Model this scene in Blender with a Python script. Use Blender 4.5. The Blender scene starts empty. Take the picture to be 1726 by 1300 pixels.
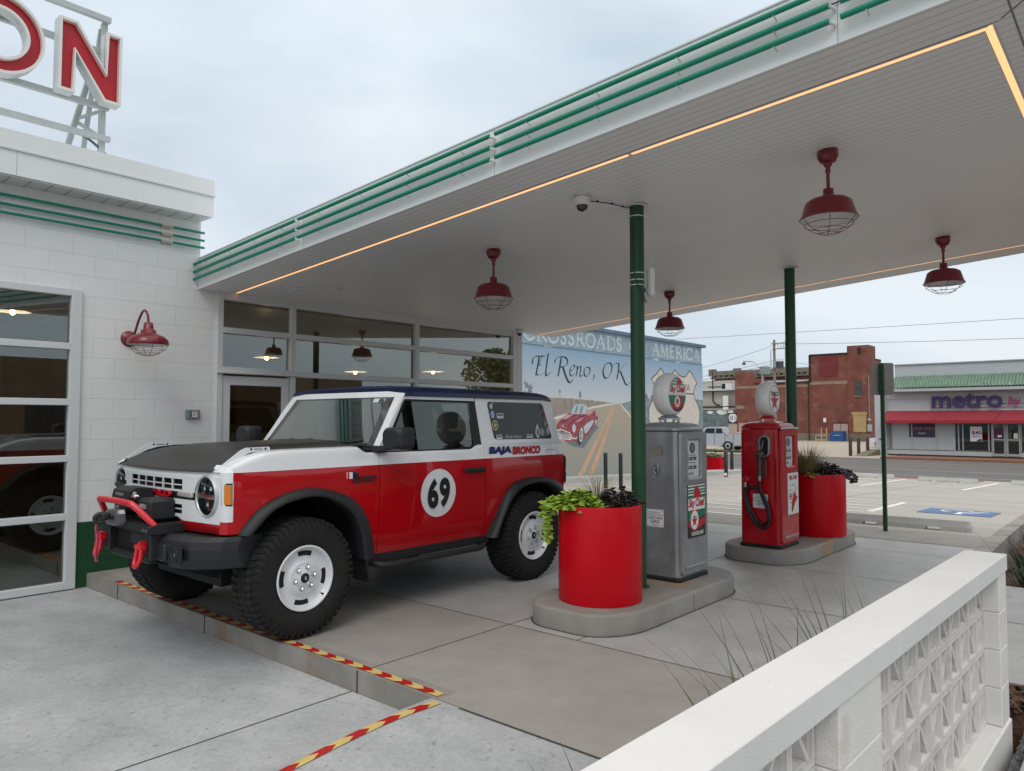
import bpy, math, random
from math import sin, cos, pi, radians, sqrt, atan2
from mathutils import Vector, Matrix
random.seed(7)
SC = bpy.context.scene
COL = SC.collection
# ---------------------------------------------------------------- camera
cam = bpy.data.cameras.new('camera'); camo = bpy.data.objects.new('camera', cam); COL.objects.link(camo)
cam.sensor_width = 36.0; cam.lens = 36.0 * 1250 / 1726; cam.clip_start = 0.05; cam.clip_end = 3000
camo.location = (0, 0, 1.59); camo.rotation_euler = (radians(92.6), 0, radians(41 - 90))
SC.camera = camo
# ---------------------------------------------------------------- sky and light
SUN_EL, SUN_AZ = radians(48), radians(215)          # azimuth measured from +X, anticlockwise
w = bpy.data.worlds.new('World'); SC.world = w; w.use_nodes = True
nt = w.node_tree; nt.nodes.clear(); N = nt.nodes.new; L = nt.links.new
out = N('ShaderNodeOutputWorld'); bg = N('ShaderNodeBackground'); bg.inputs['Strength'].default_value = 0.1
sky = N('ShaderNodeTexSky'); sky.sky_type = 'NISHITA'; sky.sun_disc = False
sky.sun_elevation = SUN_EL; sky.sun_rotation = radians(90) - SUN_AZ; sky.air_density = 1.0; sky.dust_density = 2.0
tc = N('ShaderNodeTexCoord'); sep = N('ShaderNodeSeparateXYZ'); L(tc.outputs['Generated'], sep.inputs[0])
mp = N('ShaderNodeMapping'); mp.inputs['Scale'].default_value = (1.0, 1.0, 2.6); L(tc.outputs['Generated'], mp.inputs[0])
nz = N('ShaderNodeTexNoise'); nz.inputs['Scale'].default_value = 1.9; nz.inputs['Detail'].default_value = 5; nz.inputs['Roughness'].default_value = 0.48
nz.inputs['Distortion'].default_value = 0.35
L(mp.outputs[0], nz.inputs['Vector'])
cr = N('ShaderNodeValToRGB'); cr.color_ramp.elements[0].position = 0.30; cr.color_ramp.elements[0].color = (0.415, 0.495, 0.565, 1)
cr.color_ramp.elements[1].position = 0.68; cr.color_ramp.elements[1].color = (0.68, 0.73, 0.775, 1)
e = cr.color_ramp.elements.new(0.5); e.color = (0.56, 0.63, 0.695, 1)
L(nz.outputs['Fac'], cr.inputs[0])
# zenith and the part of the sky behind the viewer are brighter
mz = N('ShaderNodeMapRange'); mz.inputs['From Min'].default_value = 0.35; mz.inputs['From Max'].default_value = 1.0
mz.inputs['To Min'].default_value = 10.0; mz.inputs['To Max'].default_value = 17.5; L(sep.outputs['Z'], mz.inputs['Value'])
mw = N('ShaderNodeMapRange'); mw.inputs['From Min'].default_value = 0.45; mw.inputs['From Max'].default_value = 0.75; L(sep.outputs['Z'], mw.inputs['Value'])
mn = N('ShaderNodeMix'); mn.data_type = 'RGBA'; L(mw.outputs[0], mn.inputs[0]); L(cr.outputs[0], mn.inputs['A']); mn.inputs['B'].default_value = (0.70, 0.675, 0.635, 1)
vs = N('ShaderNodeVectorMath'); vs.operation = 'SCALE'; L(mn.outputs['Result'], vs.inputs[0]); L(mz.outputs[0], vs.inputs['Scale'])
mx = N('ShaderNodeMix'); mx.data_type = 'RGBA'; mx.inputs[0].default_value = 0.93
L(sky.outputs[0], mx.inputs['A']); L(vs.outputs[0], mx.inputs['B']); L(mx.outputs['Result'], bg.inputs['Color']); L(bg.outputs[0], out.inputs[0])
sl = bpy.data.lights.new('sun', 'SUN'); sl.energy = 0.6; sl.angle = radians(25); sl.color = (1.0, 0.97, 0.93)
so = bpy.data.objects.new('sun', sl); COL.objects.link(so)
sd = Vector((cos(SUN_EL) * cos(SUN_AZ), cos(SUN_EL) * sin(SUN_AZ), sin(SUN_EL)))
so.rotation_euler = sd.to_track_quat('Z', 'Y').to_euler(); so.location = sd * 30
SC.view_settings.view_transform = 'Standard'; SC.view_settings.look = 'None'; SC.view_settings.exposure = 0.33; SC.view_settings.gamma = 1.0
SC.render.engine = 'CYCLES'
try:
    SC.cycles.max_bounces = 10; SC.cycles.transparent_max_bounces = 16; SC.cycles.glossy_bounces = 5; SC.cycles.use_denoising = True
except Exception: pass

# ---------------------------------------------------------------- materials
MATS = {}
def mat(name, col, rough=0.6, metal=0.0, coat=0.0, vary=0.0, vscale=4.0, bump=0.0, bscale=60.0, emis=None, estr=0.0, spec=0.5, col2=None, noise2=None, aniso=None, grit=None):
    if name in MATS: return MATS[name]
    m = bpy.data.materials.new(name); m.use_nodes = True; n = m.node_tree; b = n.nodes['Principled BSDF']
    c = tuple(col) + (1,)
    b.inputs['Base Color'].default_value = c; b.inputs['Roughness'].default_value = rough; b.inputs['Metallic'].default_value = metal
    b.inputs['Coat Weight'].default_value = coat; b.inputs['Coat Roughness'].default_value = 0.04; b.inputs['Specular IOR Level'].default_value = spec
    if emis: b.inputs['Emission Color'].default_value = tuple(emis) + (1,); b.inputs['Emission Strength'].default_value = estr
    g = n.nodes.new('ShaderNodeNewGeometry')
    if vary > 0 or col2:
        t = n.nodes.new('ShaderNodeTexNoise'); t.inputs['Scale'].default_value = vscale; t.inputs['Detail'].default_value = 6; t.inputs['Roughness'].default_value = 0.6
        if aniso:
            q = n.nodes.new('ShaderNodeMapping'); q.inputs['Scale'].default_value = aniso; n.links.new(g.outputs['Position'], q.inputs[0]); n.links.new(q.outputs[0], t.inputs['Vector'])
        else: n.links.new(g.outputs['Position'], t.inputs['Vector'])
        r = n.nodes.new('ShaderNodeValToRGB')
        c2 = tuple(col2) if col2 else tuple(min(1, x * (1 + vary)) for x in col)
        c1 = tuple(col) if col2 else tuple(x * (1 - vary) for x in col)
        r.color_ramp.elements[0].position = 0.32; r.color_ramp.elements[1].position = 0.68
        r.color_ramp.elements[0].color = c1 + (1,); r.color_ramp.elements[1].color = c2 + (1,)
        n.links.new(t.outputs['Fac'], r.inputs[0]); src = r.outputs[0]
        if grit:   # fine sand grain and broad tonal drift of cast concrete
            for sc_, am in ((grit[0], grit[1]), (0.55, grit[2])):
                tg = n.nodes.new('ShaderNodeTexNoise'); tg.inputs['Scale'].default_value = sc_; tg.inputs['Detail'].default_value = 8; tg.inputs['Roughness'].default_value = 0.75; n.links.new(g.outputs['Position'], tg.inputs['Vector'])
                rg = n.nodes.new('ShaderNodeMapRange'); rg.inputs['From Min'].default_value = 0.35; rg.inputs['From Max'].default_value = 0.65; rg.inputs['To Min'].default_value = 1 - am; rg.inputs['To Max'].default_value = 1 + am; n.links.new(tg.outputs['Fac'], rg.inputs['Value'])
                vg = n.nodes.new('ShaderNodeVectorMath'); vg.operation = 'SCALE'; n.links.new(src, vg.inputs[0]); n.links.new(rg.outputs[0], vg.inputs['Scale']); src = vg.outputs[0]
            # hairline cracks and smeared tyre marks
            vo = n.nodes.new('ShaderNodeTexVoronoi'); vo.feature = 'DISTANCE_TO_EDGE'; vo.inputs['Scale'].default_value = 0.55
            dn = n.nodes.new('ShaderNodeTexNoise'); dn.inputs['Scale'].default_value = 3.0; dn.inputs['Detail'].default_value = 6; n.links.new(g.outputs['Position'], dn.inputs['Vector'])
            av = n.nodes.new('ShaderNodeVectorMath'); av.operation = 'MULTIPLY_ADD'; n.links.new(dn.outputs['Color'], av.inputs[0]); av.inputs[1].default_value = (.5, .5, .5); n.links.new(g.outputs['Position'], av.inputs[2]); n.links.new(av.outputs[0], vo.inputs['Vector'])
            cm = n.nodes.new('ShaderNodeMapRange'); cm.inputs['From Min'].default_value = 0.0; cm.inputs['From Max'].default_value = 0.006; cm.inputs['To Min'].default_value = 1 - grit[3]; cm.inputs['To Max'].default_value = 1.0; n.links.new(vo.outputs['Distance'], cm.inputs['Value'])
            vg = n.nodes.new('ShaderNodeVectorMath'); vg.operation = 'SCALE'; n.links.new(src, vg.inputs[0]); n.links.new(cm.outputs[0], vg.inputs['Scale']); src = vg.outputs[0]
        if noise2:   # (scale, threshold, colour, amount) speckles or stains of their own
            t2 = n.nodes.new('ShaderNodeTexNoise'); t2.inputs['Scale'].default_value = noise2[0]; t2.inputs['Detail'].default_value = 3
            n.links.new(g.outputs['Position'], t2.inputs['Vector'])
            r2 = n.nodes.new('ShaderNodeMapRange'); r2.inputs['From Min'].default_value = noise2[1]; r2.inputs['From Max'].default_value = noise2[1] + 0.07
            r2.inputs['To Max'].default_value = noise2[3]
            n.links.new(t2.outputs['Fac'], r2.inputs['Value'])
            x = n.nodes.new('ShaderNodeMix'); x.data_type = 'RGBA'; n.links.new(r2.outputs[0], x.inputs[0]); n.links.new(src, x.inputs['A'])
            x.inputs['B'].default_value = tuple(noise2[2]) + (1,); src = x.outputs['Result']
        n.links.new(src, b.inputs['Base Color'])
    if bump > 0:
        t = n.nodes.new('ShaderNodeTexNoise'); t.inputs['Scale'].default_value = bscale; t.inputs['Detail'].default_value = 4
        n.links.new(g.outputs['Position'], t.inputs['Vector'])
        u = n.nodes.new('ShaderNodeBump'); u.inputs['Strength'].default_value = bump; u.inputs['Distance'].default_value = 0.01
        n.links.new(t.outputs['Fac'], u.inputs['Height']); n.links.new(u.outputs[0], b.inputs['Normal'])
    MATS[name] = m; return m
def glass(name, tint, refl=1.0, rough=0.0, ior=1.52, body=None, bodyfac=0.0):
    """thin pane: tinted see-through film plus mirror reflection that grows at grazing angles"""
    if name in MATS: return MATS[name]
    m = bpy.data.materials.new(name); m.use_nodes = True; n = m.node_tree; n.nodes.clear()
    o = n.nodes.new('ShaderNodeOutputMaterial'); tr = n.nodes.new('ShaderNodeBsdfTransparent'); tr.inputs[0].default_value = tuple(tint) + (1,)
    gl = n.nodes.new('ShaderNodeBsdfGlossy'); gl.inputs['Roughness'].default_value = rough; gl.inputs['Color'].default_value = (0.92, 1.0, 0.97, 1)
    fr = n.nodes.new('ShaderNodeFresnel'); fr.inputs['IOR'].default_value = ior
    mu = n.nodes.new('ShaderNodeMath'); mu.operation = 'MULTIPLY'; mu.use_clamp = True; mu.inputs[1].default_value = refl; n.links.new(fr.outputs[0], mu.inputs[0])
    s = n.nodes.new('ShaderNodeMixShader'); n.links.new(mu.outputs[0], s.inputs[0]); n.links.new(tr.outputs[0], s.inputs[1]); n.links.new(gl.outputs[0], s.inputs[2])
    n.links.new(s.outputs[0], o.inputs[0]); MATS[name] = m; return m
def pattern(name, kind, base, **k):
    """painted block, brick, plank, tile materials laid out in real-world metres"""
    if name in MATS: return MATS[name]
    m = mat(name, base, k.get('rough', 0.7)); n = m.node_tree; b = n.nodes['Principled BSDF']; nn = n.nodes.new; ll = n.links.new
    g = nn('ShaderNodeNewGeometry'); sp = nn('ShaderNodeSeparateXYZ'); ll(g.outputs['Position'], sp.inputs[0]); cb = nn('ShaderNodeCombineXYZ')
    ax = k.get('axes', 'XZ'); ad = nn('ShaderNodeMath'); ad.operation = 'ADD'
    if len(ax) == 3:  # horizontal coordinate = X + Y so that both faces of a corner get joints
        ll(sp.outputs['X'], ad.inputs[0]); ll(sp.outputs['Y'], ad.inputs[1]); ll(ad.outputs[0], cb.inputs[0]); ll(sp.outputs['Z'], cb.inputs[1])
    else: ll(sp.outputs[ax[0]], cb.inputs[0]); ll(sp.outputs[ax[1]], cb.inputs[1])
    mpn = nn('ShaderNodeMapping'); mpn.inputs['Location'].default_value = k.get('loc', (0, 0, 0)); ll(cb.outputs[0], mpn.inputs[0])
    br = nn('ShaderNodeTexBrick'); br.inputs['Scale'].default_value = 1.0; br.inputs['Brick Width'].default_value = k['bw']; br.inputs['Row Height'].default_value = k['bh']
    br.inputs['Mortar Size'].default_value = k['ms']; br.inputs['Mortar Smooth'].default_value = k.get('smooth', 0.4); br.offset = k.get('offset', 0.5)
    br.inputs['Color1'].default_value = tuple(base) + (1,); br.inputs['Color2'].default_value = tuple(k.get('base2', base)) + (1,); br.inputs['Mortar'].default_value = tuple(k.get('mortar', base)) + (1,)
    br.inputs['Bias'].default_value = k.get('bias', 0.0); ll(mpn.outputs[0], br.inputs['Vector'])
    t = nn('ShaderNodeTexNoise'); t.inputs['Scale'].default_value = k.get('ns', 3.0); t.inputs['Detail'].default_value = 7; t.inputs['Roughness'].default_value = 0.65; ll(g.outputs['Position'], t.inputs['Vector'])
    r = nn('ShaderNodeMapRange'); r.inputs['From Min'].default_value = 0.3; r.inputs['From Max'].default_value = 0.7; v = k.get('vary', 0.08)
    r.inputs['To Min'].default_value = 1 - v; r.inputs['To Max'].default_value = 1 + v; ll(t.outputs['Fac'], r.inputs['Value'])
    s = nn('ShaderNodeVectorMath'); s.operation = 'SCALE'; ll(br.outputs['Color'], s.inputs[0]); ll(r.outputs[0], s.inputs['Scale']); src = s.outputs[0]
    if 'wear' in k:
        t2 = nn('ShaderNodeTexNoise'); t2.inputs['Scale'].default_value = k['wear'][0]; t2.inputs['Detail'].default_value = 8; t2.inputs['Roughness'].default_value = 0.7; ll(g.outputs['Position'], t2.inputs['Vector'])
        r2 = nn('ShaderNodeMapRange'); r2.inputs['From Min'].default_value = k['wear'][1]; r2.inputs['From Max'].default_value = k['wear'][1] + 0.1; r2.inputs['To Max'].default_value = k['wear'][3]; ll(t2.outputs['Fac'], r2.inputs['Value'])
        x = nn('ShaderNodeMix'); x.data_type = 'RGBA'; ll(r2.outputs[0], x.inputs[0]); ll(src, x.inputs['A']); x.inputs['B'].default_value = tuple(k['wear'][2]) + (1,); src = x.outputs['Result']
    ll(src, b.inputs['Base Color'])
    inv = nn('ShaderNodeMath'); inv.operation = 'SUBTRACT'; inv.inputs[0].default_value = 1.0; ll(br.outputs['Fac'], inv.inputs[1])
    t3 = nn('ShaderNodeTexNoise'); t3.inputs['Scale'].default_value = k.get('fs', 45); t3.inputs['Detail'].default_value = 4; ll(g.outputs['Position'], t3.inputs['Vector'])
    ma = nn('ShaderNodeMath'); ma.operation = 'MULTIPLY_ADD'; ll(t3.outputs['Fac'], ma.inputs[0]); ma.inputs[1].default_value = k.get('fine', 0.25); ll(inv.outputs[0], ma.inputs[2])
    u = nn('ShaderNodeBump'); u.inputs['Strength'].default_value = k.get('bs', 0.6); u.inputs['Distance'].default_value = k.get('bd', 0.006); ll(ma.outputs[0], u.inputs['Height']); ll(u.outputs[0], b.inputs['Normal'])
    return m

white_metal = mat('white_painted_metal', (0.74, 0.76, 0.765), 0.42, vary=0.02, vscale=1.5)
white_frame = mat('white_window_frame', (0.60, 0.62, 0.63), 0.4)
cmu = pattern('painted_block', 'brick', (0.74, 0.75, 0.745), axes='XZ', bw=0.43, bh=0.2135, ms=0.0045, smooth=0.5, mortar=(0.70, 0.71, 0.705), vary=0.035, ns=1.4, bs=0.6, bd=0.005, fine=0.5, fs=26, loc=(0.04, 0.12, 0), rough=0.55)
green_cmu = pattern('green_painted_block', 'brick', (0.008, 0.060, 0.022), axes='XZ', bw=0.43, bh=0.2135, ms=0.0045, mortar=(0.010, 0.065, 0.026), vary=0.1, bs=0.75, bd=0.006, fine=0.3, fs=30, loc=(0.04, 0.12, 0), rough=0.45)
neon_green = mat('green_glass_tube', (0.006, 0.235, 0.145), 0.35, coat=0.15, spec=.3)
red_gloss = mat('red_vehicle_paint', (0.43, 0.0004, 0.005), 0.32, coat=0.9, spec=0.2)
white_gloss = mat('white_vehicle_paint', (0.72, 0.745, 0.77), 0.3, coat=0.8)
navy_gloss = mat('navy_vehicle_paint', (0.004, 0.011, 0.055), 0.35, coat=0.3, spec=.3)
black_vinyl = mat('matte_black_hood_wrap', (0.013, 0.013, 0.013), 0.40, bump=0.02, bscale=300)
black_plastic = mat('black_moulded_plastic', (0.013, 0.014, 0.017), 0.55, bump=0.08, bscale=500)
black = mat('flat_black', (0.006, 0.006, 0.007), 0.7)
rubber = mat('tyre_rubber', (0.0095, 0.009, 0.0085), 0.8, vary=0.35, vscale=14, bump=0.1, bscale=160)
dark_red = mat('dark_red_lamp_enamel', (0.165, 0.004, 0.013), 0.33, coat=0.3)
white_enamel = mat('white_enamel', (0.72, 0.74, 0.74), 0.35)
red_planter = mat('red_painted_planter', (0.53, 0.0007, 0.008), 0.42, coat=0.08, spec=0.2, vary=0.05, vscale=3, bump=0.015, bscale=7)
pump_red = mat('red_pump_enamel', (0.43, 0.001, 0.008), 0.28, coat=0.5, spec=0.25, vary=0.05, vscale=5)
pump_silver = mat('silver_pump_paint', (0.29, 0.31, 0.325), 0.33, metal=0.5, coat=0.25, vary=0.16, vscale=5, bump=0.05, bscale=25)
chrome = mat('chrome', (0.75, 0.76, 0.78), 0.12, metal=1.0)
steel = mat('brushed_steel', (0.42, 0.43, 0.45), 0.35, metal=0.9)
green_paint = mat('dark_green_post_paint', (0.008, 0.060, 0.020), 0.42, vary=0.12, vscale=8)
red_clear = mat('red_lamp_lens', (0.30, 0.002, 0.006), 0.12, coat=1.0)
bright_red = mat('bright_red_powder_coat', (0.62, 0.006, 0.018), 0.3, coat=0.5)
off_white = mat('off_white_paint', (0.75, 0.74, 0.70), 0.5)
sign_white = mat('sign_white', (0.78, 0.79, 0.78), 0.4)
sign_red = mat('sign_red', (0.50, 0.006, 0.016), 0.35)
sign_green = mat('sign_green', (0.004, 0.17, 0.085), 0.35)
sign_black = mat('sign_black', (0.012, 0.012, 0.014), 0.4)
navy_ink = mat('navy_decal', (0.01, 0.02, 0.14), 0.3)
led = mat('warm_light_strip', (0.9, 0.55, 0.3), 0.5, emis=(1.0, 0.50, 0.22), estr=0.95)
bulb = mat('warm_bulb', (1, 0.8, 0.5), 0.5, emis=(1.0, 0.62, 0.25), estr=7)

# ---------------------------------------------------------------- mesh helpers
POS = {}
class MB:
    def __init__(s): s.v = []; s.f = []; s.m = []; s.mats = []; s.T = None; s.sm = []
    def mi(s, m):
        if m not in s.mats: s.mats.append(m)
        return s.mats.index(m)
    def add(s, vs, fs, m, smooth=False):
        o = len(s.v)
        if s.T is not None: vs = [s.T @ Vector(p) for p in vs]
        s.v += [tuple(p) for p in vs]; i = s.mi(m)
        for f in fs: s.f.append(tuple(a + o for a in f)); s.m.append(i); s.sm.append(smooth)
        return s
    def box(s, x0, x1, y0, y1, z0, z1, m):
        vs = [(x0, y0, z0), (x1, y0, z0), (x1, y1, z0), (x0, y1, z0), (x0, y0, z1), (x1, y0, z1), (x1, y1, z1), (x0, y1, z1)]
        return s.add(vs, [(3, 2, 1, 0), (4, 5, 6, 7), (0, 1, 5, 4), (1, 2, 6, 5), (2, 3, 7, 6), (3, 0, 4, 7)], m)
    def rbox(s, x0, x1, y0, y1, z0, z1, m, r=0.01):
        """box with chamfered edges"""
        pts = []; r = min(r, (x1 - x0) / 2.01, (y1 - y0) / 2.01, (z1 - z0) / 2.01)
        secs = [(z0, r), (z0 + r, 0), (z1 - r, 0), (z1, r)]
        for z, i in secs:
            a, b, c, d = x0 + i, x1 - i, y0 + i, y1 - i; k = r if i == 0 else r * .4
            pts.append([(a + k, c, z), (b - k, c, z), (b, c + k, z), (b, d - k, z), (b - k, d, z), (a + k, d, z), (a, d - k, z), (a, c + k, z)])
        return s.loft(pts, m, caps=True)
    def quad(s, a, b, c, d, m): return s.add([a, b, c, d], [(0, 1, 2, 3)], m)
    def loft(s, rings, m, caps=False, closed=True, smooth=False):
        n = len(rings[0]); vs = [p for r in rings for p in r]; fs = []
        for i in range(len(rings) - 1):
            for j in range(n if closed else n - 1):
                k = (j + 1) % n; fs.append((i * n + j, i * n + k, (i + 1) * n + k, (i + 1) * n + j))
        if caps: fs.append(tuple(range(n - 1, -1, -1))); fs.append(tuple((len(rings) - 1) * n + j for j in range(n)))
        return s.add(vs, fs, m, smooth)
    def grid(s, rows, m, smooth=True): return s.loft(rows, m, closed=False, smooth=smooth)
    def ring(s, c, ax, r, n=16, up=None, ph=0.0):
        ax = Vector(ax).normalized(); u = ax.orthogonal().normalized() if up is None else Vector(up).normalized(); v = ax.cross(u); c = Vector(c)
        return [tuple(c + (u * cos(2 * pi * i / n + ph) + v * sin(2 * pi * i / n + ph)) * r) for i in range(n)]
    def cyl(s, a, b, r, m, r2=None, n=16, caps=True, smooth=True):
        a, b = Vector(a), Vector(b); d = b - a
        A = s.ring(a, d, r, n); B = s.ring(b, d, r if r2 is None else r2, n)
        s.loft([A, B], m, smooth=smooth)
        if caps: s.add(A, [tuple(range(n - 1, -1, -1))], m); s.add(B, [tuple(range(n))], m)
        return s
    def tube(s, path, r, m, n=10, caps=True):
        P = [Vector(p) for p in path]; rings = []; u = None
        for i, p in enumerate(P):
            d = (P[min(i + 1, len(P) - 1)] - P[max(i - 1, 0)]).normalized()
            u = d.orthogonal().normalized() if u is None else (u - d * u.dot(d)).normalized()
            v = d.cross(u); rr = r[i] if isinstance(r, (list, tuple)) else r
            rings.append([tuple(p + (u * cos(2 * pi * j / n) + v * sin(2 * pi * j / n)) * rr) for j in range(n)])
        s.loft(rings, m, smooth=True)
        if caps: s.add(rings[0], [tuple(range(n - 1, -1, -1))], m); s.add(rings[-1], [tuple(range(n))], m)
        return s
    def lathe(s, c, prof, m, axis=(0, 0, 1), n=28, smooth=True, cap=False):
        """prof: list of (radius, height along axis)"""
        c = Vector(c); ax = Vector(axis).normalized()
        rings = [s.ring(c + ax * h, ax, max(r, 1e-4), n) for r, h in prof]
        s.loft(rings, m, smooth=smooth)
        if cap: s.add(rings[0], [tuple(range(n - 1, -1, -1))], m); s.add(rings[-1], [tuple(range(n))], m)
        return s
    def prism(s, poly, a, b, m, ax='y'):
        """poly in the two other axes, extruded from a to b along ax"""
        f = {'y': lambda p, t: (p[0], t, p[1]), 'x': lambda p, t: (t, p[0], p[1]), 'z': lambda p, t: (p[0], p[1], t)}[ax]
        n = len(poly); vs = [f(p, a) for p in poly] + [f(p, b) for p in poly]
        fs = [tuple(range(n)), tuple(range(2 * n - 1, n - 1, -1))] + [(j, (j + 1) % n, n + (j + 1) % n, n + j) for j in range(n)]
        return s.add(vs, fs, m)
def rootpos(p): return POS.get(p.name, Vector((0, 0, 0))) if p else None
def build(name, mb, parent=None, loc=None, bevel=0, sharp=None, local=False):
    """link the collected faces as ONE mesh object; vertices are given in world metres unless local"""
    off = rootpos(parent) if parent else Vector(loc or (0, 0, 0))
    if local: off = Vector((0, 0, 0))
    me = bpy.data.meshes.new(name); me.from_pydata([tuple(Vector(p) - off) for p in mb.v], [], mb.f)
    for m in mb.mats: me.materials.append(m)
    me.polygons.foreach_set('material_index', mb.m); me.polygons.foreach_set('use_smooth', mb.sm)
    me.update(); me.validate()
    o = bpy.data.objects.new(name, me); COL.objects.link(o)
    if parent: o.parent = parent; POS[o.name] = rootpos(parent) if not local else POS.get(parent.name, Vector((0, 0, 0)))
    else: o.location = loc or (0, 0, 0); POS[o.name] = Vector(loc or (0, 0, 0))
    if bevel:
        bm = o.modifiers.new('bevel', 'BEVEL'); bm.width = bevel; bm.segments = 2; bm.limit_method = 'ANGLE'; bm.angle_limit = radians(40)
    return o
def tag(o, label=None, cat=None, group=None, kind=None):
    if label: o['label'] = label
    if cat: o['category'] = cat
    if group: o['group'] = group
    if kind: o['kind'] = kind
    return o
def thing(name, label, cat, loc, group=None, rz=0):
    o = bpy.data.objects.new(name, None); COL.objects.link(o); o.location = loc; o.rotation_euler = (0, 0, rz); o.empty_display_size = 0.1
    POS[o.name] = Vector(loc); return tag(o, label, cat, group)
def dup(root, loc, rz=None, label=None, group=None):
    r = root.copy(); COL.objects.link(r); r.location = loc
    if rz is not None: r.rotation_euler = (0, 0, rz)
    if label: r['label'] = label
    if group: r['group'] = group
    kids = [o for o in COL.objects if o.parent == root]
    for ch in kids:
        c = ch.copy(); COL.objects.link(c); c.parent = r
        for g in [o for o in COL.objects if o.parent == ch]:
            d = g.copy(); COL.objects.link(d); d.parent = c
    return r
_tc = {}
def text(mb, s, size, o, ux, uz, m, sx=1.0, offset=0.0, shear=0.0, align='CENTER', depth=0.0, space=1.0, fit=None):
    """lettering as mesh faces on the plane spanned by ux (reading direction) and uz (up)"""
    key = (s, offset, shear, align, space)
    if key not in _tc:
        c = bpy.data.curves.new('t', 'FONT'); c.body = s; c.size = 1.0; c.offset = offset; c.shear = shear; c.align_x = align; c.align_y = 'CENTER'; c.space_character = space; c.resolution_u = 4
        ob = bpy.data.objects.new('t', c); COL.objects.link(ob); dg = bpy.context.evaluated_depsgraph_get(); me = ob.evaluated_get(dg).to_mesh()
        _tc[key] = ([tuple(v.co) for v in me.vertices], [tuple(p.vertices) for p in me.polygons])
        ob.evaluated_get(dg).to_mesh_clear(); bpy.data.objects.remove(ob); bpy.data.curves.remove(c)
    vs, fs = _tc[key]; o = Vector(o); ux = Vector(ux).normalized(); uz = Vector(uz).normalized(); nn = ux.cross(uz)
    if fit:
        xa, xb = min(v[0] for v in vs), max(v[0] for v in vs); ya, yb = min(v[1] for v in vs), max(v[1] for v in vs)
        P = [o + ux * ((v[0] - (xa + xb) / 2) * fit[0] / (xb - xa)) + uz * ((v[1] - (ya + yb) / 2) * fit[1] / (yb - ya)) for v in vs]
    else: P = [o + ux * (v[0] * size * sx) + uz * (v[1] * size) for v in vs]
    if depth <= 0: mb.add(P, fs, m)
    else:
        mb.add([p + nn * depth for p in P], fs, m)
        from collections import Counter
        ec = Counter(); 
        for f in fs:
            for i in range(len(f)): ec[(f[i], f[(i + 1) % len(f)])] += 1
        for (a, b) in list(ec):
            if (b, a) not in ec: mb.add([P[a], P[b], P[b] + nn * depth, P[a] + nn * depth], [(0, 1, 2, 3)], m)
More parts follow.
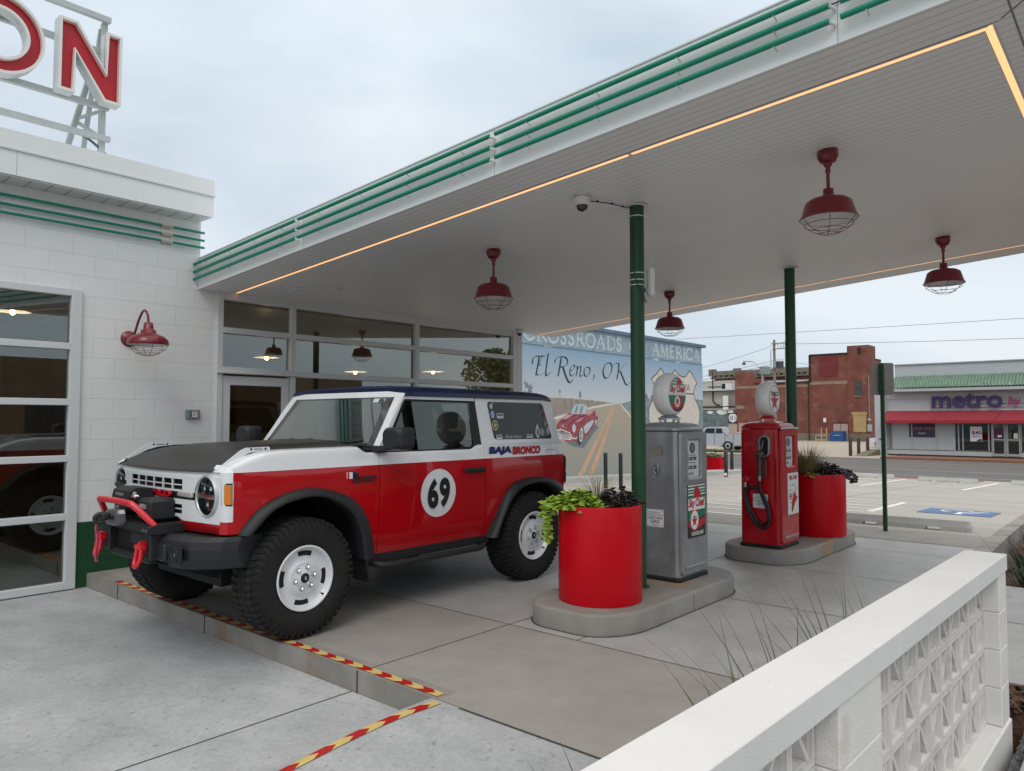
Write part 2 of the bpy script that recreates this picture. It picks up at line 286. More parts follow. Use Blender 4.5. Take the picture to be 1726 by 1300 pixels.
class Pic:
    """a flat painted design: shapes are laid on a fine cell grid and turned into one flush mesh"""
    def __init__(s, w, h, res, bgm=None):
        s.w, s.h, s.r = w, h, res; s.nx, s.ny = int(round(w / res)), int(round(h / res)); s.a = [[bgm] * s.nx for _ in range(s.ny)]
    def poly(s, P, m):
        ys = [p[1] for p in P]; j0 = max(0, int(min(ys) / s.r)); j1 = min(s.ny - 1, int(max(ys) / s.r) + 1)
        for j in range(j0, j1 + 1):
            y = (j + .5) * s.r; xs = []
            for i in range(len(P)):
                a, b = P[i], P[(i + 1) % len(P)]
                if (a[1] <= y) != (b[1] <= y): xs.append(a[0] + (y - a[1]) / (b[1] - a[1]) * (b[0] - a[0]))
            xs.sort()
            for k in range(0, len(xs) - 1, 2):
                for i in range(max(0, int(math.ceil(xs[k] / s.r - .5))), min(s.nx - 1, int(math.floor(xs[k + 1] / s.r - .5))) + 1): s.a[j][i] = m
        return s
    def rect(s, x0, x1, y0, y1, m): return s.poly([(x0, y0), (x1, y0), (x1, y1), (x0, y1)], m)
    def ell(s, cx, cy, rx, ry, m, rot=0, n=32):
        return s.poly([(cx + rx * cos(t) * cos(rot) - ry * sin(t) * sin(rot), cy + rx * cos(t) * sin(rot) + ry * sin(t) * cos(rot)) for t in [2 * pi * i / n for i in range(n)]], m)
    def star(s, cx, cy, r, m, sx=1.0):
        return s.poly([(cx + sx * (r if i % 2 == 0 else r * .382) * sin(pi * i / 5), cy + (r if i % 2 == 0 else r * .382) * cos(pi * i / 5)) for i in range(10)], m)
    def line(s, P, wd, m, nib=None, smooth=True):
        if smooth and len(P) > 2: P = catmull(P, 6)
        for i in range(len(P) - 1):
            a, b = P[i], P[i + 1]
            if nib is None:
                dx, dy = b[0] - a[0], b[1] - a[1]; l = sqrt(dx * dx + dy * dy) or 1; ox, oy = -dy / l * wd / 2, dx / l * wd / 2; e = wd * .25; a = (a[0] - dx / l * e, a[1] - dy / l * e); b = (b[0] + dx / l * e, b[1] + dy / l * e)
            else: ox, oy = cos(nib) * wd / 2, sin(nib) * wd / 2
            s.poly([(a[0] - ox, a[1] - oy), (a[0] + ox, a[1] + oy), (b[0] + ox, b[1] + oy), (b[0] - ox, b[1] - oy)], m)
            if nib is not None: s.poly([(b[0] - ox, b[1] - oy), (b[0] - oy * .3, b[1] + ox * .3), (b[0] + ox, b[1] + oy), (b[0] + oy * .3, b[1] - ox * .3)], m)
        return s
    def mask(s, fn):
        for j in range(s.ny):
            for i in range(s.nx):
                if not fn((i + .5) * s.r, (j + .5) * s.r): s.a[j][i] = None
        return s
    def emit(s, mb, o, ux, uz, fn=None, maxrun=10**6):
        o = Vector(o); ux = Vector(ux).normalized(); uz = Vector(uz).normalized()
        P = fn if fn else (lambda x, y: tuple(o + ux * x + uz * y))
        runs = {}; done = []
        for j in range(s.ny):
            cur = {}; i = 0; row = s.a[j]
            while i < s.nx:
                k = i
                while k < s.nx and row[k] is row[i] and (k == i or k % maxrun): k += 1
                if row[i] is not None: cur[(i, k, id(row[i]))] = row[i]
                i = k
            nr = {}
            for key, mm in cur.items():
                nr[key] = (runs[key][0], mm) if (key in runs and fn is None) else (j, mm)
            for key, (j0, mm) in runs.items():
                if key not in cur or fn is not None: done.append((key[0], key[1], j0, j, mm))
            runs = nr
        for key, (j0, mm) in runs.items(): done.append((key[0], key[1], j0, s.ny, mm))
        r = s.r
        for a, b, j0, j1, mm in done:
            mb.add([P(a * r, j0 * r), P(b * r, j0 * r), P(b * r, j1 * r), P(a * r, j1 * r)], [(0, 1, 2, 3)], mm)
def catmull(P, n=6):
    P = [tuple(p) for p in P]; out = []; k = len(P[0])
    for i in range(len(P) - 1):
        p0, p1, p2, p3 = P[max(i - 1, 0)], P[i], P[i + 1], P[min(i + 2, len(P) - 1)]
        for j in range(n):
            t = j / n
            out.append(tuple(0.5 * (2 * p1[c] + (p2[c] - p0[c]) * t + (2 * p0[c] - 5 * p1[c] + 4 * p2[c] - p3[c]) * t * t + (3 * p1[c] - p0[c] - 3 * p2[c] + p3[c]) * t ** 3) for c in range(k)))
    out.append(P[-1]); return out
def lerp(x, T):
    if x <= T[0][0]: return T[0][1]
    for a, b in zip(T, T[1:]):
        if x <= b[0]: return a[1] + (b[1] - a[1]) * (x - a[0]) / (b[0] - a[0])
    return T[-1][1]
TERR = [(-100, 0), (11, 0), (13, -.03), (29.5, -.55), (30.5, -.57), (30.62, -.70), (52, -.97), (52.2, -.84), (60, -1.0), (110, -1.22), (400, -1.5), (3000, -1.5)]
def gz(x): return lerp(x, TERR)
# ---------------------------------------------------------------- ground
apron_m = mat('grey_concrete_apron', (0.34, 0.352, 0.365), 0.62, vscale=2.6, grit=(38, .13, .10, .14), col2=(0.455, 0.464, 0.475), noise2=(22.0, 0.64, (0.20, 0.205, 0.21), 0.7), bump=0.12, bscale=90, aniso=(1, .6, 1))
tan_m = mat('tan_exposed_concrete', (0.29, 0.272, 0.253), 0.75, vscale=3.2, grit=(90, .12, .09, .0), col2=(0.34, 0.318, 0.295), noise2=(170, 0.60, (0.12, 0.105, 0.095), 0.5), bump=0.3, bscale=220)
slab_m = mat('smooth_grey_slab', (0.335, 0.33, 0.318), 0.5, vscale=2.4, grit=(30, .09, .10, .10), col2=(0.42, 0.413, 0.40), noise2=(5, 0.68, (0.22, 0.21, 0.20), 0.5), bump=0.06, bscale=60)
lot_m = mat('pale_parking_concrete', (0.37, 0.35, 0.318), 0.7, vscale=1.2, grit=(14, .08, .06, .10), col2=(0.46, 0.435, 0.395), aniso=(1, .15, 1), noise2=(6, 0.70, (0.27, 0.25, 0.22), 0.4))
kerb_m = mat('weathered_kerb_concrete', (0.215, 0.200, 0.180), 0.75, vscale=3, col2=(0.31, 0.29, 0.265), noise2=(2.2, 0.62, (0.24, 0.16, 0.085), 0.7), bump=0.25, bscale=90)
joint_m = mat('dark_joint', (0.055, 0.05, 0.045), 0.9)
asphalt = mat('old_asphalt', (0.105, 0.100, 0.098), 0.85, vscale=3.0, col2=(0.155, 0.148, 0.142), aniso=(1, .1, 1), noise2=(1.5, 0.62, (0.085, 0.08, 0.078), 0.7), bump=0.2, bscale=60)
dirt = mat('dry_ground', (0.20, 0.17, 0.12), 0.95, vscale=1.5, col2=(0.26, 0.24, 0.16))
mulch_m = mat('wood_mulch', (0.055, 0.026, 0.014), 0.95, vscale=45, col2=(0.16, 0.085, 0.05), bump=1.0, bscale=60)
gravel_m = mat('dark_crushed_gravel', (0.07, 0.072, 0.08), 0.85, vscale=60, col2=(0.17, 0.172, 0.18))
sky_line = mat('road_white_line', (0.55, 0.55, 0.52), 0.7, vary=0.2, vscale=6)
yel_line = mat('road_yellow_line', (0.42, 0.33, 0.17), 0.7, vary=0.2, vscale=6)
park_line = mat('fresh_white_paint', (0.80, 0.80, 0.78), 0.6)
blue_paint = mat('blue_floor_paint', (0.085, 0.155, 0.32), 0.6, vary=0.15, vscale=9)
grass_m = mat('thin_verge_grass', (0.05, 0.085, 0.025), 0.9, vscale=6, col2=(0.15, 0.15, 0.06))

def strip(xs, y0, y1, m, dz=0.0, fz=gz, mb=None, ny=1):
    mb = mb or MB(); rows = []
    for x in xs: rows.append([(x, y0 + (y1 - y0) * j / ny, fz(x) + dz) for j in range(ny + 1)])
    return mb.loft(rows[::-1], m, closed=False)
def S(name, mb, label): return tag(build(name, mb), label, None, None, 'structure')
mb = MB(); strip([-300, -20, 10.0, 11, 13, 29.5, 30.5, 30.61, 52], -1500, 1500, dirt, -0.30, mb=mb); strip([52.01, 60, 110, 400, 3000], -1500, 1500, dirt, -0.05, mb=mb)
S('ground', mb, 'dry ground under and around the paved lots, reaching the horizon')

def apz(x, y):
    def ss(t): t = max(0, min(1, t)); return t * t * (3 - 2 * t)
    return -0.14 + 0.138 * ss((x - 1.35) / 1.45) * (1 - ss((y - 3.17) / 0.20))
mb = MB(); X0, X1, Y0, Y1 = -9.0, 2.957, -4.0, 8.5
xs = [X0, -5, -2, 0, 1.0] + [1.2 + 0.11 * i for i in range(16)] + [X1]; ys = [Y0, 0, 1.5, 2.5, 2.9] + [3.1, 3.17] + [3.19 + 0.02 * i for i in range(10)] + [3.42, 4, 6, 7.5, Y1]
mb.loft([[(x, y, apz(x, y)) for y in ys] for x in xs[::-1]], apron_m, closed=False, smooth=True)
def groove(mb, a, b, wd, z, m=joint_m, n=1, fz=None):
    a, b = Vector(a), Vector(b); d = (b - a).normalized(); p = Vector((-d.y, d.x)) * wd / 2
    for i in range(n):
        q, r = a + (b - a) * i / n, a + (b - a) * (i + 1) / n; zq = (fz(*q) if fz else 0) + z; zr = (fz(*r) if fz else 0) + z
        mb.add([(q.x - p.x, q.y - p.y, zq), (r.x - p.x, r.y - p.y, zr), (r.x + p.x, r.y + p.y, zr), (q.x + p.x, q.y + p.y, zq)], [(0, 1, 2, 3)], m)
groove(mb, (-9, 3.9), (2.955, 3.92), 0.010, 0.002, fz=apz); groove(mb, (0.4, 3.5), (0.4, 8.4), 0.010, 0.002, fz=apz)
groove(mb, (2.950, 2.95), (2.950, -3.9), 0.014, 0.003, n=12, fz=apz)
S('concrete_apron', mb, 'lower grey speckled concrete apron in front of the garage window')

mb = MB()
mb.box(2.96, 8.499, 1.02, 8.42, -0.25, -0.001, kerb_m); mb.box(8.5, 10.70, 1.66, 8.42, -0.25, -0.001, kerb_m)
mb.quad((3.11, 1.02, 0.0), (4.39, 1.02, 0.0), (4.39, 8.42, 0.0), (3.11, 8.42, 0.0), tan_m); mb.quad((2.962, 3.13, 0.0), (3.11, 3.13, 0.0), (3.11, 8.42, 0.0), (2.962, 8.42, 0.0), kerb_m)
mb.quad((2.962, 1.02, 0.0), (3.11, 1.02, 0.0), (3.11, 3.13, 0.0), (2.962, 3.13, 0.0), tan_m)
mb.quad((4.39, 1.02, 0.0), (8.5, 1.02, 0.0), (8.5, 8.42, 0.0), (4.39, 8.42, 0.0), slab_m); mb.quad((8.5, 1.66, 0.0), (10.70, 1.66, 0.0), (10.70, 8.42, 0.0), (8.5, 8.42, 0.0), slab_m)
mb.box(5.42, 8.5, -6, 1.019, -0.25, -0.001, kerb_m); mb.quad((5.42, -6, 0), (8.5, -6, 0), (8.5, 1.02, 0), (5.42, 1.02, 0), slab_m)
for a, b in (((4.39, 1.02), (4.39, 8.4)), ((3.0, 3.84), (10.7, 3.84)), ((4.39, 3.2), (4.6, 3.2)), ((6.3, 1.02), (6.3, 3.0)), ((8.0, 1.02), (8.0, 8.4)), ((9.8, 1.7), (9.8, 8.4)), ((4.39, 5.9), (10.7, 5.9)), ((5.42, -0.6), (8.5, -0.6)), ((7, -6), (7, 1.02))):
    groove(mb, a, b, 0.008, 0.002)
for y in (5.87, 3.87, 7.6): mb.box(2.955, 2.9598, y - .004, y + .004, -0.2, 0, joint_m)
S('forecourt_slab', mb, 'raised concrete forecourt slab under the canopy with a kerb edge')
mb = MB(); strip([10.70, 11, 11.9], 1.72, 40, tan_m, 0.004, mb=mb); strip([11.9, 12.05], 1.72, 40, lot_m, 0.002, mb=mb)
S('sidewalk', mb, 'tan concrete walkway between the forecourt and the parking stalls')
mb = MB(); strip([12.05, 13, 16, 20, 25, 29.5, 30.5], 1.72, 45, lot_m, 0, mb=mb); strip([16.9, 20, 25, 29.5, 30.5], -60, 1.72, lot_m, 0, mb=mb)
mb.loft([[(30.5, -60, gz(30.5)), (30.5, 45, gz(30.5))], [(30.52, -60, -0.71), (30.52, 45, -0.71)]], lot_m, closed=False)
for x in (15.6, 19.4, 23.2, 27): strip([x, x + .015], 1.8, 40, joint_m, 0.004, mb=mb)
for y in (5.4, 9.0, 12.6): strip([12.1, 13, 16, 20, 25, 29.5], y, y + .012, joint_m, 0.004, mb=mb)
S('parking_lot', mb, 'pale concrete parking lot sloping gently down to the street')
mb = MB(); strip([30.62, 52.0], -200, 250, asphalt, 0.0, mb=mb, ny=1)
for x, m, wd in ((34.2, sky_line, .12), (38.6, sky_line, .12), (46.6, yel_line, .12), (46.95, yel_line, .12)): strip([x, x + wd], -200, 250, m, 0.006, mb=mb)
for x, m, wd in ((32.1, sky_line, .10),): strip([x, x + wd], -200, 9, m, 0.006, mb=mb)
S('road', mb, 'grey asphalt street with worn white and yellow lines beyond the parking lot')
mb = MB(); red_kerb = mat('rusty_red_kerb', (0.20, 0.085, 0.05), 0.85, vscale=1.0, col2=(0.27, 0.13, 0.085)); far_walk = mat('far_tan_walk', (0.36, 0.30, 0.235), 0.8, vscale=0.8, col2=(0.46, 0.41, 0.34))
mb.box(52.0, 52.35, -60, 13.6, -1.2, -0.835, red_kerb); strip([52.35, 56.9], -60, 13.6, red_kerb, 0.006, mb=mb)
strip([52.0, 52.9, 60, 110], 13.6, 120, far_walk, 0.008, fz=lambda x: lerp(x, [(52, -.965), (53.5, -.88), (60, -1.0), (110, -1.22)]), mb=mb)
S('far_sidewalk', mb, 'tan lot and rust stained walk on the far side of the street')
mb = MB(); strip([52.95, 55.6], 21.5, 60, grass_m, 0.035, mb=mb)
for i in range(900):
    x, y = random.uniform(53, 55.5), random.uniform(21.5, 32); h = random.uniform(.06, .2); a = random.uniform(0, 6.28)
    mb.add([(x, y, gz(x)), (x + .04 * cos(a), y + .04 * sin(a), gz(x)), (x + .05 * sin(a * 3), y + .02, gz(x) + .04 + h)], [(0, 1, 2)], grass_m)
tag(build('verge_grass', mb), 'thin strip of verge grass beyond the street below the silver pickup', 'grass', None, 'stuff')

# painted markings of the lot (each a thing)
def mark(name, P, m, label, cat='road marking', group=None, dz=0.006):
    mb = MB(); c = P[0]; mb.add([(x, y, gz(x) + dz) for x, y in P], [tuple(range(len(P)))], m); return tag(build(name, mb, loc=(c[0], c[1], gz(c[0]) + dz)), label, cat, group)
def bar(a, b, wd): a, b = Vector(a), Vector(b); d = (b - a).normalized(); p = Vector((-d.y, d.x)) * wd / 2; return [tuple(a - p), tuple(b - p), tuple(b + p), tuple(a + p)]
mark('stall_line', bar((23.0, 6.58), (28.9, 6.75), .13), park_line, 'white stall line just behind the green sign post', group='white parking stall lines')
mark('stall_line', bar((23.5, 4.09), (29.2, 4.05), .13), park_line, 'white stall line to the right of the green sign post, near the right edge', group='white parking stall lines')
# access aisle hatching: one painted marking
mb = MB()
def addp(P, m=park_line, dz=0.006): mb.add([(x, y, gz(x) + dz) for x, y in P], [tuple(range(len(P)))], m)
addp(bar((12.35, 3.95), (17.2, 4.05), .12)); addp(bar((12.0, 6.85), (17.2, 6.80), .12)); addp(bar((17.2, 4.0), (17.2, 6.85), .12)); addp(bar((11.97, 3.9), (11.97, 6.9), .12))
for k in range(6):
    x = 12.72 + .74 * k
    addp(bar((x, 4.02), (x + .02, 6.80), .10))
tag(build('hatched_aisle', mb), 'white hatched access aisle painted on the lot behind the red pump', 'road marking')
# wheelchair symbol
mb = MB(); p = Pic(1.45, 1.45, .025, blue_paint)
p.ell(.78, 1.2, .09, .09, park_line); p.line([(.78, 1.08), (.74, .66), (1.02, .62), (1.14, .33), (1.24, .37)], .09, park_line, smooth=False); p.line([(.77, .90), (1.0, .88)], .07, park_line)
pts = [(.66 + .32 * cos(t), .47 + .30 * sin(t)) for t in [radians(110 + 230 * i / 14) for i in range(15)]]; p.line(pts, .075, park_line, smooth=False)
p.emit(mb, (0, 0, 0), (1, 0, 0), (0, 1, 0), fn=lambda x, y: (16.2 - y * .80, 3.36 - x * .80, gz(16.2 - y * .80) + .007))
tag(build('wheelchair_symbol', mb), 'blue square with white wheelchair symbol painted on the parking stall', 'road marking')

# beds on the right
mb = MB(); mb.box(5.06, 5.415, -6, 1.0, -0.4, -0.045, mulch_m); S('mulch_strip', mb, 'narrow mulch strip between the block wall and the walk')
def bedrocks(mb, n, xr, yr, z, m, s0, s1, flat=.6):
    for _ in range(n):
        x, y = random.uniform(*xr), random.uniform(*yr); s = random.uniform(s0, s1); M = Matrix.Rotation(random.uniform(0, 6.28), 3, Vector((random.random(), random.random(), random.random() + .01)).normalized())
        V = [M @ Vector(q) for q in ((s, 0, 0), (-s, .2 * s, 0), (0, s * .8, 0), (.1 * s, -s * .8, 0), (0, 0, s * flat), (0, .1 * s, -s * flat))]
        mb.add([(v.x + x, v.y + y, v.z + z) for v in V], [(0, 2, 4), (2, 1, 4), (1, 3, 4), (3, 0, 4), (2, 0, 5), (1, 2, 5), (3, 1, 5), (0, 3, 5)], m)
mb = MB(); mb.box(8.52, 30.0, -30, 1.50, -0.9, -0.16, mulch_m)
S('planting_bed', mb, 'dark mulched planting bed beyond the end of the block wall')
mb = MB()
for i in range(12):
    x0, x1 = 8.52 + i * .72, 8.52 + (i + 1) * .72; y = lambda x: 1.52 + .028 * (x - 10); z0, z1 = min(0, gz(x0)) + .01, min(0, gz(x1)) + .01
    mb.add([(x0, y(x0), -.9), (x1, y(x1), -.9), (x1, y(x1) + .19, -.9), (x0, y(x0) + .19, -.9), (x0, y(x0), z0), (x1, y(x1), z1), (x1, y(x1) + .19, z1), (x0, y(x0) + .19, z0)], [(4, 5, 6, 7), (0, 1, 5, 4), (2, 3, 7, 6)], kerb_m if i % 2 else tan_m)
S('bed_kerb', mb, 'tan concrete kerb between the planting bed and the parking lot')
mb = MB()
for (n, xr, yr, z) in ((900, (5.06, 5.41), (-.3, .98), -.04), (1800, (8.55, 12.5), (-1.2, 1.45), -.155)):
    for _ in range(n):
        x, y = random.uniform(*xr), random.uniform(*yr); a = random.uniform(0, 6.28); l = random.uniform(.02, .06); ww = random.uniform(.006, .014); h = random.uniform(0.004, .028); t = random.uniform(-.02, .02)
        dx, dy = cos(a) * l, sin(a) * l; px_, py_ = -sin(a) * ww, cos(a) * ww
        mb.add([(x - dx - px_, y - dy - py_, z + h - t), (x + dx - px_, y + dy - py_, z + h + t), (x + dx + px_, y + dy + py_, z + h + t), (x - dx + px_, y - dy + py_, z + h - t)], [(0, 1, 2, 3)], mulch_m)
tag(build('wood_chips', mb), 'loose brown wood chips covering the beds right of the block wall', 'mulch', None, 'stuff')
mb = MB(); mb.box(-3, 5.055, -5, .60, -0.45, -0.13, gravel_m); bedrocks(mb, 5200, (3.6, 5.05), (0.02, .60), -.125, gravel_m, .008, .019)
tag(build('gravel', mb), 'dark grey crushed gravel at the foot of the block wall', 'gravel', None, 'stuff')
mb = MB(); mb.box(-4, 4.95, 0.86, 1.015, -0.4, -0.03, mulch_m); S('narrow_bed', mb, 'narrow soil strip between block wall and forecourt')
# utility lid
t = thing('utility_box', 'pale metal utility box lid sunk in the gravel, bottom right corner', 'utility box', (4.4, .45, -.13))
mb = MB(); mb.rbox(3.75, 4.68, -.20, .545, -.16, -.075, mat('galvanised_lid', (.45, .47, .47), .45, metal=.3, vary=.1, vscale=12), .006); build('frame', mb, t)
mb = MB(); mb.rbox(3.80, 4.63, -.15, .495, -.073, -.062, mat('galvanised_lid_plate', (.50, .53, .54), .4, metal=.3, vary=.12, vscale=9), .004); build('lid', mb, t)

# hazard tapes
tape_red = mat('tape_red', (.42, .006, .006), .45); tape_yel = mat('tape_yellow', (.62, .47, .17), .45, vary=.1, vscale=20)
def tape(x0, y0, x1, y1, wd, zf, label):
    mb = MB(); a, b = Vector((x0, y0)), Vector((x1, y1)); d = (b - a).normalized(); p = Vector((-d.y, d.x)) * wd / 2; Ltot = (b - a).length; n = int(round(Ltot / .095)); st = Ltot / n; k = .045
    def V(q): return (q.x, q.y, zf(q.x, q.y) + .005)
    for i in range(n):
        q, r = a + d * st * i, a + d * st * (i + 1); m = tape_red if i % 2 else tape_yel; tip = d * (-k if True else k)
        if i == 0: P = [q - p, q, q + p]
        else: P = [q - p, q + tip, q + p]
        P2 = [r + p, r + tip, r - p] if i < n - 1 else [r + p, r, r - p]
        mb.add([V(P[0]), V(P2[2]), V(P2[1]), V(P[1])], [(0, 1, 2, 3)], m); mb.add([V(P[1]), V(P2[1]), V(P2[0]), V(P[2])], [(0, 1, 2, 3)], m)
    tag(build('hazard_tape', mb), label, 'tape')
tape(3.012, 3.16, 3.012, 7.75, .062, lambda x, y: 0.0, 'red and yellow chevron tape along the raised kerb edge under the vehicle')
tape(2.93, 3.10, 1.75, 3.20, .062, apz, 'red and yellow chevron tape running from the kerb corner towards the bottom edge')

# pump islands
island_m = mat('island_concrete', (0.215, 0.200, 0.180), 0.7, vscale=2.5, col2=(0.305, 0.288, 0.262), noise2=(1.6, 0.60, (0.33, 0.21, 0.10), 0.75), bump=0.2, bscale=110)
def island(x0, x1, label):
    yc = 3.43; hw = .48; R = .34; P = []
    for cx, cy, a0 in ((x1 - R - .12, yc + hw - R, 0), (x0 + R + .12, yc + hw - R, 90), (x0 + R + .12, yc - hw + R, 180), (x1 - R - .12, yc - hw + R, 270)):
        for i in range(9):
            a = radians(a0 + 90 * i / 8); P.append((cx + (R + .12) * cos(a), cy + R * sin(a)))
    c = (sum(p[0] for p in P) / len(P), sum(p[1] for p in P) / len(P))
    def sc(k, z): return [(c[0] + (p[0] - c[0]) * (1 - k / (x1 - x0) * 2), c[1] + (p[1] - c[1]) * (1 - k / hw), z) for p in P]
    mb = MB(); mb.loft([sc(0, -.0), sc(0, .135), sc(.008, .15), sc(.025, .158)], island_m, smooth=True); mb.add(sc(.025, .158), [tuple(range(len(P)))], island_m)
    mb.loft([sc(-.012, .0035), sc(0, .0035)], joint_m)
    for x in (x0 + (x1 - x0) * .52,):
        mb.box(x - .003, x + .003, yc - hw - .0015, yc - hw + .03, .0, .13, joint_m)
    tag(build('pump_island', mb, loc=(c[0], c[1], 0)), label, 'pump island')
island(4.50, 6.80, 'raised rounded concrete island carrying the silver pump and nearest planter')
island(8.02, 10.42, 'raised rounded concrete island carrying the red pump and farther planter')

# ---------------------------------------------------------------- station building
YW = 8.4
st = thing('gas_station', 'white painted block filling station with tall garage window, green base and metal fascia', 'building', (1.5, YW, 0))
mb = MB()
mb.box(2.85, 4.10, YW, YW + .2, -.3, 3.93, cmu); mb.box(-6, 2.85, YW, YW + .2, 2.93, 3.93, cmu); mb.box(4.10, 4.31, YW, YW + .2, -.1, 3.12, cmu)
mb.box(4.10 - .2, 4.10, YW + .2, 14, 3.1, 3.93, cmu)
build('wall', mb, st); mb = MB(); mb.box(9.87, 9.90, YW + .1, 14, -.1, 3.2, cmu); build('wall', mb, st)
mb = MB(); mb.box(2.853, 4.31, YW - .004, YW - .0005, -.25, .53, green_cmu); mb.box(2.8465, 2.8495, YW - .004, YW + .10, -.25, .53, green_cmu); build('base_band', mb, st)
# fascia of the garage roof
mb = MB(); FY = 8.10
mb.box(-6, 4.10, FY, YW + 6, 3.90, 4.135, white_metal); mb.box(-6, 4.115, FY - .015, YW + 6, 4.135, 4.150, white_frame); mb.box(-6, 4.105, FY - .005, YW + 6, 4.150, 4.325, white_metal)
for x in (-4.4, -1.9, 0.6, 2.15): mb.box(x, x + .003, FY - .001, FY, 3.905, 4.13, mat('thin_seam', (.25, .26, .26), .6))
build('roof_fascia', mb, st)
mb = MB(); mb.box(-6, 4.06, FY + .02, YW - .001, 3.885, 3.899, white_frame)
for i in range(56): x = -5.9 + i * .178; mb.box(x, x + .006, FY + .02, YW - .002, 3.8835, 3.885, joint_m)
build('soffit', mb, st)
# frames
def bars(name, B, m, depth=.09, y=YW - .035, parent=st, label=None):
    mb = MB()
    for (x0, x1, z0, z1) in B: mb.rbox(x0, x1, y, y + depth, z0, z1, m, .004)
    o = build(name, mb, parent)
    if label: o['label'] = label
    return o
st_glass = glass('storefront_glass', (0.52, 0.54, 0.52), refl=4.2)
f = bars('garage_window_frame', [(2.745, 2.845, -.13, 2.925), (-5, 2.745, 2.855, 2.925)] + [(-5, 2.744, z - .033, z + .033) for z in (2.335, 1.765, 1.19, .60)] + [(-5, 2.744, -.13, -.055)] + [(x - .04, x + .04, -.055, 2.855) for x in (.85, -1.1, -3.0)], white_frame)
mb = MB(); mb.quad((-5, YW + .02, -.1), (2.76, YW + .02, -.1), (2.76, YW + .02, 2.9), (-5, YW + .02, 2.9), st_glass); g_ = build('pane', mb, f)
VX = [(4.31, 4.385), (5.30, 5.375), (7.42, 7.50), (9.66, 9.76)]
B = [(a, b, 0.0, 3.14) for a, b in VX] + [(9.762, 9.90, 0, 3.14)]
for a, b in ((4.385, 5.30), (5.375, 7.42), (7.50, 9.66)):
    B += [(a, b, 3.02, 3.14), (a, b, 2.62, 2.69)]
B += [(4.385, 5.30, 2.135, 2.215), (5.375, 7.42, 2.13, 2.20), (7.50, 9.66, 2.13, 2.20), (5.375, 7.42, 1.05, 1.12), (7.5, 9.66, 1.05, 1.12), (5.375, 7.42, .0, .12), (7.5, 9.66, 0, .12)]
f = bars('storefront_frame', B, white_frame)
mb = MB()
for a, b in ((5.36, 7.43), (7.49, 9.67)): mb.quad((a, YW + .02, .1), (b, YW + .02, .1), (b, YW + .02, 3.05), (a, YW + .02, 3.05), st_glass)
mb.quad((4.37, YW + .02, 2.2), (5.31, YW + .02, 2.2), (5.31, YW + .02, 3.05), (4.37, YW + .02, 3.05), st_glass); build('pane', mb, f)
mb = MB(); mb.rbox(4.30, 5.40, YW - .075, YW - .0355, 2.135, 2.16, white_frame, .004)
for a, b, c, d in ((4.39, 4.49, 0.01, 2.11), (5.19, 5.29, 0.01, 2.11), (4.49, 5.19, 2.0, 2.11), (4.49, 5.19, .01, .25)): mb.rbox(a, b, YW - .02, YW + .03, c, d, white_frame, .004)
d_ = build('door', mb, st)
mb = MB(); mb.quad((4.48, YW + .0, .2), (5.20, YW + .0, .2), (5.20, YW + .0, 2.01), (4.48, YW + .0, 2.01), glass('door_glass', (.45, .45, .42), refl=1.6)); build('pane', mb, d_)
mb = MB(); mb.tube([(5.24, YW - .02, .8), (5.24, YW - .08, .8), (5.24, YW - .08, 1.25), (5.24, YW - .02, 1.25)], .012, steel); build('handle', mb, d_)
# green tubes on the garage wall
for z in (3.762, 3.672, 3.588):
    mb = MB(); mb.tube([(-6, YW - .05, z), (3.62, YW - .05, z)], .0145, neon_green, n=8); mb.tube([(3.76, YW - .05, z), (4.12, YW - .05, z)], .0145, neon_green, n=8)
    mb.rbox(3.63, 3.75, YW - .045, YW - .0005, z - .02, z + .012, mat('weathered_clip', (.42, .38, .30), .6, vary=.3, vscale=40), .004)
    for i in range(14): x = 3.4 - i * .62; mb.cyl((x, YW - .04, z - .012), (x, YW, z - .016), .004, white_frame, n=6)
    build('neon_tube', mb, st)
# pull box with a label on the wall
t = thing('alarm_station', 'small grey emergency switch box with red and green label beside the door', 'switch box', (4.0, YW, 1.65))
mb = MB(); mb.rbox(3.955, 4.115, YW - .05, YW - .001, 1.595, 1.70, mat('grey_box_plastic', (.22, .235, .24), .5), .008); build('box', mb, t)
mb = MB(); y = YW - .0525; mb.box(4.015, 4.075, y, y + .002, 1.615, 1.69, sign_white); mb.box(4.02, 4.07, y - .001, y, 1.672, 1.686, sign_red); mb.box(3.995, 4.012, y, y + .002, 1.62, 1.685, sign_green)
for i in range(3): mb.box(4.022, 4.066, y - .001, y, 1.655 - i * .012, 1.659 - i * .012, sign_black)
build('label', mb, t)

# interior seen through the glass
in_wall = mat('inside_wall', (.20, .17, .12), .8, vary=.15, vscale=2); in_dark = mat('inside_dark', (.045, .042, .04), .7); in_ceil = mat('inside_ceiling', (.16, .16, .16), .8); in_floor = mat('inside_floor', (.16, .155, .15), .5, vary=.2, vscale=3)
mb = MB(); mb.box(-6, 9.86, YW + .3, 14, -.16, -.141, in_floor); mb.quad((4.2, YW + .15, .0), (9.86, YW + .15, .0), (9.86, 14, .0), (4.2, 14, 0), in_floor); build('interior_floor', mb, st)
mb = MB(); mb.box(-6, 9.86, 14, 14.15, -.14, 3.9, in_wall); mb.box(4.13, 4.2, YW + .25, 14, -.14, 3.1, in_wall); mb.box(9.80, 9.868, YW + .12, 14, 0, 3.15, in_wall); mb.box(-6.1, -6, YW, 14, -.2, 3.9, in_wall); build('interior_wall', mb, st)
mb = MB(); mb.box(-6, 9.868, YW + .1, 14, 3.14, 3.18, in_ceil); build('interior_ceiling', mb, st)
mb = MB(); mb.box(4.12, 9.88, YW + .07, 14.1, 3.20, 3.24, white_metal); build('flat_roof', mb, st)
wood = mat('counter_wood', (.09, .035, .02), .5)
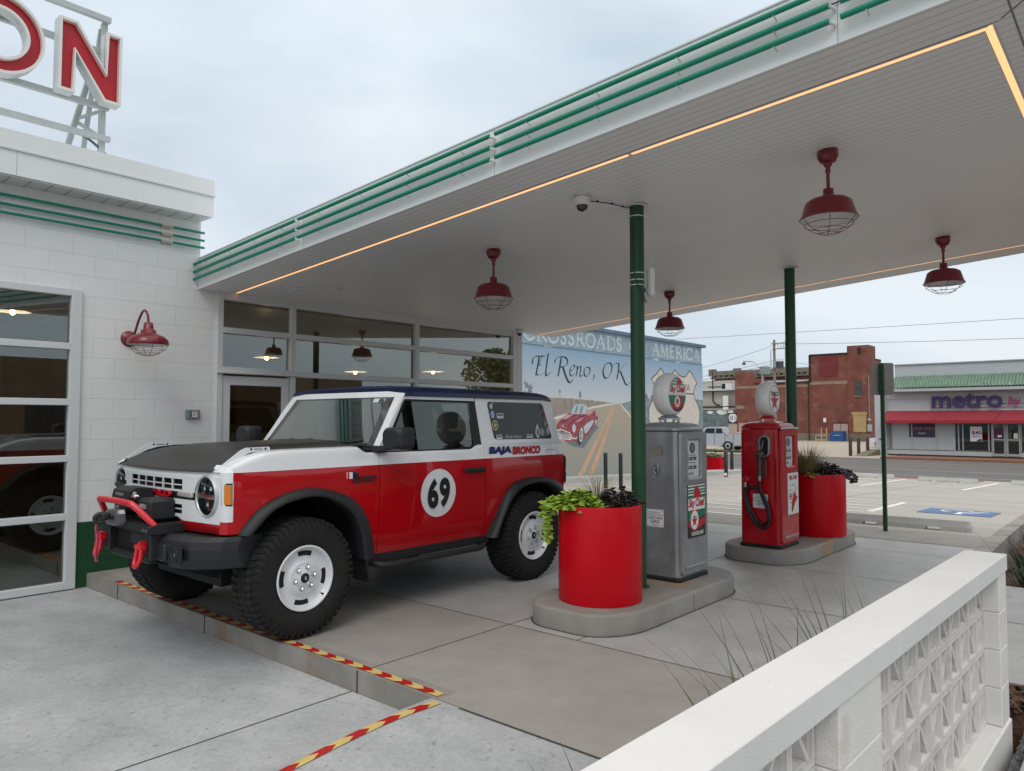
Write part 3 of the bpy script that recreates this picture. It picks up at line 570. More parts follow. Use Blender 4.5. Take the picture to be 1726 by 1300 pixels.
t = thing('counter', 'long dark service counter inside behind the door glass', 'counter', (6.5, 11, 0)); mb = MB(); mb.rbox(5.2, 8.8, 11.0, 11.6, 0, .95, in_dark, .02); build('base', mb, t); mb = MB(); mb.rbox(5.15, 8.85, 10.95, 11.65, .95, 1.0, wood, .01); build('top', mb, t)
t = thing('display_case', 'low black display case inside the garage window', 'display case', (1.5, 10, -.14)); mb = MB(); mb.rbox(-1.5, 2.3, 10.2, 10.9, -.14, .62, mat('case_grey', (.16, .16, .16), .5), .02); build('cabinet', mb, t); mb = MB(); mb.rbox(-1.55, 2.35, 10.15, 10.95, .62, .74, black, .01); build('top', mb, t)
for i, (x0, x1, z0, z1, col, lab) in enumerate(((4.95, 5.45, 1.05, 1.85, (.10, .01, .012), 'dark red poster hanging inside behind the glazed door'), (6.1, 7.6, 1.5, 2.4, (.13, .015, .015), 'wide red wall panel inside behind the windscreen'), (1.1, 1.9, .9, 2.0, (.24, .20, .06), 'yellow panel board on the back wall inside the garage window'))):
    mb = MB(); mb.rbox(x0, x1, 13.95, 13.995, z0, z1, mat('poster_frame', (.02, .02, .02), .5), .005); t = thing('poster', lab, 'poster', ((x0 + x1) / 2, 13.98, z0)); build('frame', mb, t); mb = MB(); mb.box(x0 + .03, x1 - .03, 13.94, 13.949, z0 + .03, z1 - .03, mat('poster_%d' % i, col, .5, vary=.4, vscale=5)); build('sheet', mb, t)
# small hanging banner, lit lamp inside
def inlamp(x, y, z, zc, label):
    t = thing('pendant_lamp', label, 'lamp', (x, y, zc), 'lit pendant lamps inside the station')
    mb = MB(); mb.lathe((x, y, zc), [(.0, 0), (.07, 0), (.06, -.07), (.02, -.09)], in_dark, n=14); mb.cyl((x, y, zc - .08), (x, y, z + .12), .012, in_dark, n=8); build('stem', mb, t)
    mb = MB(); mb.lathe((x, y, z), [(.03, .14), (.05, .10), (.14, .06), (.20, .0)], white_enamel, n=20); build('shade', mb, t)
    mb = MB(); mb.lathe((x, y, z - .01), [(.0, -.035), (.03, -.02), (.035, .01), (.02, .04)], bulb, n=10); build('bulb', mb, t)
    pl = bpy.data.lights.new('lamp_light', 'POINT'); pl.energy = 4; pl.color = (1, .72, .42); pl.shadow_soft_size = .05; po = bpy.data.objects.new('lamp_light', pl); COL.objects.link(po); po.parent = t; po.location = (0, 0, z - .09 - zc)
for x, y, z, lab in ((4.75, 9.6, 2.55, 'lit pendant lamp seen through the pane over the door'), (6.4, 10.8, 2.58, 'lit pendant lamp inside left of the middle storefront pane'), (8.0, 10.6, 2.42, 'lit pendant lamp inside, in the middle of the wide storefront pane'), (10.2 - 1.0, 9.9, 2.45, 'lit pendant lamp inside the rightmost storefront pane'), (2.9, 10.9, 2.95, 'lit lamp near the top of the garage window'), (1.75, 11.2, 2.52, 'lit lamp behind the second pane row of the garage window')):
    inlamp(x, y, z, 3.13, lab)

# ---------------------------------------------------------------- canopy
CX0, CX1, CY0 = 4.08, 10.82, 0.16
def cz(y): return 3.107 + .0698 * (8.4 - y)
soff = pattern('beadboard_soffit', 'brick', (0.80, 0.805, 0.81), axes='YX', bw=30, bh=0.0762, ms=0.0035, smooth=0.3, offset=0.0, mortar=(0.45, .45, .45), vary=.03, ns=1.0, bs=0.5, bd=.004, fine=.02, rough=.5)
can = thing('canopy', 'wide white filling station canopy rising outward over the pumps with beadboard underside', 'canopy', (7.4, 4.2, 3.1))
def cq(mb, x0, x1, y0, y1, dz, m, flip=False):
    P = [(x0, y0, cz(y0) + dz), (x1, y0, cz(y0) + dz), (x1, y1, cz(y1) + dz), (x0, y1, cz(y1) + dz)]
    mb.add(P, [(0, 1, 2, 3) if not flip else (3, 2, 1, 0)], m)
def cbox(mb, x0, x1, y0, y1, d0, d1, m):
    v = [(x, y, cz(y) + d) for d in (d0, d1) for (x, y) in ((x0, y0), (x1, y0), (x1, y1), (x0, y1))]
    mb.add(v, [(3, 2, 1, 0), (4, 5, 6, 7), (0, 1, 5, 4), (1, 2, 6, 5), (2, 3, 7, 6), (3, 0, 4, 7)], m)
LW = .040; LX0, LX1, LY0 = 4.53, 10.35, .61
mb = MB(); d = 0.0
for x0, x1, y0, y1 in ((CX0 + .02, LX0 - LW / 2, CY0 + .02, 8.4), (LX0 + LW / 2, LX1 - LW / 2, LY0 + LW / 2, 8.4), (LX1 + LW / 2, CX1 - .02, CY0 + .02, 8.4), (LX0 - LW / 2, LX1 + LW / 2, CY0 + .02, LY0 - LW / 2)): cq(mb, x0, x1, y0, y1, 0, soff, True)
build('soffit', mb, can)
mb = MB()   # recessed channels for the strips: sides and trim seam
for x0, x1, y0, y1 in ((LX0 - LW / 2 - .012, LX0 - LW / 2, LY0, 8.39), (LX0 + LW / 2, LX0 + LW / 2 + .006, LY0 + LW, 8.39), (LX1 - LW / 2 - .006, LX1 - LW / 2, LY0 + LW, 8.39), (LX1 + LW / 2, LX1 + LW / 2 + .012, LY0, 8.39), (LX0, LX1, LY0 - LW / 2 - .012, LY0 - LW / 2)): cbox(mb, x0, x1, y0, y1, -.004, .03, white_frame)
build('strip_trim', mb, can)
jg = mat('soffit_seam', (.22, .22, .22), .8)
mb = MB(); cbox(mb, LX0 - LW / 2 - .022, LX0 - LW / 2 - .014, LY0 - .05, 4.0, -.0015, .0, jg); cbox(mb, LX0 - .3, LX1, LY0 - LW / 2 - .10, LY0 - LW / 2 - .09, -.0015, 0, jg)
mb.add([(LX0 - .06, LY0 - .06, cz(LY0 - .06) - .0015), (LX0 - .05, LY0 - .065, cz(LY0 - .06) - .0015), (CX0 + .03, CY0 + .02, cz(CY0) - .0015), (CX0 + .02, CY0 + .03, cz(CY0) - .0015)], [(0, 1, 2, 3)], jg); build('seam', mb, can)
def ledstrip(x0, x1, y0, y1): mb = MB(); cbox(mb, x0, x1, y0, y1, .0, .012, led); build('light_strip', mb, can)
ledstrip(LX0 - LW / 2, LX0 + LW / 2, LY0 + LW / 2, 2.80); ledstrip(LX0 - LW / 2, LX0 + LW / 2, 2.84, 8.34); ledstrip(LX1 - LW / 2, LX1 + LW / 2, LY0 + LW / 2, 3.30); ledstrip(LX1 - LW / 2, LX1 + LW / 2, 3.34, 8.36); ledstrip(LX0 - LW / 2, LX1 + LW / 2, LY0 - LW / 2, LY0 + LW / 2 - .002)
mb = MB(); cbox(mb, CX0, CX0 + .02, CY0, 8.395, -.004, .352, white_metal); cbox(mb, CX1 - .02, CX1, CY0, 8.395, -.004, .352, white_metal); cbox(mb, CX0 + .02, CX1 - .02, CY0, CY0 + .02, -.004, .352, white_metal)
cbox(mb, CX0 - .008, CX0 + .03, CY0 - .008, 8.395, .352, .362, white_frame)
for y in (6.25, 3.72, 1.23): cbox(mb, CX0 - .001, CX0, y, y + .003, 0, .35, mat('thin_seam', (.25, .26, .26), .6))
build('fascia', mb, can)
mb = MB(); cbox(mb, CX0 + .03, CX1 - .02, CY0 + .02, 8.39, .335, .35, white_metal); cbox(mb, 4.10, 9.9, 8.39, 14, .1, .13, white_metal); cbox(mb, LX0 - .06, LX1 + .06, LY0 - .06, 8.39, .032, .04, in_dark); build('deck', mb, can)
brk = [8.42, 6.30, 3.70, 1.23, CY0]
for h in (.283, .193, .106):
    for a, b in zip(brk, brk[1:]):
        mb = MB(); y0, y1 = b + .03, a - .03
        if a == 8.42: y1 = 8.43
        r = .0175; mb.tube([(CX0 - .05, y0, cz(y0) + h), (CX0 - .05, y1, cz(y1) + h)], r, neon_green, n=8)
        n = 4
        for i in range(n):
            y = y0 + (y1 - y0) * (i + .5) / n; mb.cyl((CX0 - .045, y, cz(y) + h - .012), (CX0, y, cz(y) + h - .022), .0035, white_frame, n=6); mb.cyl((CX0 - .052, y, cz(y) + h - .018), (CX0 - .052, y, cz(y) + h + .016), .005, chrome, n=6)
        mb.cyl((CX0 - .045, y0, cz(y0) + h), (CX0 - .01, y0 - .02, cz(y0) + h - .012), .010, off_white, n=8)
        build('neon_tube', mb, can)
mb = MB(); mb.tube([(CX0 - .012, 8.38, cz(8.38) + .215), (CX0 - .012, CY0, cz(CY0) + .215)], .004, joint_m, n=6); build('cable', mb, can)
for (x, y) in ((5.565, 3.39), (9.13, 3.385)):
    mb = MB(); mb.cyl((x, y, .158), (x, y, cz(y) - .001), .062, green_paint, n=28); mb.cyl((x, y, .1585), (x, y, .168), .085, green_paint, n=24); mb.lathe((x, y, cz(y) - .006), [(.063, 0), (.10, .001), (.10, .004)], white_frame, n=24)
    build('post', mb, can)
for x, y in ((4.98, 7.72), (5.35, 7.5)):
    mb = MB(); mb.lathe((x, y, cz(y)), [(.0, -.016), (.055, -.014), (.07, -.0015)], white_enamel, n=20); build('smoke_sensor', mb, can)

# barn style lamps
def shade(mb, c, m1, m2, R=.2):
    mb.lathe(c, [(.036, .215), (.038, .165), (.060, .150), (.125, .138), (.160, .115), (.168, .09), (R - .008, .012), (R, .0), (R + .006, -.006), (R, -.012)], m1, n=36)
    mb.lathe(c, [(R - .003, -.010), (R - .012, .010), (.160, .088), (.150, .108), (.0, .125)], m2, n=36)
def cage(mb, c, m, R=.2):
    c = Vector(c)
    for k in range(6):
        a = radians(60 * k + 20); P = []
        for r, z in ((R, -.008), (R * .88, -.045), (R * .62, -.085), (R * .30, -.115)): P.append((c.x + r * cos(a), c.y + r * sin(a), c.z + z))
        mb.tube(catmull(P, 4), .0024, m, n=5)
    for r, z in ((R * .86, -.050), (R * .58, -.090), (R * .30, -.115)):
        P = [(c.x + r * cos(t), c.y + r * sin(t), c.z + z) for t in [2 * pi * i / 28 for i in range(29)]]; mb.tube(P, .0024, m, n=5, caps=False)
lamps = [(5.60, 5.12, 'caged dark red pendant lamp under the canopy above the vehicle roof'), (9.08, 5.02, 'caged dark red pendant lamp between the two canopy posts'), (5.60, 1.78, 'largest, nearest caged dark red pendant lamp under the canopy'), (9.14, 1.71, 'caged dark red pendant lamp at far right against the sky')]
proto = None
for x, y, lab in lamps:
    z = cz(y)
    if proto is None:
        proto = thing('pendant_lamp', lab, 'lamp', (x, y, z), 'caged red pendant lamps under the canopy')
        mb = MB(); mb.lathe((x, y, z), [(.0, .012), (.072, .012), (.074, -.045), (.055, -.085), (.030, -.095)], dark_red, n=28); build('ceiling_cup', mb, proto)
        mb = MB(); mb.lathe((x, y, z), [(.032, -.092), (.030, -.11), (.016, -.125), (.018, -.14), (.020, -.16), (.0125, -.165), (.0125, -.285), (.020, -.29), (.036, -.30), (.040, -.355)], dark_red, n=20); build('stem', mb, proto)
        mb = MB(); shade(mb, (x, y, z - .50), dark_red, white_enamel); build('shade', mb, proto)
        mb = MB(); cage(mb, (x, y, z - .50), dark_red); build('cage', mb, proto)
        mb = MB(); mb.lathe((x, y, z - .455), [(.0, -.03), (.035, -.018), (.045, .01), (.03, .05), (.02, .07)], white_enamel, n=16); build('bulb', mb, proto)
    else: dup(proto, (x, y, z), label=lab)
t = thing('wall_lamp', 'caged dark red gooseneck barn lamp on the white block wall', 'lamp', (3.32, YW, 2.48))
mb = MB(); mb.lathe((3.325, YW, 2.46), [(.0, .05), (.04, .045), (.055, .03), (.075, .022), (.088, .0)], dark_red, axis=(0, -1, 0), n=28); build('wall_plate', mb, t)
mb = MB(); mb.tube(catmull([(3.335, YW - .04, 2.46), (3.338, YW - .10, 2.50), (3.345, YW - .20, 2.66), (3.35, YW - .30, 2.745), (3.355, YW - .38, 2.70), (3.36, YW - .40, 2.60)], 6), .0125, dark_red, n=10); build('gooseneck', mb, t)
mb = MB(); c = (3.36, YW - .40, 2.375); mb.lathe(c, [(.018, .24), (.045, .225), (.05, .17), (.058, .155), (.075, .15), (.075, .12), (.11, .105), (.16, .085), (.195, .05), (.20, .02), (.205, .0), (.195, -.006)], dark_red, n=36); mb.lathe(c, [(.197, -.004), (.185, .02), (.15, .07), (.0, .09)], white_enamel, n=36); build('shade', mb, t)
mb = MB(); cage(mb, c, dark_red, .196); build('cage', mb, t)

# dome cameras
def dome(x, y, s, label):
    t = thing('dome_camera', label, 'security camera', (x, y, cz(y)))
    mb = MB(); mb.lathe((x, y, cz(y)), [(.0, .004), (.072 * s, .004), (.072 * s, -.012), (.068 * s, -.045 * s), (.048 * s, -.082 * s), (.0, -.084 * s)], white_enamel, n=28); build('housing', mb, t)
    mb = MB(); mb.lathe((x, y, cz(y) - .078 * s), [(.050 * s, 0), (.050 * s, -.012 * s), (.036 * s, -.04 * s), (.0, -.055 * s)], mat('smoked_dome', (.01, .01, .012), .08, coat=1), n=24); build('dome', mb, t)
    mb = MB(); mb.lathe((x, y, cz(y) - .010), [(.0735 * s, 0), (.0735 * s, -.004)], black, n=28); build('gasket', mb, t)
    return t
dome(4.985, 3.56, 1.0, 'white dome security camera under the canopy left of the nearest green post')
dome(9.60, 8.17, .9, 'small white dome security camera at the storefront corner')
mb = MB(); blue_wire = mat('blue_data_cable', (.01, .035, .11), .5)
P = [(5.04, 3.55, cz(3.55) - .03), (5.15, 3.52, cz(3.5) - .022), (5.3, 3.47, cz(3.5) - .018), (5.42, 3.44, cz(3.5) - .02), (5.50, 3.39, cz(3.5) - .05), (5.498, 3.385, 3.2), (5.498, 3.38, 2.9), (5.50, 3.36, 2.78), (5.54, 3.325, 2.68), (5.60, 3.32, 2.60)]
mb.tube(catmull(P, 5), .0045, blue_wire, n=6)
for q in (P[1], P[2], P[3]): mb.rbox(q[0] - .008, q[0] + .008, q[1] - .008, q[1] + .008, q[2] - .006, q[2] + .01, black, .002)
tag(build('data_cable', mb, loc=(5.04, 3.55, cz(3.55))), 'thin blue cable from the dome camera down the nearest green post', 'cable')
t = thing('wireless_antenna', 'slim white wireless antenna unit strapped to the nearest green post', 'antenna', (5.66, 3.36, 2.8))
mb = MB(); mb.rbox(5.655, 5.715, 3.29, 3.36, 2.66, 2.93, white_enamel, .02); mb.rbox(5.63, 5.66, 3.34, 3.40, 2.70, 2.74, steel, .003); build('unit', mb, t)
mb = MB(); mb.tube([(5.69, 3.325, 2.93), (5.69, 3.325, 3.12)], .004, white_enamel, n=6); build('whip', mb, t)
mb = MB()
for z in (2.86, 2.80, 2.755, 3.36): mb.lathe((5.565, 3.39, z), [(.063, .004), (.0645, .004), (.0645, -.004), (.063, -.004)], off_white if z < 3 else white_enamel, n=28)
build('strap', mb, t)

# ---------------------------------------------------------------- roof sign
SY = 8.95
t = thing('sign_frame', 'pale steel lattice frame carrying the roof letters', 'sign frame', (3.2, SY, 4.3))
grey_steel = mat('pale_grey_steel_paint', (.46, .50, .50), .5, vary=.08, vscale=4)
def beam(name, P, r=.03, m=grey_steel, parent=t): 
    mb = MB(); a, b = Vector(P[0]), Vector(P[1]); d = (b - a).normalized(); u = d.cross(Vector((0, 1, 0))).normalized() if abs(d.y) < .9 else Vector((1, 0, 0)); v = d.cross(u)
    R = [[tuple(q + u * sx * r + v * sy * r) for sx, sy in ((-1, -1), (1, -1), (1, 1), (-1, 1))] for q in (a, b)]; mb.loft(R, m, caps=True); build(name, mb, parent)
for z in (6.19, 5.79, 5.16, 4.80): beam('beam', ((-3.5, SY + .06, z), (3.28 if z != 4.80 else 3.30, SY + .06, z)), .030)
beam('conduit', ((-3.5, SY + .30, 4.66), (2.62, SY + .30, 4.66)), .012)
for x in (3.235, .9, -1.4):
    beam('upright', ((x, SY + .12, 4.3), (x, SY + .12, 6.16)), .030); beam('upright', ((x - .10, SY + .52, 4.3), (x - .02, SY + .16, 6.1)), .022); beam('upright', ((x - .30, SY + .65, 4.3), (x - .02, SY + .22, 5.9)), .028)
    for k in range(5):
        z = 4.5 + k * .32; a = (x, SY + .12, z); b = (x - .20 + .03 * k, SY + .58 - .09 * k, z + (.26 if k % 2 else -.05)); beam('brace', (a, b), .016)
mb = MB(); mb.tube(catmull([(2.9, SY + .2, 4.85), (3.1, SY + .14, 4.78), (3.30, SY + .1, 4.62), (3.42, SY, 4.46), (3.46, SY - .1, 4.32)], 5), .016, mat('grey_flex_conduit', (.12, .14, .15), .5), n=8); build('flex_conduit', mb, t)
can_m = mat('letter_can_white', (.56, .60, .61), .4); face_red = mat('letter_face_red', (.44, .004, .012), .35); edge_w = mat('letter_edge_cream', (.72, .70, .66), .4)
def letter(name, outer, holes, label, x, z):
    """open channel letter: outline polygons in metres from the letter's lower left corner"""
    t = thing(name, label, 'sign letter', (x, SY, z), 'red channel letters on the roof')
    D = .17; rim = MB(); face = MB()
    def inset(P, k):
        n = len(P); A = sum(P[i][0] * P[(i + 1) % n][1] - P[(i + 1) % n][0] * P[i][1] for i in range(n)) / 2; s = 1 if A > 0 else -1; out = []
        for i in range(n):
            a, b, c = Vector(P[i - 1]), Vector(P[i]), Vector(P[(i + 1) % n]); d1 = (b - a).normalized(); d2 = (c - b).normalized(); n1 = Vector((-d1.y, d1.x)) * s; n2 = Vector((-d2.y, d2.x)) * s
            m = n1 + n2; m = m / max(.35, m.dot(n1)) if m.length > 1e-6 else n1; out.append(tuple(b + m * k))
        return out
    for P, sgn in [(outer, 1)] + [(h, -1) for h in holes]:
        Q = inset(P, sgn * .028); n = len(P)
        for i in range(n):
            j = (i + 1) % n; a, b, c, d = P[i], P[j], Q[j], Q[i]
            rim.add([(x + a[0], SY - D, z + a[1]), (x + b[0], SY - D, z + b[1]), (x + b[0], SY, z + b[1]), (x + a[0], SY, z + a[1])], [(0, 1, 2, 3)], can_m)
            rim.add([(x + a[0], SY - D, z + a[1]), (x + b[0], SY - D, z + b[1]), (x + c[0], SY - D, z + c[1]), (x + d[0], SY - D, z + d[1])], [(0, 1, 2, 3)], edge_w)
            rim.add([(x + d[0], SY - D, z + d[1]), (x + c[0], SY - D, z + c[1]), (x + c[0], SY - D + .06, z + c[1]), (x + d[0], SY - D + .06, z + d[1])], [(0, 1, 2, 3)], edge_w)
    p = Pic(max(q[0] for q in outer), max(q[1] for q in outer), .008); p.poly(outer, face_red)
    for h in holes: p.poly(h, None)
    p.emit(face, (x, SY - D + .06, z), (1, 0, 0), (0, 0, 1)); back = MB(); p2 = Pic(p.w, p.h, .008); p2.a = [[can_m if c else None for c in r] for r in p.a]; p2.emit(back, (x, SY, z), (1, 0, 0), (0, 0, 1))
    build('letter_can', rim, t); build('letter_face', face, t); build('letter_back', back, t)
LX, LZ, LH = 2.69, 5.14, .80
letter('letter_n', [(0, 0), (.165, 0), (.165, .46), (.46, 0), (.64, 0), (.64, LH), (.475, LH), (.475, .34), (.18, LH), (0, LH)], [], 'red letter N with white rim at the right end of the roof sign', LX, LZ)
ov = lambda rx, ry, cx, cy: [(cx + rx * cos(a), cy + ry * sin(a)) for a in [2 * pi * i / 40 for i in range(40)]]
letter('letter_o', ov(.41, .42, .41, .40), [ov(.245, .25, .41, .40)], 'red letter O with white rim, cut by the left edge', 1.74, LZ)
letter('letter_i', [(0, 0), (.17, 0), (.17, LH), (0, LH)], [], 'red letter I next to the O, outside the left edge', 1.40, LZ)
# ---------------------------------------------------------------- red, white and blue off-road vehicle
YC = 5.74; AX = (3.13, 5.76); AZ = .435
V = thing('offroad_vehicle', 'red and white two door off-road vehicle with matte black hood and race number 69', 'car', (4.45, YC, 0))
HALF = [(.40, .885), (.50, .92), (.62, .945), (.80, .958), (1.0, .965), (1.16, .962), (1.22, .955), (1.35, .932), (1.40, .92)]
NARROW = [(2.547, .9016), (2.552, .9275), (2.562, .951), (2.58, .969), (2.606, .978), (2.66, .991), (2.80, 1.0)]
def half(z, x=4): return lerp(z, HALF) * lerp(x, NARROW) * (1 if x < 5.9 else 1 - .03 * ((x - 5.9) / .48) ** 2)
def topz(x): return lerp(x, [(2.46, 1.205), (2.54, 1.222), (2.62, 1.255), (2.72, 1.298), (2.85, 1.333), (3.0, 1.346), (3.68, 1.352), (3.735, 1.312), (4.97, 1.308), (5.06, 1.347), (6.4, 1.345)])
FA_O = [(2.64, .79), (2.674, .845), (2.806, .975), (3.042, 1.066), (3.295, 1.07), (3.569, .978), (3.715, .82), (3.77, .65), (3.795, .50)]
FA_I = [(2.715, .79), (2.762, .845), (2.89, .955), (3.10, 1.012), (3.31, 1.0), (3.53, .875), (3.62, .72), (3.65, .60), (3.665, .49)]
RA_O = [(5.15, .48), (5.233, .616), (5.36, .83), (5.49, .955), (5.68, 1.0), (5.885, 1.008), (6.08, .982), (6.283, .90), (6.355, .78)]
RA_I = [(5.215, .48), (5.275, .61), (5.40, .79), (5.53, .895), (5.70, .945), (5.88, .95), (6.03, .915), (6.19, .82), (6.255, .72)]
def archz(x):
    if x < 2.66: return .80
    if x < 3.78: return lerp(x, [((o[0] * .7 + i[0] * .3), (o[1] * .7 + i[1] * .3)) for o, i in zip(FA_O, FA_I)]) if x < 3.75 else .50
    if x < 5.18: return .50
    return lerp(x, [((o[0] * .7 + i[0] * .3), (o[1] * .7 + i[1] * .3)) for o, i in zip(RA_O, RA_I)])
for side in (1, -1):
    def Q(x, s, z): return (x, YC - s * side, z)
    def fw(mb, rows, m, smooth=True):
        mb.loft(rows if side == 1 else rows[::-1], m, closed=False, smooth=smooth)
    def panel(name, x0, x1, shoulder=False, parent=V, label=None):
        mb = MB(); n = max(3, int((x1 - x0) / .035)); xs = [x0 + (x1 - x0) * i / n for i in range(n + 1)]
        if side == 1 or True:
            R = [[Q(x, half(archz(x) + (1.22 - archz(x)) * k / 6, x), archz(x) + (1.22 - archz(x)) * k / 6) for x in xs] for k in range(7)]
            fw(mb, R, red_gloss)
            R = [[Q(x, half(1.22 + (max(topz(x), 1.2205) - 1.22) * k / 3, x), 1.22 + (max(topz(x), 1.2205) - 1.22) * k / 3) for x in xs] for k in range(4)]
            if shoulder:
                for ds, dz in ((.018, .012), (.05, .018), (.145, .020)): R.append([Q(x, (half(topz(x), x) - ds) if ds < .1 else min(.80, half(topz(x), x) - .03), max(topz(x), 1.2205) + dz) for x in xs])
            else: R.append([Q(x, half(topz(x), x) - .035, topz(x) + .004) for x in xs])
            fw(mb, R, white_gloss)
            # turned-in edges so that the gaps between panels read as dark seams
            for xe in (x0, x1):
                if xe < 3 or xe > 6: continue
                for za, zb, mm in ((archz(xe), 1.22, red_gloss), (1.22, topz(xe), white_gloss)):
                    zs = [za + (zb - za) * k / 6 for k in range(7)]; mb.loft([[Q(xe, half(z, xe), z) for z in zs], [Q(xe, half(z, xe) - .03, z) for z in zs]], mm, closed=False)
        o = build(name, mb, parent)
        if label: o['label'] = label
        return o
    panel('fender', 2.605, 3.856, True); door = panel('door', 3.862, 5.118); panel('quarter_panel', 5.124, 6.37)
    # black liner behind the seams and the inner cab side
    mb = MB(); mb.loft([[Q(3.75, .90, .5), Q(5.2, .90, .5)], [Q(3.75, .90, 1.30), Q(5.2, .90, 1.30)]], black, closed=False); build('inner_side', mb, V)
    # wheel arch liners
    for A, cx in ((FA_I, AX[0]), (RA_I, AX[1])):
        P = catmull(A, 3); mb = MB(); mb.loft([[Q(x, .955, z + .012) for x, z in P], [Q(x, .50, z + .02) for x, z in P]], black, closed=False)
        c = [Q(cx, .50, .5)]; mb.add([Q(x, .50, z + .02) for x, z in P] + c, [(i, i + 1, len(P)) for i in range(len(P) - 1)], black); build('wheel_well', mb, V)
    # wheel arch flares
    for O, I in ((FA_O, FA_I), (RA_O, RA_I)):
        Po, Pi = catmull(O, 5), catmull(I, 5); mb = MB(); R = []
        for f, s in ((0, None), (.04, .995), (.25, 1.018), (.6, 1.035), (.93, 1.040), (1.0, 1.030), (1.0, .93)):
            row = []
            for (a, b), (c, d) in zip(Po, Pi):
                x, z = a + (c - a) * f, b + (d - b) * f; k = lerp(x, [(2.60, .955), (2.75, .985), (2.9, 1.0), (6.1, 1.0), (6.36, .975)])
                row.append(Q(x, (half(z, x) - .004) if s is None else s * k, z))
            R.append(row)
        fw(mb, R[::-1], black_plastic); o = build('wheel_arch_flare', mb, V)
    # rocker and side step
    mb = MB(); mb.rbox(3.74, 5.22, *sorted((YC - side * .80, YC - side * .925)), .42, .515, black_plastic, .02); build('sill', mb, V)
    mb = MB(); mb.tube([Q(3.80, .80, .44), Q(3.86, .97, .415), Q(3.95, 1.0, .41), Q(5.0, 1.0, .41), Q(5.08, .97, .415), Q(5.14, .80, .44)], .028, black_plastic, n=10); build('side_step', mb, V)
    mb = MB(); mb.prism([(3.655, .62), (3.70, .62), (3.745, .30), (3.735, .30)], *sorted((YC - side * .70, YC - side * 1.0)), black_plastic, 'y'); build('mud_flap', mb, V)
    # cab side: pillar, strips, windows
    def sg(z): return .905 - (z - 1.31) * .115
    def flat(mb, P, m, ds=0.0): 
        vs = [Q(x, sg(z) + ds, z) for x, z in P]; mb.add(vs, [tuple(range(len(P))) if side == 1 else tuple(range(len(P) - 1, -1, -1))], m)
    mb = MB()
    a = [(3.885, 1.335), (3.945, 1.42), (4.03, 1.56), (4.115, 1.695), (4.175, 1.775), (4.22, 1.812)]; b = [(3.975, 1.335), (4.02, 1.42), (4.095, 1.56), (4.172, 1.695), (4.215, 1.765), (4.25, 1.80)]
    for i in range(5): flat(mb, [a[i], b[i], b[i + 1], a[i + 1]], white_gloss)
    flat(mb, [(4.215, 1.765), (5.074, 1.762), (5.072, 1.797), (4.24, 1.80)], white_gloss, .002)
    build('windscreen_pillar', mb, V)
    mb = MB(); flat(mb, [(3.93, 1.300), (4.99, 1.300), (4.99, 1.325), (3.945, 1.325)], black, .004); flat(mb, [(3.932, 1.325), (3.972, 1.325), (4.222, 1.752), (4.212, 1.764), (4.19, 1.745)], black, .004)
    flat(mb, [(4.212, 1.764), (4.222, 1.748), (5.0, 1.745), (5.0, 1.762)], black, .004); flat(mb, [(4.985, 1.762), (5.075, 1.762), (5.118, 1.351), (5.062, 1.351), (4.99, 1.300), (4.97, 1.315), (5.01, 1.36)], black_plastic, .004); build('window_seal', mb, V)
    mb = MB(); flat(mb, [(3.96, 1.322), (5.01, 1.322), (5.02, 1.37), (4.99, 1.748), (4.222, 1.750)], glass('car_side_glass', (.24, .27, .28), refl=2.0), -.004); build('side_window', mb, V)
    # rear quarter with window
    O4 = [(5.128, 1.351), (6.352, 1.351), (6.235, 1.797), (5.080, 1.797)]; H4 = [(5.31, 1.392), (6.225, 1.385), (6.105, 1.757), (5.245, 1.760)]
    def rounded(P, r, n=5):
        out = []
        for i in range(4):
            a, b, c = Vector(P[i - 1]), Vector(P[i]), Vector(P[(i + 1) % 4]); p0 = b + (a - b).normalized() * r; p1 = b + (c - b).normalized() * r
            for k in range(n): t = k / (n - 1); out.append(tuple((p0 * (1 - t) ** 2) + b * (2 * t * (1 - t)) + p1 * t * t))
        return out
    H = rounded(H4, .045); mb = MB(); n = len(H); OO = [O4[i // 5] for i in range(n)]
    for i in range(n):
        j = (i + 1) % n; P = [OO[i], OO[j], H[j], H[i]] if OO[i] != OO[j] else [OO[i], H[j], H[i]]
        flat(mb, P, white_gloss)
    build('rear_pillar', mb, V)
    mb = MB(); flat(mb, H, mat('dark_privacy_glass', (.004, .005, .006), .08, coat=.0, spec=.45), -.003); qw = build('rear_side_window', mb, V)
    if side == 1:
        grey_st = mat('sticker_grey', (.62, .63, .64), .5); yel_st = mat('sticker_yellow', (.55, .50, .28), .5); blue_st = mat('sticker_blue', (.25, .35, .55), .5); red_st = mat('sticker_red', (.38, .04, .02), .5)
        def stk(x, z, rx, rz, m, inner=None, n=20):
            mb = MB(); mb.add([Q(x + rx * cos(t), sg(z + rz * sin(t)) + .001, z + rz * sin(t)) for t in [2 * pi * i / n for i in range(n)]], [tuple(range(n))], m)
            if inner: mb.add([Q(x + rx * .72 * cos(t), sg(z + rz * .72 * sin(t)) + .002, z + rz * .72 * sin(t)) for t in [2 * pi * i / n for i in range(n)]], [tuple(range(n))], inner); mb.add([Q(x + rx * .5 * cos(t), sg(z + rz * .5 * sin(t)) + .003, z + rz * .5 * sin(t)) for t in [2 * pi * i / 5 for i in range(5)]], [tuple(range(5))], m)
            build('sticker', mb, V)
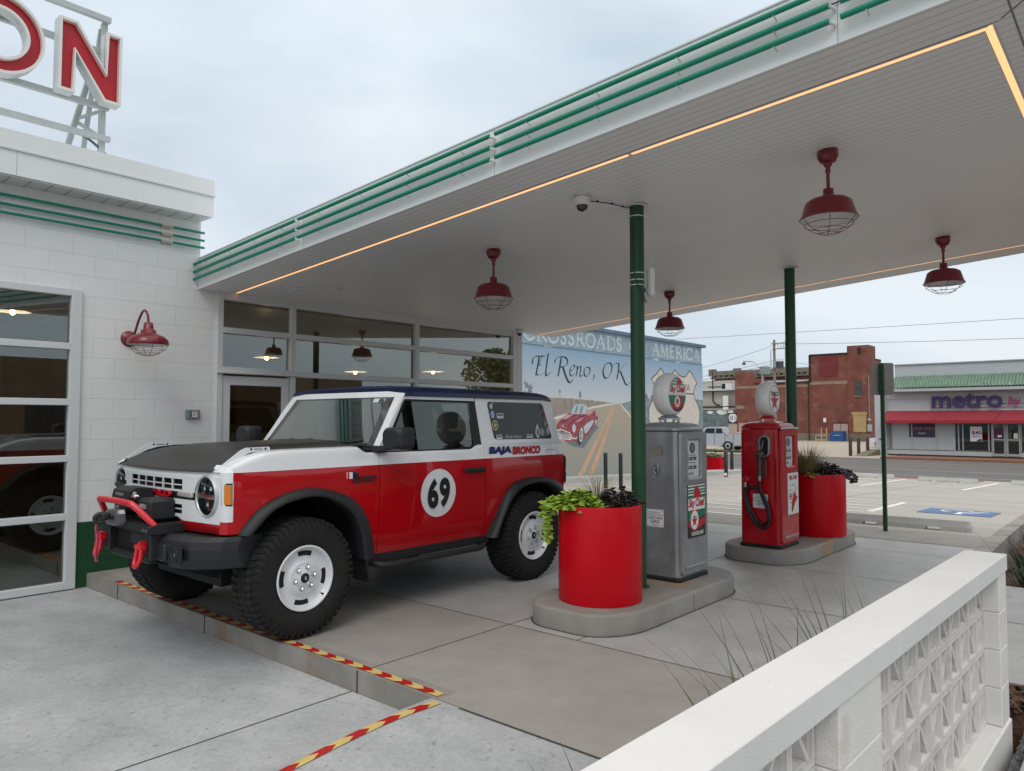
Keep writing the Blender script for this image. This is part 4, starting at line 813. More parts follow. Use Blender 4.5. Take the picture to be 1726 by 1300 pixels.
        stk(5.315, 1.635, .032, .042, blue_st, grey_st, 6); stk(5.34, 1.53, .045, .05, yel_st, sign_black); stk(6.125, 1.545, .022, .025, yel_st, sign_black); stk(6.115, 1.635, .020, .026, red_st, sign_black); stk(6.06, 1.455, .035, .035, grey_st, sign_black); stk(6.155, 1.47, .03, .038, grey_st, sign_black); stk(6.09, 1.715, .026, .026, mat('sticker_dark', (.10, .10, .11), .5), sign_black)
        mb = MB(); text(mb, '@Jordan Anderson', .052, Q(5.60, .892, 1.417), (1, 0, 0), (0, 0, 1), grey_st, sx=.62, shear=.2); build('sticker', mb, V)
        mb = MB()
        for (x0, x1, z0, z1) in ((5.375, 5.475, 1.598, 1.648), (5.345, 5.43, 1.395, 1.438), (5.80, 5.90, 1.40, 1.436)):
            mb = MB(); flat(mb, [(x0, z0), (x1, z0), (x1, z1), (x0, z1)], grey_st, .001); flat(mb, [(x0 + .008, (z0 + z1) / 2), (x1 - .008, (z0 + z1) / 2), (x1 - .008, z1 - .008), (x0 + .008, z1 - .008)], mat('sticker_dark', (.10, .10, .11), .5), .002); build('sticker', mb, V)
        mb = MB(); flat(mb, [(5.285, 1.69), (5.30, 1.70), (5.31, 1.685), (5.325, 1.71), (5.322, 1.735), (5.34, 1.75), (5.325, 1.755), (5.31, 1.735), (5.28, 1.73)], grey_st, .001); build('sticker', mb, V)
        mb = MB(); flat(mb, [(5.98, 1.395), (6.0, 1.40), (6.02, 1.45), (6.01, 1.50), (5.985, 1.545), (5.96, 1.50), (5.945, 1.45), (5.965, 1.40)], grey_st, .001); flat(mb, [(5.975, 1.43), (6.0, 1.43), (6.0, 1.475), (5.98, 1.49)], sign_black, .002); build('sticker', mb, V)
    # mirror
    mb = MB(); ya, yb = sorted((YC - side * 1.025, YC - side * 1.265)); x0, x1, z0, z1 = 3.845, 3.965, 1.348, 1.525; R = []
    for x, k in ((x0 - .035, .75), (x0, .94), (x0 + .05, 1.0), (x1, .98)):
        cy, cz_, hy, hz = (ya + yb) / 2, (z0 + z1) / 2, (yb - ya) / 2 * k, (z1 - z0) / 2 * k; r = .035
        R.append([(x, cy + sx * (hy - r) + r * cos(t), cz_ + sz * (hz - r) + r * sin(t)) for sx, sz, t0 in ((1, 1, 0), (-1, 1, 90), (-1, -1, 180), (1, -1, 270)) for t in [radians(t0 + 30 * i) for i in range(4)]])
    mb.loft(R, black_plastic, caps=True, smooth=False); m_ = build('door_mirror', mb, V)
    mb = MB(); mb.loft([[Q(3.80, .90, 1.318), Q(3.93, .90, 1.318), Q(3.93, .90, 1.37), Q(3.80, .90, 1.36)], [Q(3.85, 1.05, 1.345), Q(3.93, 1.05, 1.345), Q(3.93, 1.05, 1.385), Q(3.85, 1.05, 1.38)]], black_plastic, caps=True); build('mirror_arm', mb, m_)
    # door handle, fuel door line
    mb = MB(); ya, yb = sorted((YC - side * .975, YC - side * 1.002)); mb.rbox(4.825, 5.085, ya, yb, 1.103, 1.145, black_plastic, .010); mb.rbox(4.84, 4.87, *sorted((YC - side * .955, YC - side * .98)), 1.105, 1.14, black_plastic, .004); mb.rbox(5.04, 5.07, *sorted((YC - side * .955, YC - side * .98)), 1.105, 1.14, black_plastic, .004); build('handle', mb, door)
    # side marker lamp at the front corner
    mb = MB(); xs = [2.556, 2.568, 2.582, 2.594]; mb.loft([[Q(x, half(z, x) + .006, z) for x in xs] for z in (1.005, 1.04, 1.10, 1.14)], mat('amber_lens', (.62, .20, .012), .2, coat=1), closed=False); mb2 = MB(); mb2.loft([[Q(x, half(z, x) + .002, z) for x in (2.550, 2.565, 2.585, 2.600)] for z in (.995, 1.04, 1.10, 1.150)], black, closed=False); build('side_marker', mb, V); build('marker_bezel', mb2, V)
    # headlamp
    hx, hs, hz = 2.492, .715, 1.052; ax = Vector((-1, -.0 * side, 0)); c = Vector(Q(hx + .036, hs, hz))
    mb = MB(); mb.lathe(c, [(.148, -.03), (.148, .006), (.142, .011), (.133, .007), (.130, -.02)], mat('lamp_ring', (.55, .57, .60), .3, metal=.4), axis=ax, n=36); h_ = build('headlamp', mb, V)
    mb = MB(); mb.lathe(c, [(.133, .001), (.118, .005), (.06, .010), (.0, .012)], glass('lamp_glass', (.75, .77, .78), refl=1.6), axis=ax, n=32); build('lens', mb, h_)
    mb = MB(); mb.lathe(c, [(.131, -.006), (.11, -.035), (.0, -.05)], mat('lamp_bowl', (.10, .10, .11), .22, metal=.7), axis=ax, n=32); mb.box(c.x - .012, c.x + .03, c.y - .12, c.y + .12, hz - .014, hz + .014, chrome)
    for sx, sz in ((-.045, .055), (.045, .055), (0, -.06)): mb.lathe(c + Vector((0, sx, sz)), [(.036, .0), (.030, -.02), (0, -.03)], chrome, axis=ax, n=16)
    build('reflector', mb, h_)
    mb = MB(); mb.rbox(hx - .004, hx + .02, *sorted((YC - side * .355, YC - side * .575)), 1.032, 1.068, mat('turn_lens_grey', (.42, .40, .39), .2, coat=1), .008); build('turn_signal', mb, V)
    # tail light
    mb = MB(); ya, yb = sorted((YC - side * .80, YC - side * .945)); mb.rbox(6.335, 6.405, ya, yb, .905, 1.205, red_clear, .012)
    for z0, z1 in ((.93, 1.03), (1.075, 1.17)): mb.rbox(6.35, 6.395, *sorted((YC - side * .93, YC - side * .950)), z0, z1, black, .004)
    build('tail_light', mb, V)
    # trail sight bracket on the hood edge
    mb = MB(); ya, yb = sorted((YC - side * .792, YC - side * .806)); prof = [(2.535, 1.225), (2.735, 1.368), (2.775, 1.385), (2.955, 1.388), (2.965, 1.365), (2.80, 1.350), (2.60, 1.252)]
    mb.prism(prof, ya, yb, white_gloss, 'y')
    for x in (2.81, 2.925): mb.cyl((x, YC - side * .789, 1.374), (x, YC - side * .809, 1.374), .008, black, n=10)
    mb.box(2.835, 2.90, *sorted((YC - side * .789, YC - side * .809)), 1.371, 1.376, black); build('trail_sight', mb, V)
    # front bumper wing
    mb = MB(); R = []
    for s, xf in ((.36, 2.335), (.50, 2.34), (.64, 2.355), (.76, 2.39), (.86, 2.45), (.93, 2.53), (.965, 2.63)):
        t = max(0, (s - .6) / .36) * .02
        R.append([Q(xf + .30, s * .93, .775), Q(xf + .045, s, .785), Q(xf + .008, s, .755), Q(xf, s, .70), Q(xf + .01, s, .62 + t), Q(xf + .05, s, .555 + t), Q(xf + .20, s * .97, .535 + t), Q(xf + .30, s * .93, .56)])
    mb.loft(R, black_plastic, caps=True, smooth=False); bw = build('bumper_wing', mb, V)
    c = Vector(Q(2.372, .655, .665)); mb = MB(); mb.rbox(2.340, 2.36, *sorted((YC - side * .565, YC - side * .745)), .605, .725, black, .018); mb.lathe(Vector(Q(2.342, .655, .665)), [(.048, -.01), (.048, .006), (.040, .006), (.036, -.01)], black_plastic, axis=(-1, 0, 0), n=24); mb.lathe(Vector(Q(2.342, .655, .665)), [(.036, -.002), (.0, .004)], mat('fog_lens', (.10, .11, .12), .1, coat=1), axis=(-1, 0, 0), n=20); build('fog_lamp', mb, bw)
    mb = MB(); mb.rbox(2.325, 2.36, *sorted((YC - side * .40, YC - side * .53)), .60, .725, black_plastic, .015); build('bumper_insert', mb, bw)
    # recovery shackle
    mb = MB(); s = .355
    mb.prism([(2.34, .74), (2.235, .735), (2.215, .70), (2.235, .665), (2.34, .63)], *sorted((YC - side * (s - .014), YC - side * (s + .014))), bright_red, 'y')
    P = [Q(2.225 + .02 * sin(a) - .0, s + .036 * cos(a), .62 + .055 * sin(a)) for a in [radians(-180 + 180 * i / 10) for i in range(11)]]
    P = [Q(2.235, s - .036, .695)] + P + [Q(2.235, s + .036, .695)]; mb.tube(P, .0155, bright_red, n=10); mb.cyl(Q(2.235, s - .055, .698), Q(2.235, s + .055, .698), .017, bright_red, n=12); build('shackle', mb, V)
    # under-bumper horns
    mb = MB(); mb.rbox(2.275, 2.45, *sorted((YC - side * .30, YC - side * .42)), .60, .80, black_plastic, .012); build('bumper_horn', mb, V)
    # wheels
    for cx in AX:
        c = Vector(Q(cx, 1.025, AZ)); ax = Vector((0, -side, 0))
        w_ = MB(); w_.lathe(c, [(.222, -.04), (.238, -.004), (.262, .010), (.31, .019), (.350, .017), (.385, .008), (.408, -.010), (.421, -.035), (.424, -.06), (.424, -.23), (.421, -.26), (.385, -.30), (.25, -.30), (.222, -.26)], rubber, axis=ax, n=72)
        def blk(th, dth, r0, r1, h0, h1, sk=0.0, tap=.0):
            vs = []
            for r in (r0, r1):
                for h, tt in ((h0, 0), (h1, 1)):
                    for q in (-1, 1):
                        a = th + q * dth * (1 - (tap if r == r1 else 0)) + sk * tt; p = c + ax * h + Vector((cos(a), 0, sin(a))) * r; vs.append(tuple(p))
            w_.add(vs, [(0, 1, 3, 2), (4, 6, 7, 5), (0, 4, 5, 1), (2, 3, 7, 6), (0, 2, 6, 4), (1, 5, 7, 3)], rubber)
        NB = 52
        for k in range(NB):
            a = 2 * pi * k / NB; d = pi / NB
            blk(a, d * .70, .415, .434 - (.003 if k % 2 else 0), -.012, -.075, .03, .08)
            blk(a + d * .9, d * .62, .418, .433, -.085, -.130, -.05, .1); blk(a + d * .2, d * .62, .418, .433, -.138, -.183, .05, .1)
            blk(a + d, d * .70, .415, .434, -.192, -.258, -.03, .08)
            blk(a, d * (.60 if k % 2 else .42), .392, .420, .006, -.03, .0, .25)
            # sidewall lug relief
            if k % 2 == 0: blk(a, d * .9, .352, .362, .0, .0205, 0, .1)
            blk(a + d * .3, d * .28, .362, .392, .0, .0175, 0, .2)
        ty = build('tyre', w_, V)
        r_ = MB(); r_.lathe(c, [(.222, -.12), (.226, -.01), (.236, .002), (.238, .008), (.232, .013), (.222, .011), (.216, -.004), (.210, -.022), (.198, -.030), (.150, -.030), (.132, -.026), (.120, -.012), (.112, -.010), (.050, -.010), (.044, -.004), (.036, -.002)], white_gloss, axis=ax, n=56)
        r_.lathe(c, [(.1125, -.0085), (.108, -.006), (.104, -.0085)], white_gloss, axis=ax, n=40)
        rim = build('rim', r_, V)
        for q in range(4):
            s_ = MB(); pts = []; a0 = radians(90 * q + 90 - 4 * side)
            for rr, t0, t1 in ((.196, -.32, .32), (.160, .32, -.32)):
                for i in range(8): a = a0 + t0 + (t1 - t0) * i / 7; pts.append(tuple(c + ax * (-.0285) + Vector((cos(a), 0, sin(a))) * rr))
            s_.add(pts, [tuple(range(len(pts)))], black); build('slot', s_, rim)
        for q in range(6):
            a = radians(60 * q + 30 * 0 + 12); p = c + Vector((cos(a), 0, sin(a))) * .079; n_ = MB()
            n_.lathe(p, [(.019, -.0095), (.017, -.0085), (.0165, -.0095)], black, axis=ax, n=14); n_.lathe(p, [(.012, -.012), (.0115, .012), (.008, .016), (0, .016)], chrome, axis=ax, n=6, smooth=False); build('lug_nut', n_, rim)
        p_ = MB(); p_.lathe(c, [(.033, -.004), (.032, .003), (.0, .004)], black, axis=ax, n=24); p_.box(c.x - .006, c.x + .009, *sorted((c.y - side * .0045, c.y - side * .0055)), c.z - .014, c.z + .012, chrome); build('hub_cap', p_, rim)
        v_ = MB(); a = radians(-42); p = c + Vector((cos(a), 0, sin(a))) * .205; v_.cyl(p + ax * -.02, p + ax * .006, .006, black, n=8); build('valve', v_, rim)
        d_2 = MB(); d_2.lathe(c, [(.16, -.06), (.15, -.052), (.0, -.052)], steel, axis=ax, n=24); d_2.cyl(c + ax * -.27, c + ax * -.06, .21, black, n=24); build('brake_disc', d_2, V)
side = 1
# hood
mb = MB(); R = []; xs = [2.470, 2.482, 2.52, 2.58, 2.66, 2.76, 2.88, 3.0, 3.2, 3.4, 3.6, 3.74, 3.83]; ss = [-.785 + 1.57 * j / 32 for j in range(33)]
for x in xs:
    row = []
    for s in ss:
        u = s / .785; xx = x + .055 * u * u * max(0, 1 - (x - 2.47) / .5); z = topz(min(xx, 3.66)) + .012 + .018 * (1 - u * u) * min(1, (x - 2.47) / .35 + .15)
        g = max(0, min(1, (x - 2.62) / .5)); e = max(0, min(1, (.50 - abs(s)) / .07)); z += .020 * g * e * e * (3 - 2 * e); z += .012 * max(0, (x - 3.45) / .4) ** 1.5
        if x == 2.470: z -= .010
        row.append((xx, YC - s, z))
    R.append(row)
mb.loft(R, black_vinyl, closed=False, smooth=True); build('hood', mb, V)
mb = MB(); mb.loft([[(3.82, YC - s, 1.395 - .03 * abs(s)) for s in (-.92, -.5, 0, .5, .92)], [(3.97, YC - s, 1.40 - .03 * abs(s)) for s in (-.92, -.5, 0, .5, .92)]], black_plastic, closed=False); mb.box(3.70, 3.90, YC - .925, YC + .925, 1.30, 1.345, black); build('cowl', mb, V)
# grille panel
def gx(s): return 2.478 + .058 * min(1.35, abs(s) / .8) ** 2
p = Pic(1.744, .355, .0075, white_gloss)
hw = .872
for j, (z0, z1) in enumerate(((1.122, 1.158), (1.080, 1.115), (.948, .980), (.908, .940))):
    for i in range(6): a = -.435 + i * .147; p.rect(a + hw, a + .126 + hw, z0 - .865, z1 - .865, None)
p.rect(hw - .62, hw + .62, 1.018 - .865, 1.070 - .865, None); p.ell(hw + .715, 1.052 - .865, .137, .137, None); p.ell(hw - .715, 1.052 - .865, .137, .137, None); p.rect(hw - .38, hw + .38, 0, .018, None)
p.poly([(hw - .44, 0), (hw - .38, .02), (hw + .38, .02), (hw + .44, 0)], None)
mb = MB(); p.emit(mb, None or (0, 0, 0), (1, 0, 0), (0, 0, 1), fn=lambda x, y: (gx(x - hw) - .0 + .012 * max(0, (y - .32) / .03), YC - (x - hw), .865 + y), maxrun=5)
p.emit(mb, (0, 0, 0), (1, 0, 0), (0, 0, 1), fn=lambda x, y: (gx(x - hw) + .007, YC - (x - hw), .865 + y), maxrun=5); build('grille', mb, V)
mb = MB(); mb.loft([[(gx(s) + .035, YC - s, z) for s in [-.86 + 1.72 * i / 16 for i in range(17)]] for z in (.84, 1.20)], black, closed=False); build('grille_backing', mb, V)
mb = MB()
for k in range(9): s0 = -.58 + .0 * k
text(mb, 'FORD', .074, (2.490, YC - .02, 1.044), (0, -1, 0), (0, 0, 1), bright_red, fit=(.52, .044), offset=.03, depth=.018, space=1.4); build('grille_lettering', mb, V)
mb = MB(); mb.loft([[(gx(s) + .02, YC - s, 1.016) for s in [-.62 + 1.24 * i / 12 for i in range(13)]], [(gx(s) + .02, YC - s, 1.072) for s in [-.62 + 1.24 * i / 12 for i in range(13)]]], black_plastic, closed=False); build('grille_bar', mb, V)
mb = MB()   # red lower valance under the white panel, wrapping round to the fenders
SS = [-.868 + 1.736 * i / 24 for i in range(25)]
mb.loft([[(gx(s) + .05, YC - s, .785) for s in SS], [(gx(s) + .004, YC - s, .80) for s in SS], [(gx(s) + .002, YC - s, .8655 if abs(s) > .38 else .85) for s in SS]], red_gloss, closed=False, smooth=True)
build('valance', mb, V)
for sd_ in (1, -1):   # white and red corner skins joining the grille to the fenders
    mb = MB()
    for z0, z1, m in ((.80, .885, red_gloss), (.885, 1.2215, white_gloss)):
        R = [[(gx(.868) - .0006, YC - sd_ * .866, z)] + [(x, YC - sd_ * half(z, x), z) for x in (2.547, 2.552, 2.557, 2.562, 2.571, 2.58, 2.593)] + [(2.6065, YC - sd_ * (half(z, 2.6065) + .0004), z)] for z in [z0 + (z1 - z0) * q / 4 for q in range(5)]]
        mb.loft(R if sd_ == 1 else R[::-1], m, closed=False, smooth=True)
    zt = 1.2215; mb.loft([[(gx(.76) - .001, YC - sd_ * .76, zt), (gx(.82) - .001, YC - sd_ * .82, zt), (gx(.868) - .0006, YC - sd_ * .866, zt)] + [(x, YC - sd_ * half(zt, x), zt) for x in (2.547, 2.557, 2.571, 2.593, 2.6065)], [(gx(.76) + .02, YC - sd_ * .76, 1.236), (gx(.82) + .02, YC - sd_ * .81, 1.236), (2.565, YC - sd_ * .845, 1.236), (2.568, YC - sd_ * .86, 1.236), (2.575, YC - sd_ * .88, 1.238), (2.585, YC - sd_ * .90, 1.240), (2.597, YC - sd_ * .915, 1.243), (2.6065, YC - sd_ * half(1.245, 2.6065), 1.2475)], [(2.575, YC - sd_ * .76, 1.27)] * 2 + [(2.60, YC - sd_ * .80, 1.268)] * 2 + [(2.6065, YC - sd_ * .84, 1.267), (2.6065, YC - sd_ * .87, 1.266), (2.6065, YC - sd_ * .90, 1.264), (2.6065, YC - sd_ * .925, 1.258)]], white_gloss, closed=False, smooth=True)
    build('corner_skin', mb, V)
# roof
mb = MB(); R = []
for x, dz in ((4.215, -.040), (4.235, -.018), (4.27, -.004), (4.4, 0), (5.2, .0), (5.8, -.012), (6.05, -.028), (6.16, -.048), (6.215, -.075), (6.24, -.105)):
    k = max(0, 1 + dz / .105 * .6); base = 1.796
    row = [(x, YC - s * sgn, base + (h) * k + (0 if dz > -.03 else (dz + .03) * .25)) for sgn, L_ in ((1, ((.866, -.006), (.864, .034), (.855, .064), (.82, .080), (.6, .092), (.3, .098), (0, .100))), (-1, ((.3, .098), (.6, .092), (.82, .080), (.855, .064), (.864, .034), (.866, -.006)))) for s, h in L_]
    R.append(row)
mb.loft(R, navy_gloss, closed=False, smooth=True); mb.add(R[0], [tuple(range(len(R[0])))], navy_gloss); mb.add(R[-1], [tuple(range(len(R[-1]) - 1, -1, -1))], navy_gloss); mb.box(5.085, 5.092, YC - .864, YC - .80, 1.797, 1.842, black); build('roof', mb, V)
# windscreen frame, glass
def WS(s, t): w_ = .905 + (.855 - .905) * t; return (3.885 + .345 * t - .035 * (1 - s * s), YC - s * w_, 1.345 + .49 * t - .0 * s)
def fan(mb, O, H, m):
    n = len(H)
    for i in range(n):
        j = (i + 1) % n; P = [O[i], O[j], H[j], H[i]]; 
        sub = 6 if abs(O[i][0] - O[j][0]) > .5 else 1
        for k in range(sub):
            a, b = k / sub, (k + 1) / sub; L1 = lambda p, q, t: (p[0] + (q[0] - p[0]) * t, p[1] + (q[1] - p[1]) * t)
            mb.add([WS(*L1(O[i], O[j], a)), WS(*L1(O[i], O[j], b)), WS(*L1(H[i], H[j], b)), WS(*L1(H[i], H[j], a))], [(0, 1, 2, 3)], m)
O = [(-1, 0), (1, 0), (1, 1), (-1, 1)]; H1 = [(-.92, .03), (.92, .03), (.875, .895), (-.875, .895)]; H2 = [(-.83, .075), (.83, .075), (.77, .865), (-.77, .865)]
mb = MB(); fan(mb, O, H1, white_gloss); build('windscreen_frame', mb, V)
mb = MB(); fan(mb, H1, H2, mat('glass_frit', (.012, .012, .013), .15, coat=1)); build('windscreen_border', mb, V)
mb = MB(); mb.loft([[WS(a + (b - a) * i / 10, t) for i in range(11)] for a, b, t in ((-.84, .84, .075), (-.80, .80, .47), (-.765, .765, .865))], glass('windscreen_glass', (.34, .38, .36), refl=3.6), closed=False, smooth=True); build('windscreen', mb, V)
mb = MB(); q = [WS(.60, .80), WS(.68, .80), WS(.68, .87), WS(.60, .87)]; mb.add([(a[0] - .006, a[1], a[2]) for a in q], [(0, 1, 2, 3)], mat('inspection_sticker', (.55, .66, .62), .5)); build('sticker', mb, V)
for s0, s1 in ((.35, .78), (-.5, .0)):
    mb = MB(); a, b = WS(s0, .045), WS(s1, .10); mb.tube([(a[0] - .05, a[1], a[2] + .01), (a[0] - .045, (a[1] + b[1]) / 2, a[2] + .022), (b[0] - .02, b[1], b[2] + .015)], .011, black, n=8); c = WS((s0 + s1) / 2 + .05, .06); mb.rbox(c[0] - .07, c[0] - .02, c[1] - .06, c[1] + .06, c[2] + .012, c[2] + .03, black, .008); build('wiper', mb, V)
# cab interior
seat_m = mat('dark_seat', (.035, .03, .03), .7)
mb = MB(); mb.box(3.9, 6.3, YC - .86, YC + .86, .55, .58, black); mb.box(6.33, 6.372, YC - .80, YC + .80, .62, 1.34, red_gloss); mb.box(6.22, 6.34, YC - .86, YC + .86, 1.34, 1.352, white_gloss); mb.box(3.85, 4.15, YC - .88, YC + .88, .9, 1.32, black); build('cab_floor', mb, V)
for s in (.42, -.42):
    mb = MB(); mb.rbox(4.55, 5.05, YC - s - .25, YC - s + .25, .78, .92, seat_m, .04); mb.T = Matrix.Translation((5.0, YC - s, .9)) @ Matrix.Rotation(radians(12), 4, 'Y'); mb.rbox(-.06, .06, -.24, .24, 0, .58, seat_m, .04); mb.rbox(-.035, .04, -.12, .12, .61, .77, seat_m, .015); mb.T = None; build('front_seat', mb, V)
mb = MB(); mb.rbox(5.55, 5.7, YC - .6, YC + .6, .8, 1.35, seat_m, .04); build('rear_seat', mb, V)
for sd_ in (1, -1):
    mb = MB(); mb.tube(catmull([(4.86, YC - sd_ * .78, 1.2), (4.78, YC - sd_ * .76, 1.5), (4.66, YC - sd_ * .72, 1.74), (4.62, YC, 1.77)], 4), .032, black, n=8); build('roll_bar', mb, V)
mb = MB(); c = Vector((4.32, YC - .40, 1.22)); ax = Vector((-.85, 0, -.5)).normalized(); u = Vector((0, 1, 0)); v = ax.cross(u); mb.tube([tuple(c + (u * cos(t) + v * sin(t)) * .19) for t in [2 * pi * i / 24 for i in range(25)]], .014, black, n=8); mb.cyl(c, c + ax * .2, .04, black, n=10); build('steering_wheel', mb, V)
mb = MB(); mb.rbox(4.18, 4.20, YC - .11, YC + .11, 1.70, 1.76, black, .01); build('rear_view_mirror', mb, V)
# underside
mb = MB(); mb.box(2.75, 6.25, YC - .52, YC + .52, .36, .60, black); mb.cyl((AX[0], YC - .8, AZ - .03), (AX[0], YC + .8, AZ - .03), .045, black, n=10); mb.cyl((AX[1], YC - .8, AZ), (AX[1], YC + .8, AZ), .06, black, n=10); mb.box(2.7, 3.6, YC - .5, YC + .5, .6, 1.15, black)
mb.prism([(2.36, .57), (2.42, .54), (2.9, .36), (2.9, .42), (2.5, .60)], YC - .48, YC + .48, black_plastic, 'y'); build('underbody', mb, V)
# centre bumper, winch and hoop
mb = MB(); mb.prism([(2.245, .795), (2.245, .835), (2.30, .85), (2.56, .85), (2.56, .79), (2.30, .785)], YC - .46, YC + .46, black_plastic, 'y'); mb.box(2.34, 2.5, YC - .36, YC + .36, .58, .79, black); mb.rbox(2.30, 2.40, YC - .34, YC + .34, .565, .62, black_plastic, .015); mb.rbox(2.275, 2.30, YC - .30, YC - .10, .70, .79, black_plastic, .01)
for s in (.38, .43, -.38, -.43): mb.cyl((2.240, YC - s, .815), (2.25, YC - s, .815), .009, steel, n=8)
build('winch_bumper', mb, V)
mb = MB(); P = [(2.31, -.415, .84), (2.27, -.37, .90), (2.215, -.30, .978), (2.20, -.25, .995), (2.198, 0, 1.0), (2.20, .25, .995), (2.215, .30, .978), (2.27, .37, .90), (2.31, .415, .84)]
P2 = [P[0], P[1]] + [P[2], P[3]] + [P[4]] + [P[5], P[6]] + [P[7], P[8]]; mb.tube([(x, YC - s, z) for x, s, z in catmull(P2, 4)], .0225, bright_red, n=14); build('bull_bar_hoop', mb, V)
w_ = MB(); w_.cyl((2.39, YC - .14, .945), (2.39, YC + .14, .945), .055, mat('winch_rope', (.03, .03, .035), .8, bump=.6, bscale=120), n=20); w_.rbox(2.30, 2.50, YC - .34, YC - .12, .86, 1.02, black_plastic, .022); w_.rbox(2.30, 2.48, YC + .13, YC + .30, .86, 1.0, black_plastic, .035); w_.prism([(2.27, .99), (2.46, .99), (2.45, 1.075), (2.33, 1.085), (2.285, 1.06)], YC - .05, YC + .25, black_plastic, 'y')
w_.cyl((2.43, YC - .10, .99), (2.43, YC + .2, .99), .02, black_plastic, n=10); wi = build('winch', w_, V)
w_ = MB(); text(w_, '12000', .040, (2.2985, YC - .19, .925), (0, -1, 0), (0, 0, 1), grey_st, sx=.9); text(w_, 'APEX', .046, (2.2985, YC - .235, .965), (0, -1, 0), (0, 0, 1), sign_white, sx=1.1); text(w_, 'APEX', .03, (2.2985, YC + .215, .93), (0, -1, 0), (0, 0, 1), grey_st); w_.box(2.277, 2.279, YC + .05, YC + .19, 1.015, 1.045, mat('winch_plate', (.16, .17, .18), .5)); build('winch_lettering', w_, wi)
w_ = MB(); w_.rbox(2.27, 2.31, YC - .16, YC - .09, 1.018, 1.042, chrome, .008); w_.cyl((2.29, YC - .125, 1.03), (2.29, YC - .125, 1.065), .018, chrome, n=10); build('clutch_lever', w_, wi)
w_ = MB(); oc = [(YC + a, .880 + b) for a, b in ((-.105, -.03), (-.075, -.055), (.075, -.055), (.105, -.03), (.105, .03), (.075, .055), (-.075, .055), (-.105, .03))]; w_.prism(oc, 2.175, 2.235, steel, 'x'); w_.rbox(2.170, 2.176, YC - .06, YC + .06, .865, .895, black, .002); build('fairlead', w_, V)
w_ = MB(); w_.tube(catmull([(2.17, YC + .03, .895), (2.12, YC + .05, .905), (2.09, YC + .06, .88), (2.11, YC + .055, .845), (2.15, YC + .04, .85)], 4), .017, black_plastic, n=10); w_.rbox(2.12, 2.17, YC + .0, YC + .06, .86, .91, black_plastic, .01); build('winch_hook', w_, V)
w_ = MB(); strap = mat('pink_red_strap', (.52, .06, .11), .7); P = catmull([(2.105, YC + .06, .85), (2.10, YC + .07, .80), (2.11, YC + .065, .72), (2.10, YC + .07, .62), (2.108, YC + .072, .56)], 5)
for dy in (0,): w_.loft([[(x, y - .011, z), (x - .002, y + .011, z)] for x, y, z in P], strap, closed=False)
w_.loft([[(x + .012, y - .011, z), (x + .010, y + .011, z)] for x, y, z in P], strap, closed=False); build('hook_strap', w_, V)
# decals on the near side
mb = MB(); NR = 4; n = 48
for k in range(NR):
    r0, r1 = .209 * k / NR, .209 * (k + 1) / NR; R = [[(4.512 + r * cos(t), YC - half(.945 + r * sin(t)) - .0035, .945 + r * sin(t)) for t in [2 * pi * i / n for i in range(n)]] for r in (max(r0, 1e-4), r1)]
    mb.loft(R[::-1], mat('roundel_white', (.74, .76, .78), .3, coat=.6), smooth=True)
build('race_roundel', mb, door)
mb = MB()
for ch, dx in (('6', -.070), ('9', .070)): text(mb, ch, .345, (4.512 + dx, YC - .9715, .945), (1, 0, 0), (0, 0, 1), sign_black, fit=(.128, .262), offset=.05)
build('race_number', mb, door)
mb = MB(); text(mb, 'BAJA', .092, (5.34, YC - .9515, 1.285), (1, 0, .0), (0, 0, 1), navy_ink, fit=(.33, .088), offset=.07, shear=.1); text(mb, 'BRONCO', .092, (5.735, YC - .9515, 1.280), (1, 0, .0), (0, 0, 1), sign_red, fit=(.44, .086), offset=.07, shear=.1); build('side_lettering', mb, V)
mb = MB(); text(mb, 'Bronco', .085, (3.70, YC - .9755, 1.125), (1, 0, .02), (0, 0, 1), sign_black, fit=(.235, .075), shear=.5, offset=.03); mb.box(3.535, 3.585, YC - .9705, YC - .960, 1.125, 1.175, sign_white); mb.box(3.535, 3.552, YC - .9715, YC - .9706, 1.125, 1.175, sign_red); mb.box(3.585, 3.625, YC - .9705, YC - .960, 1.14, 1.175, navy_ink); build('fender_badge', mb, V)
mb = MB(); mb.tube([(6.05, YC - .9495, 1.255), (6.07, YC - .949, 1.275), (6.20, YC - .944, 1.272), (6.23, YC - .944, 1.252)], .0015, joint_m, n=5); build('filler_outline', mb, V)
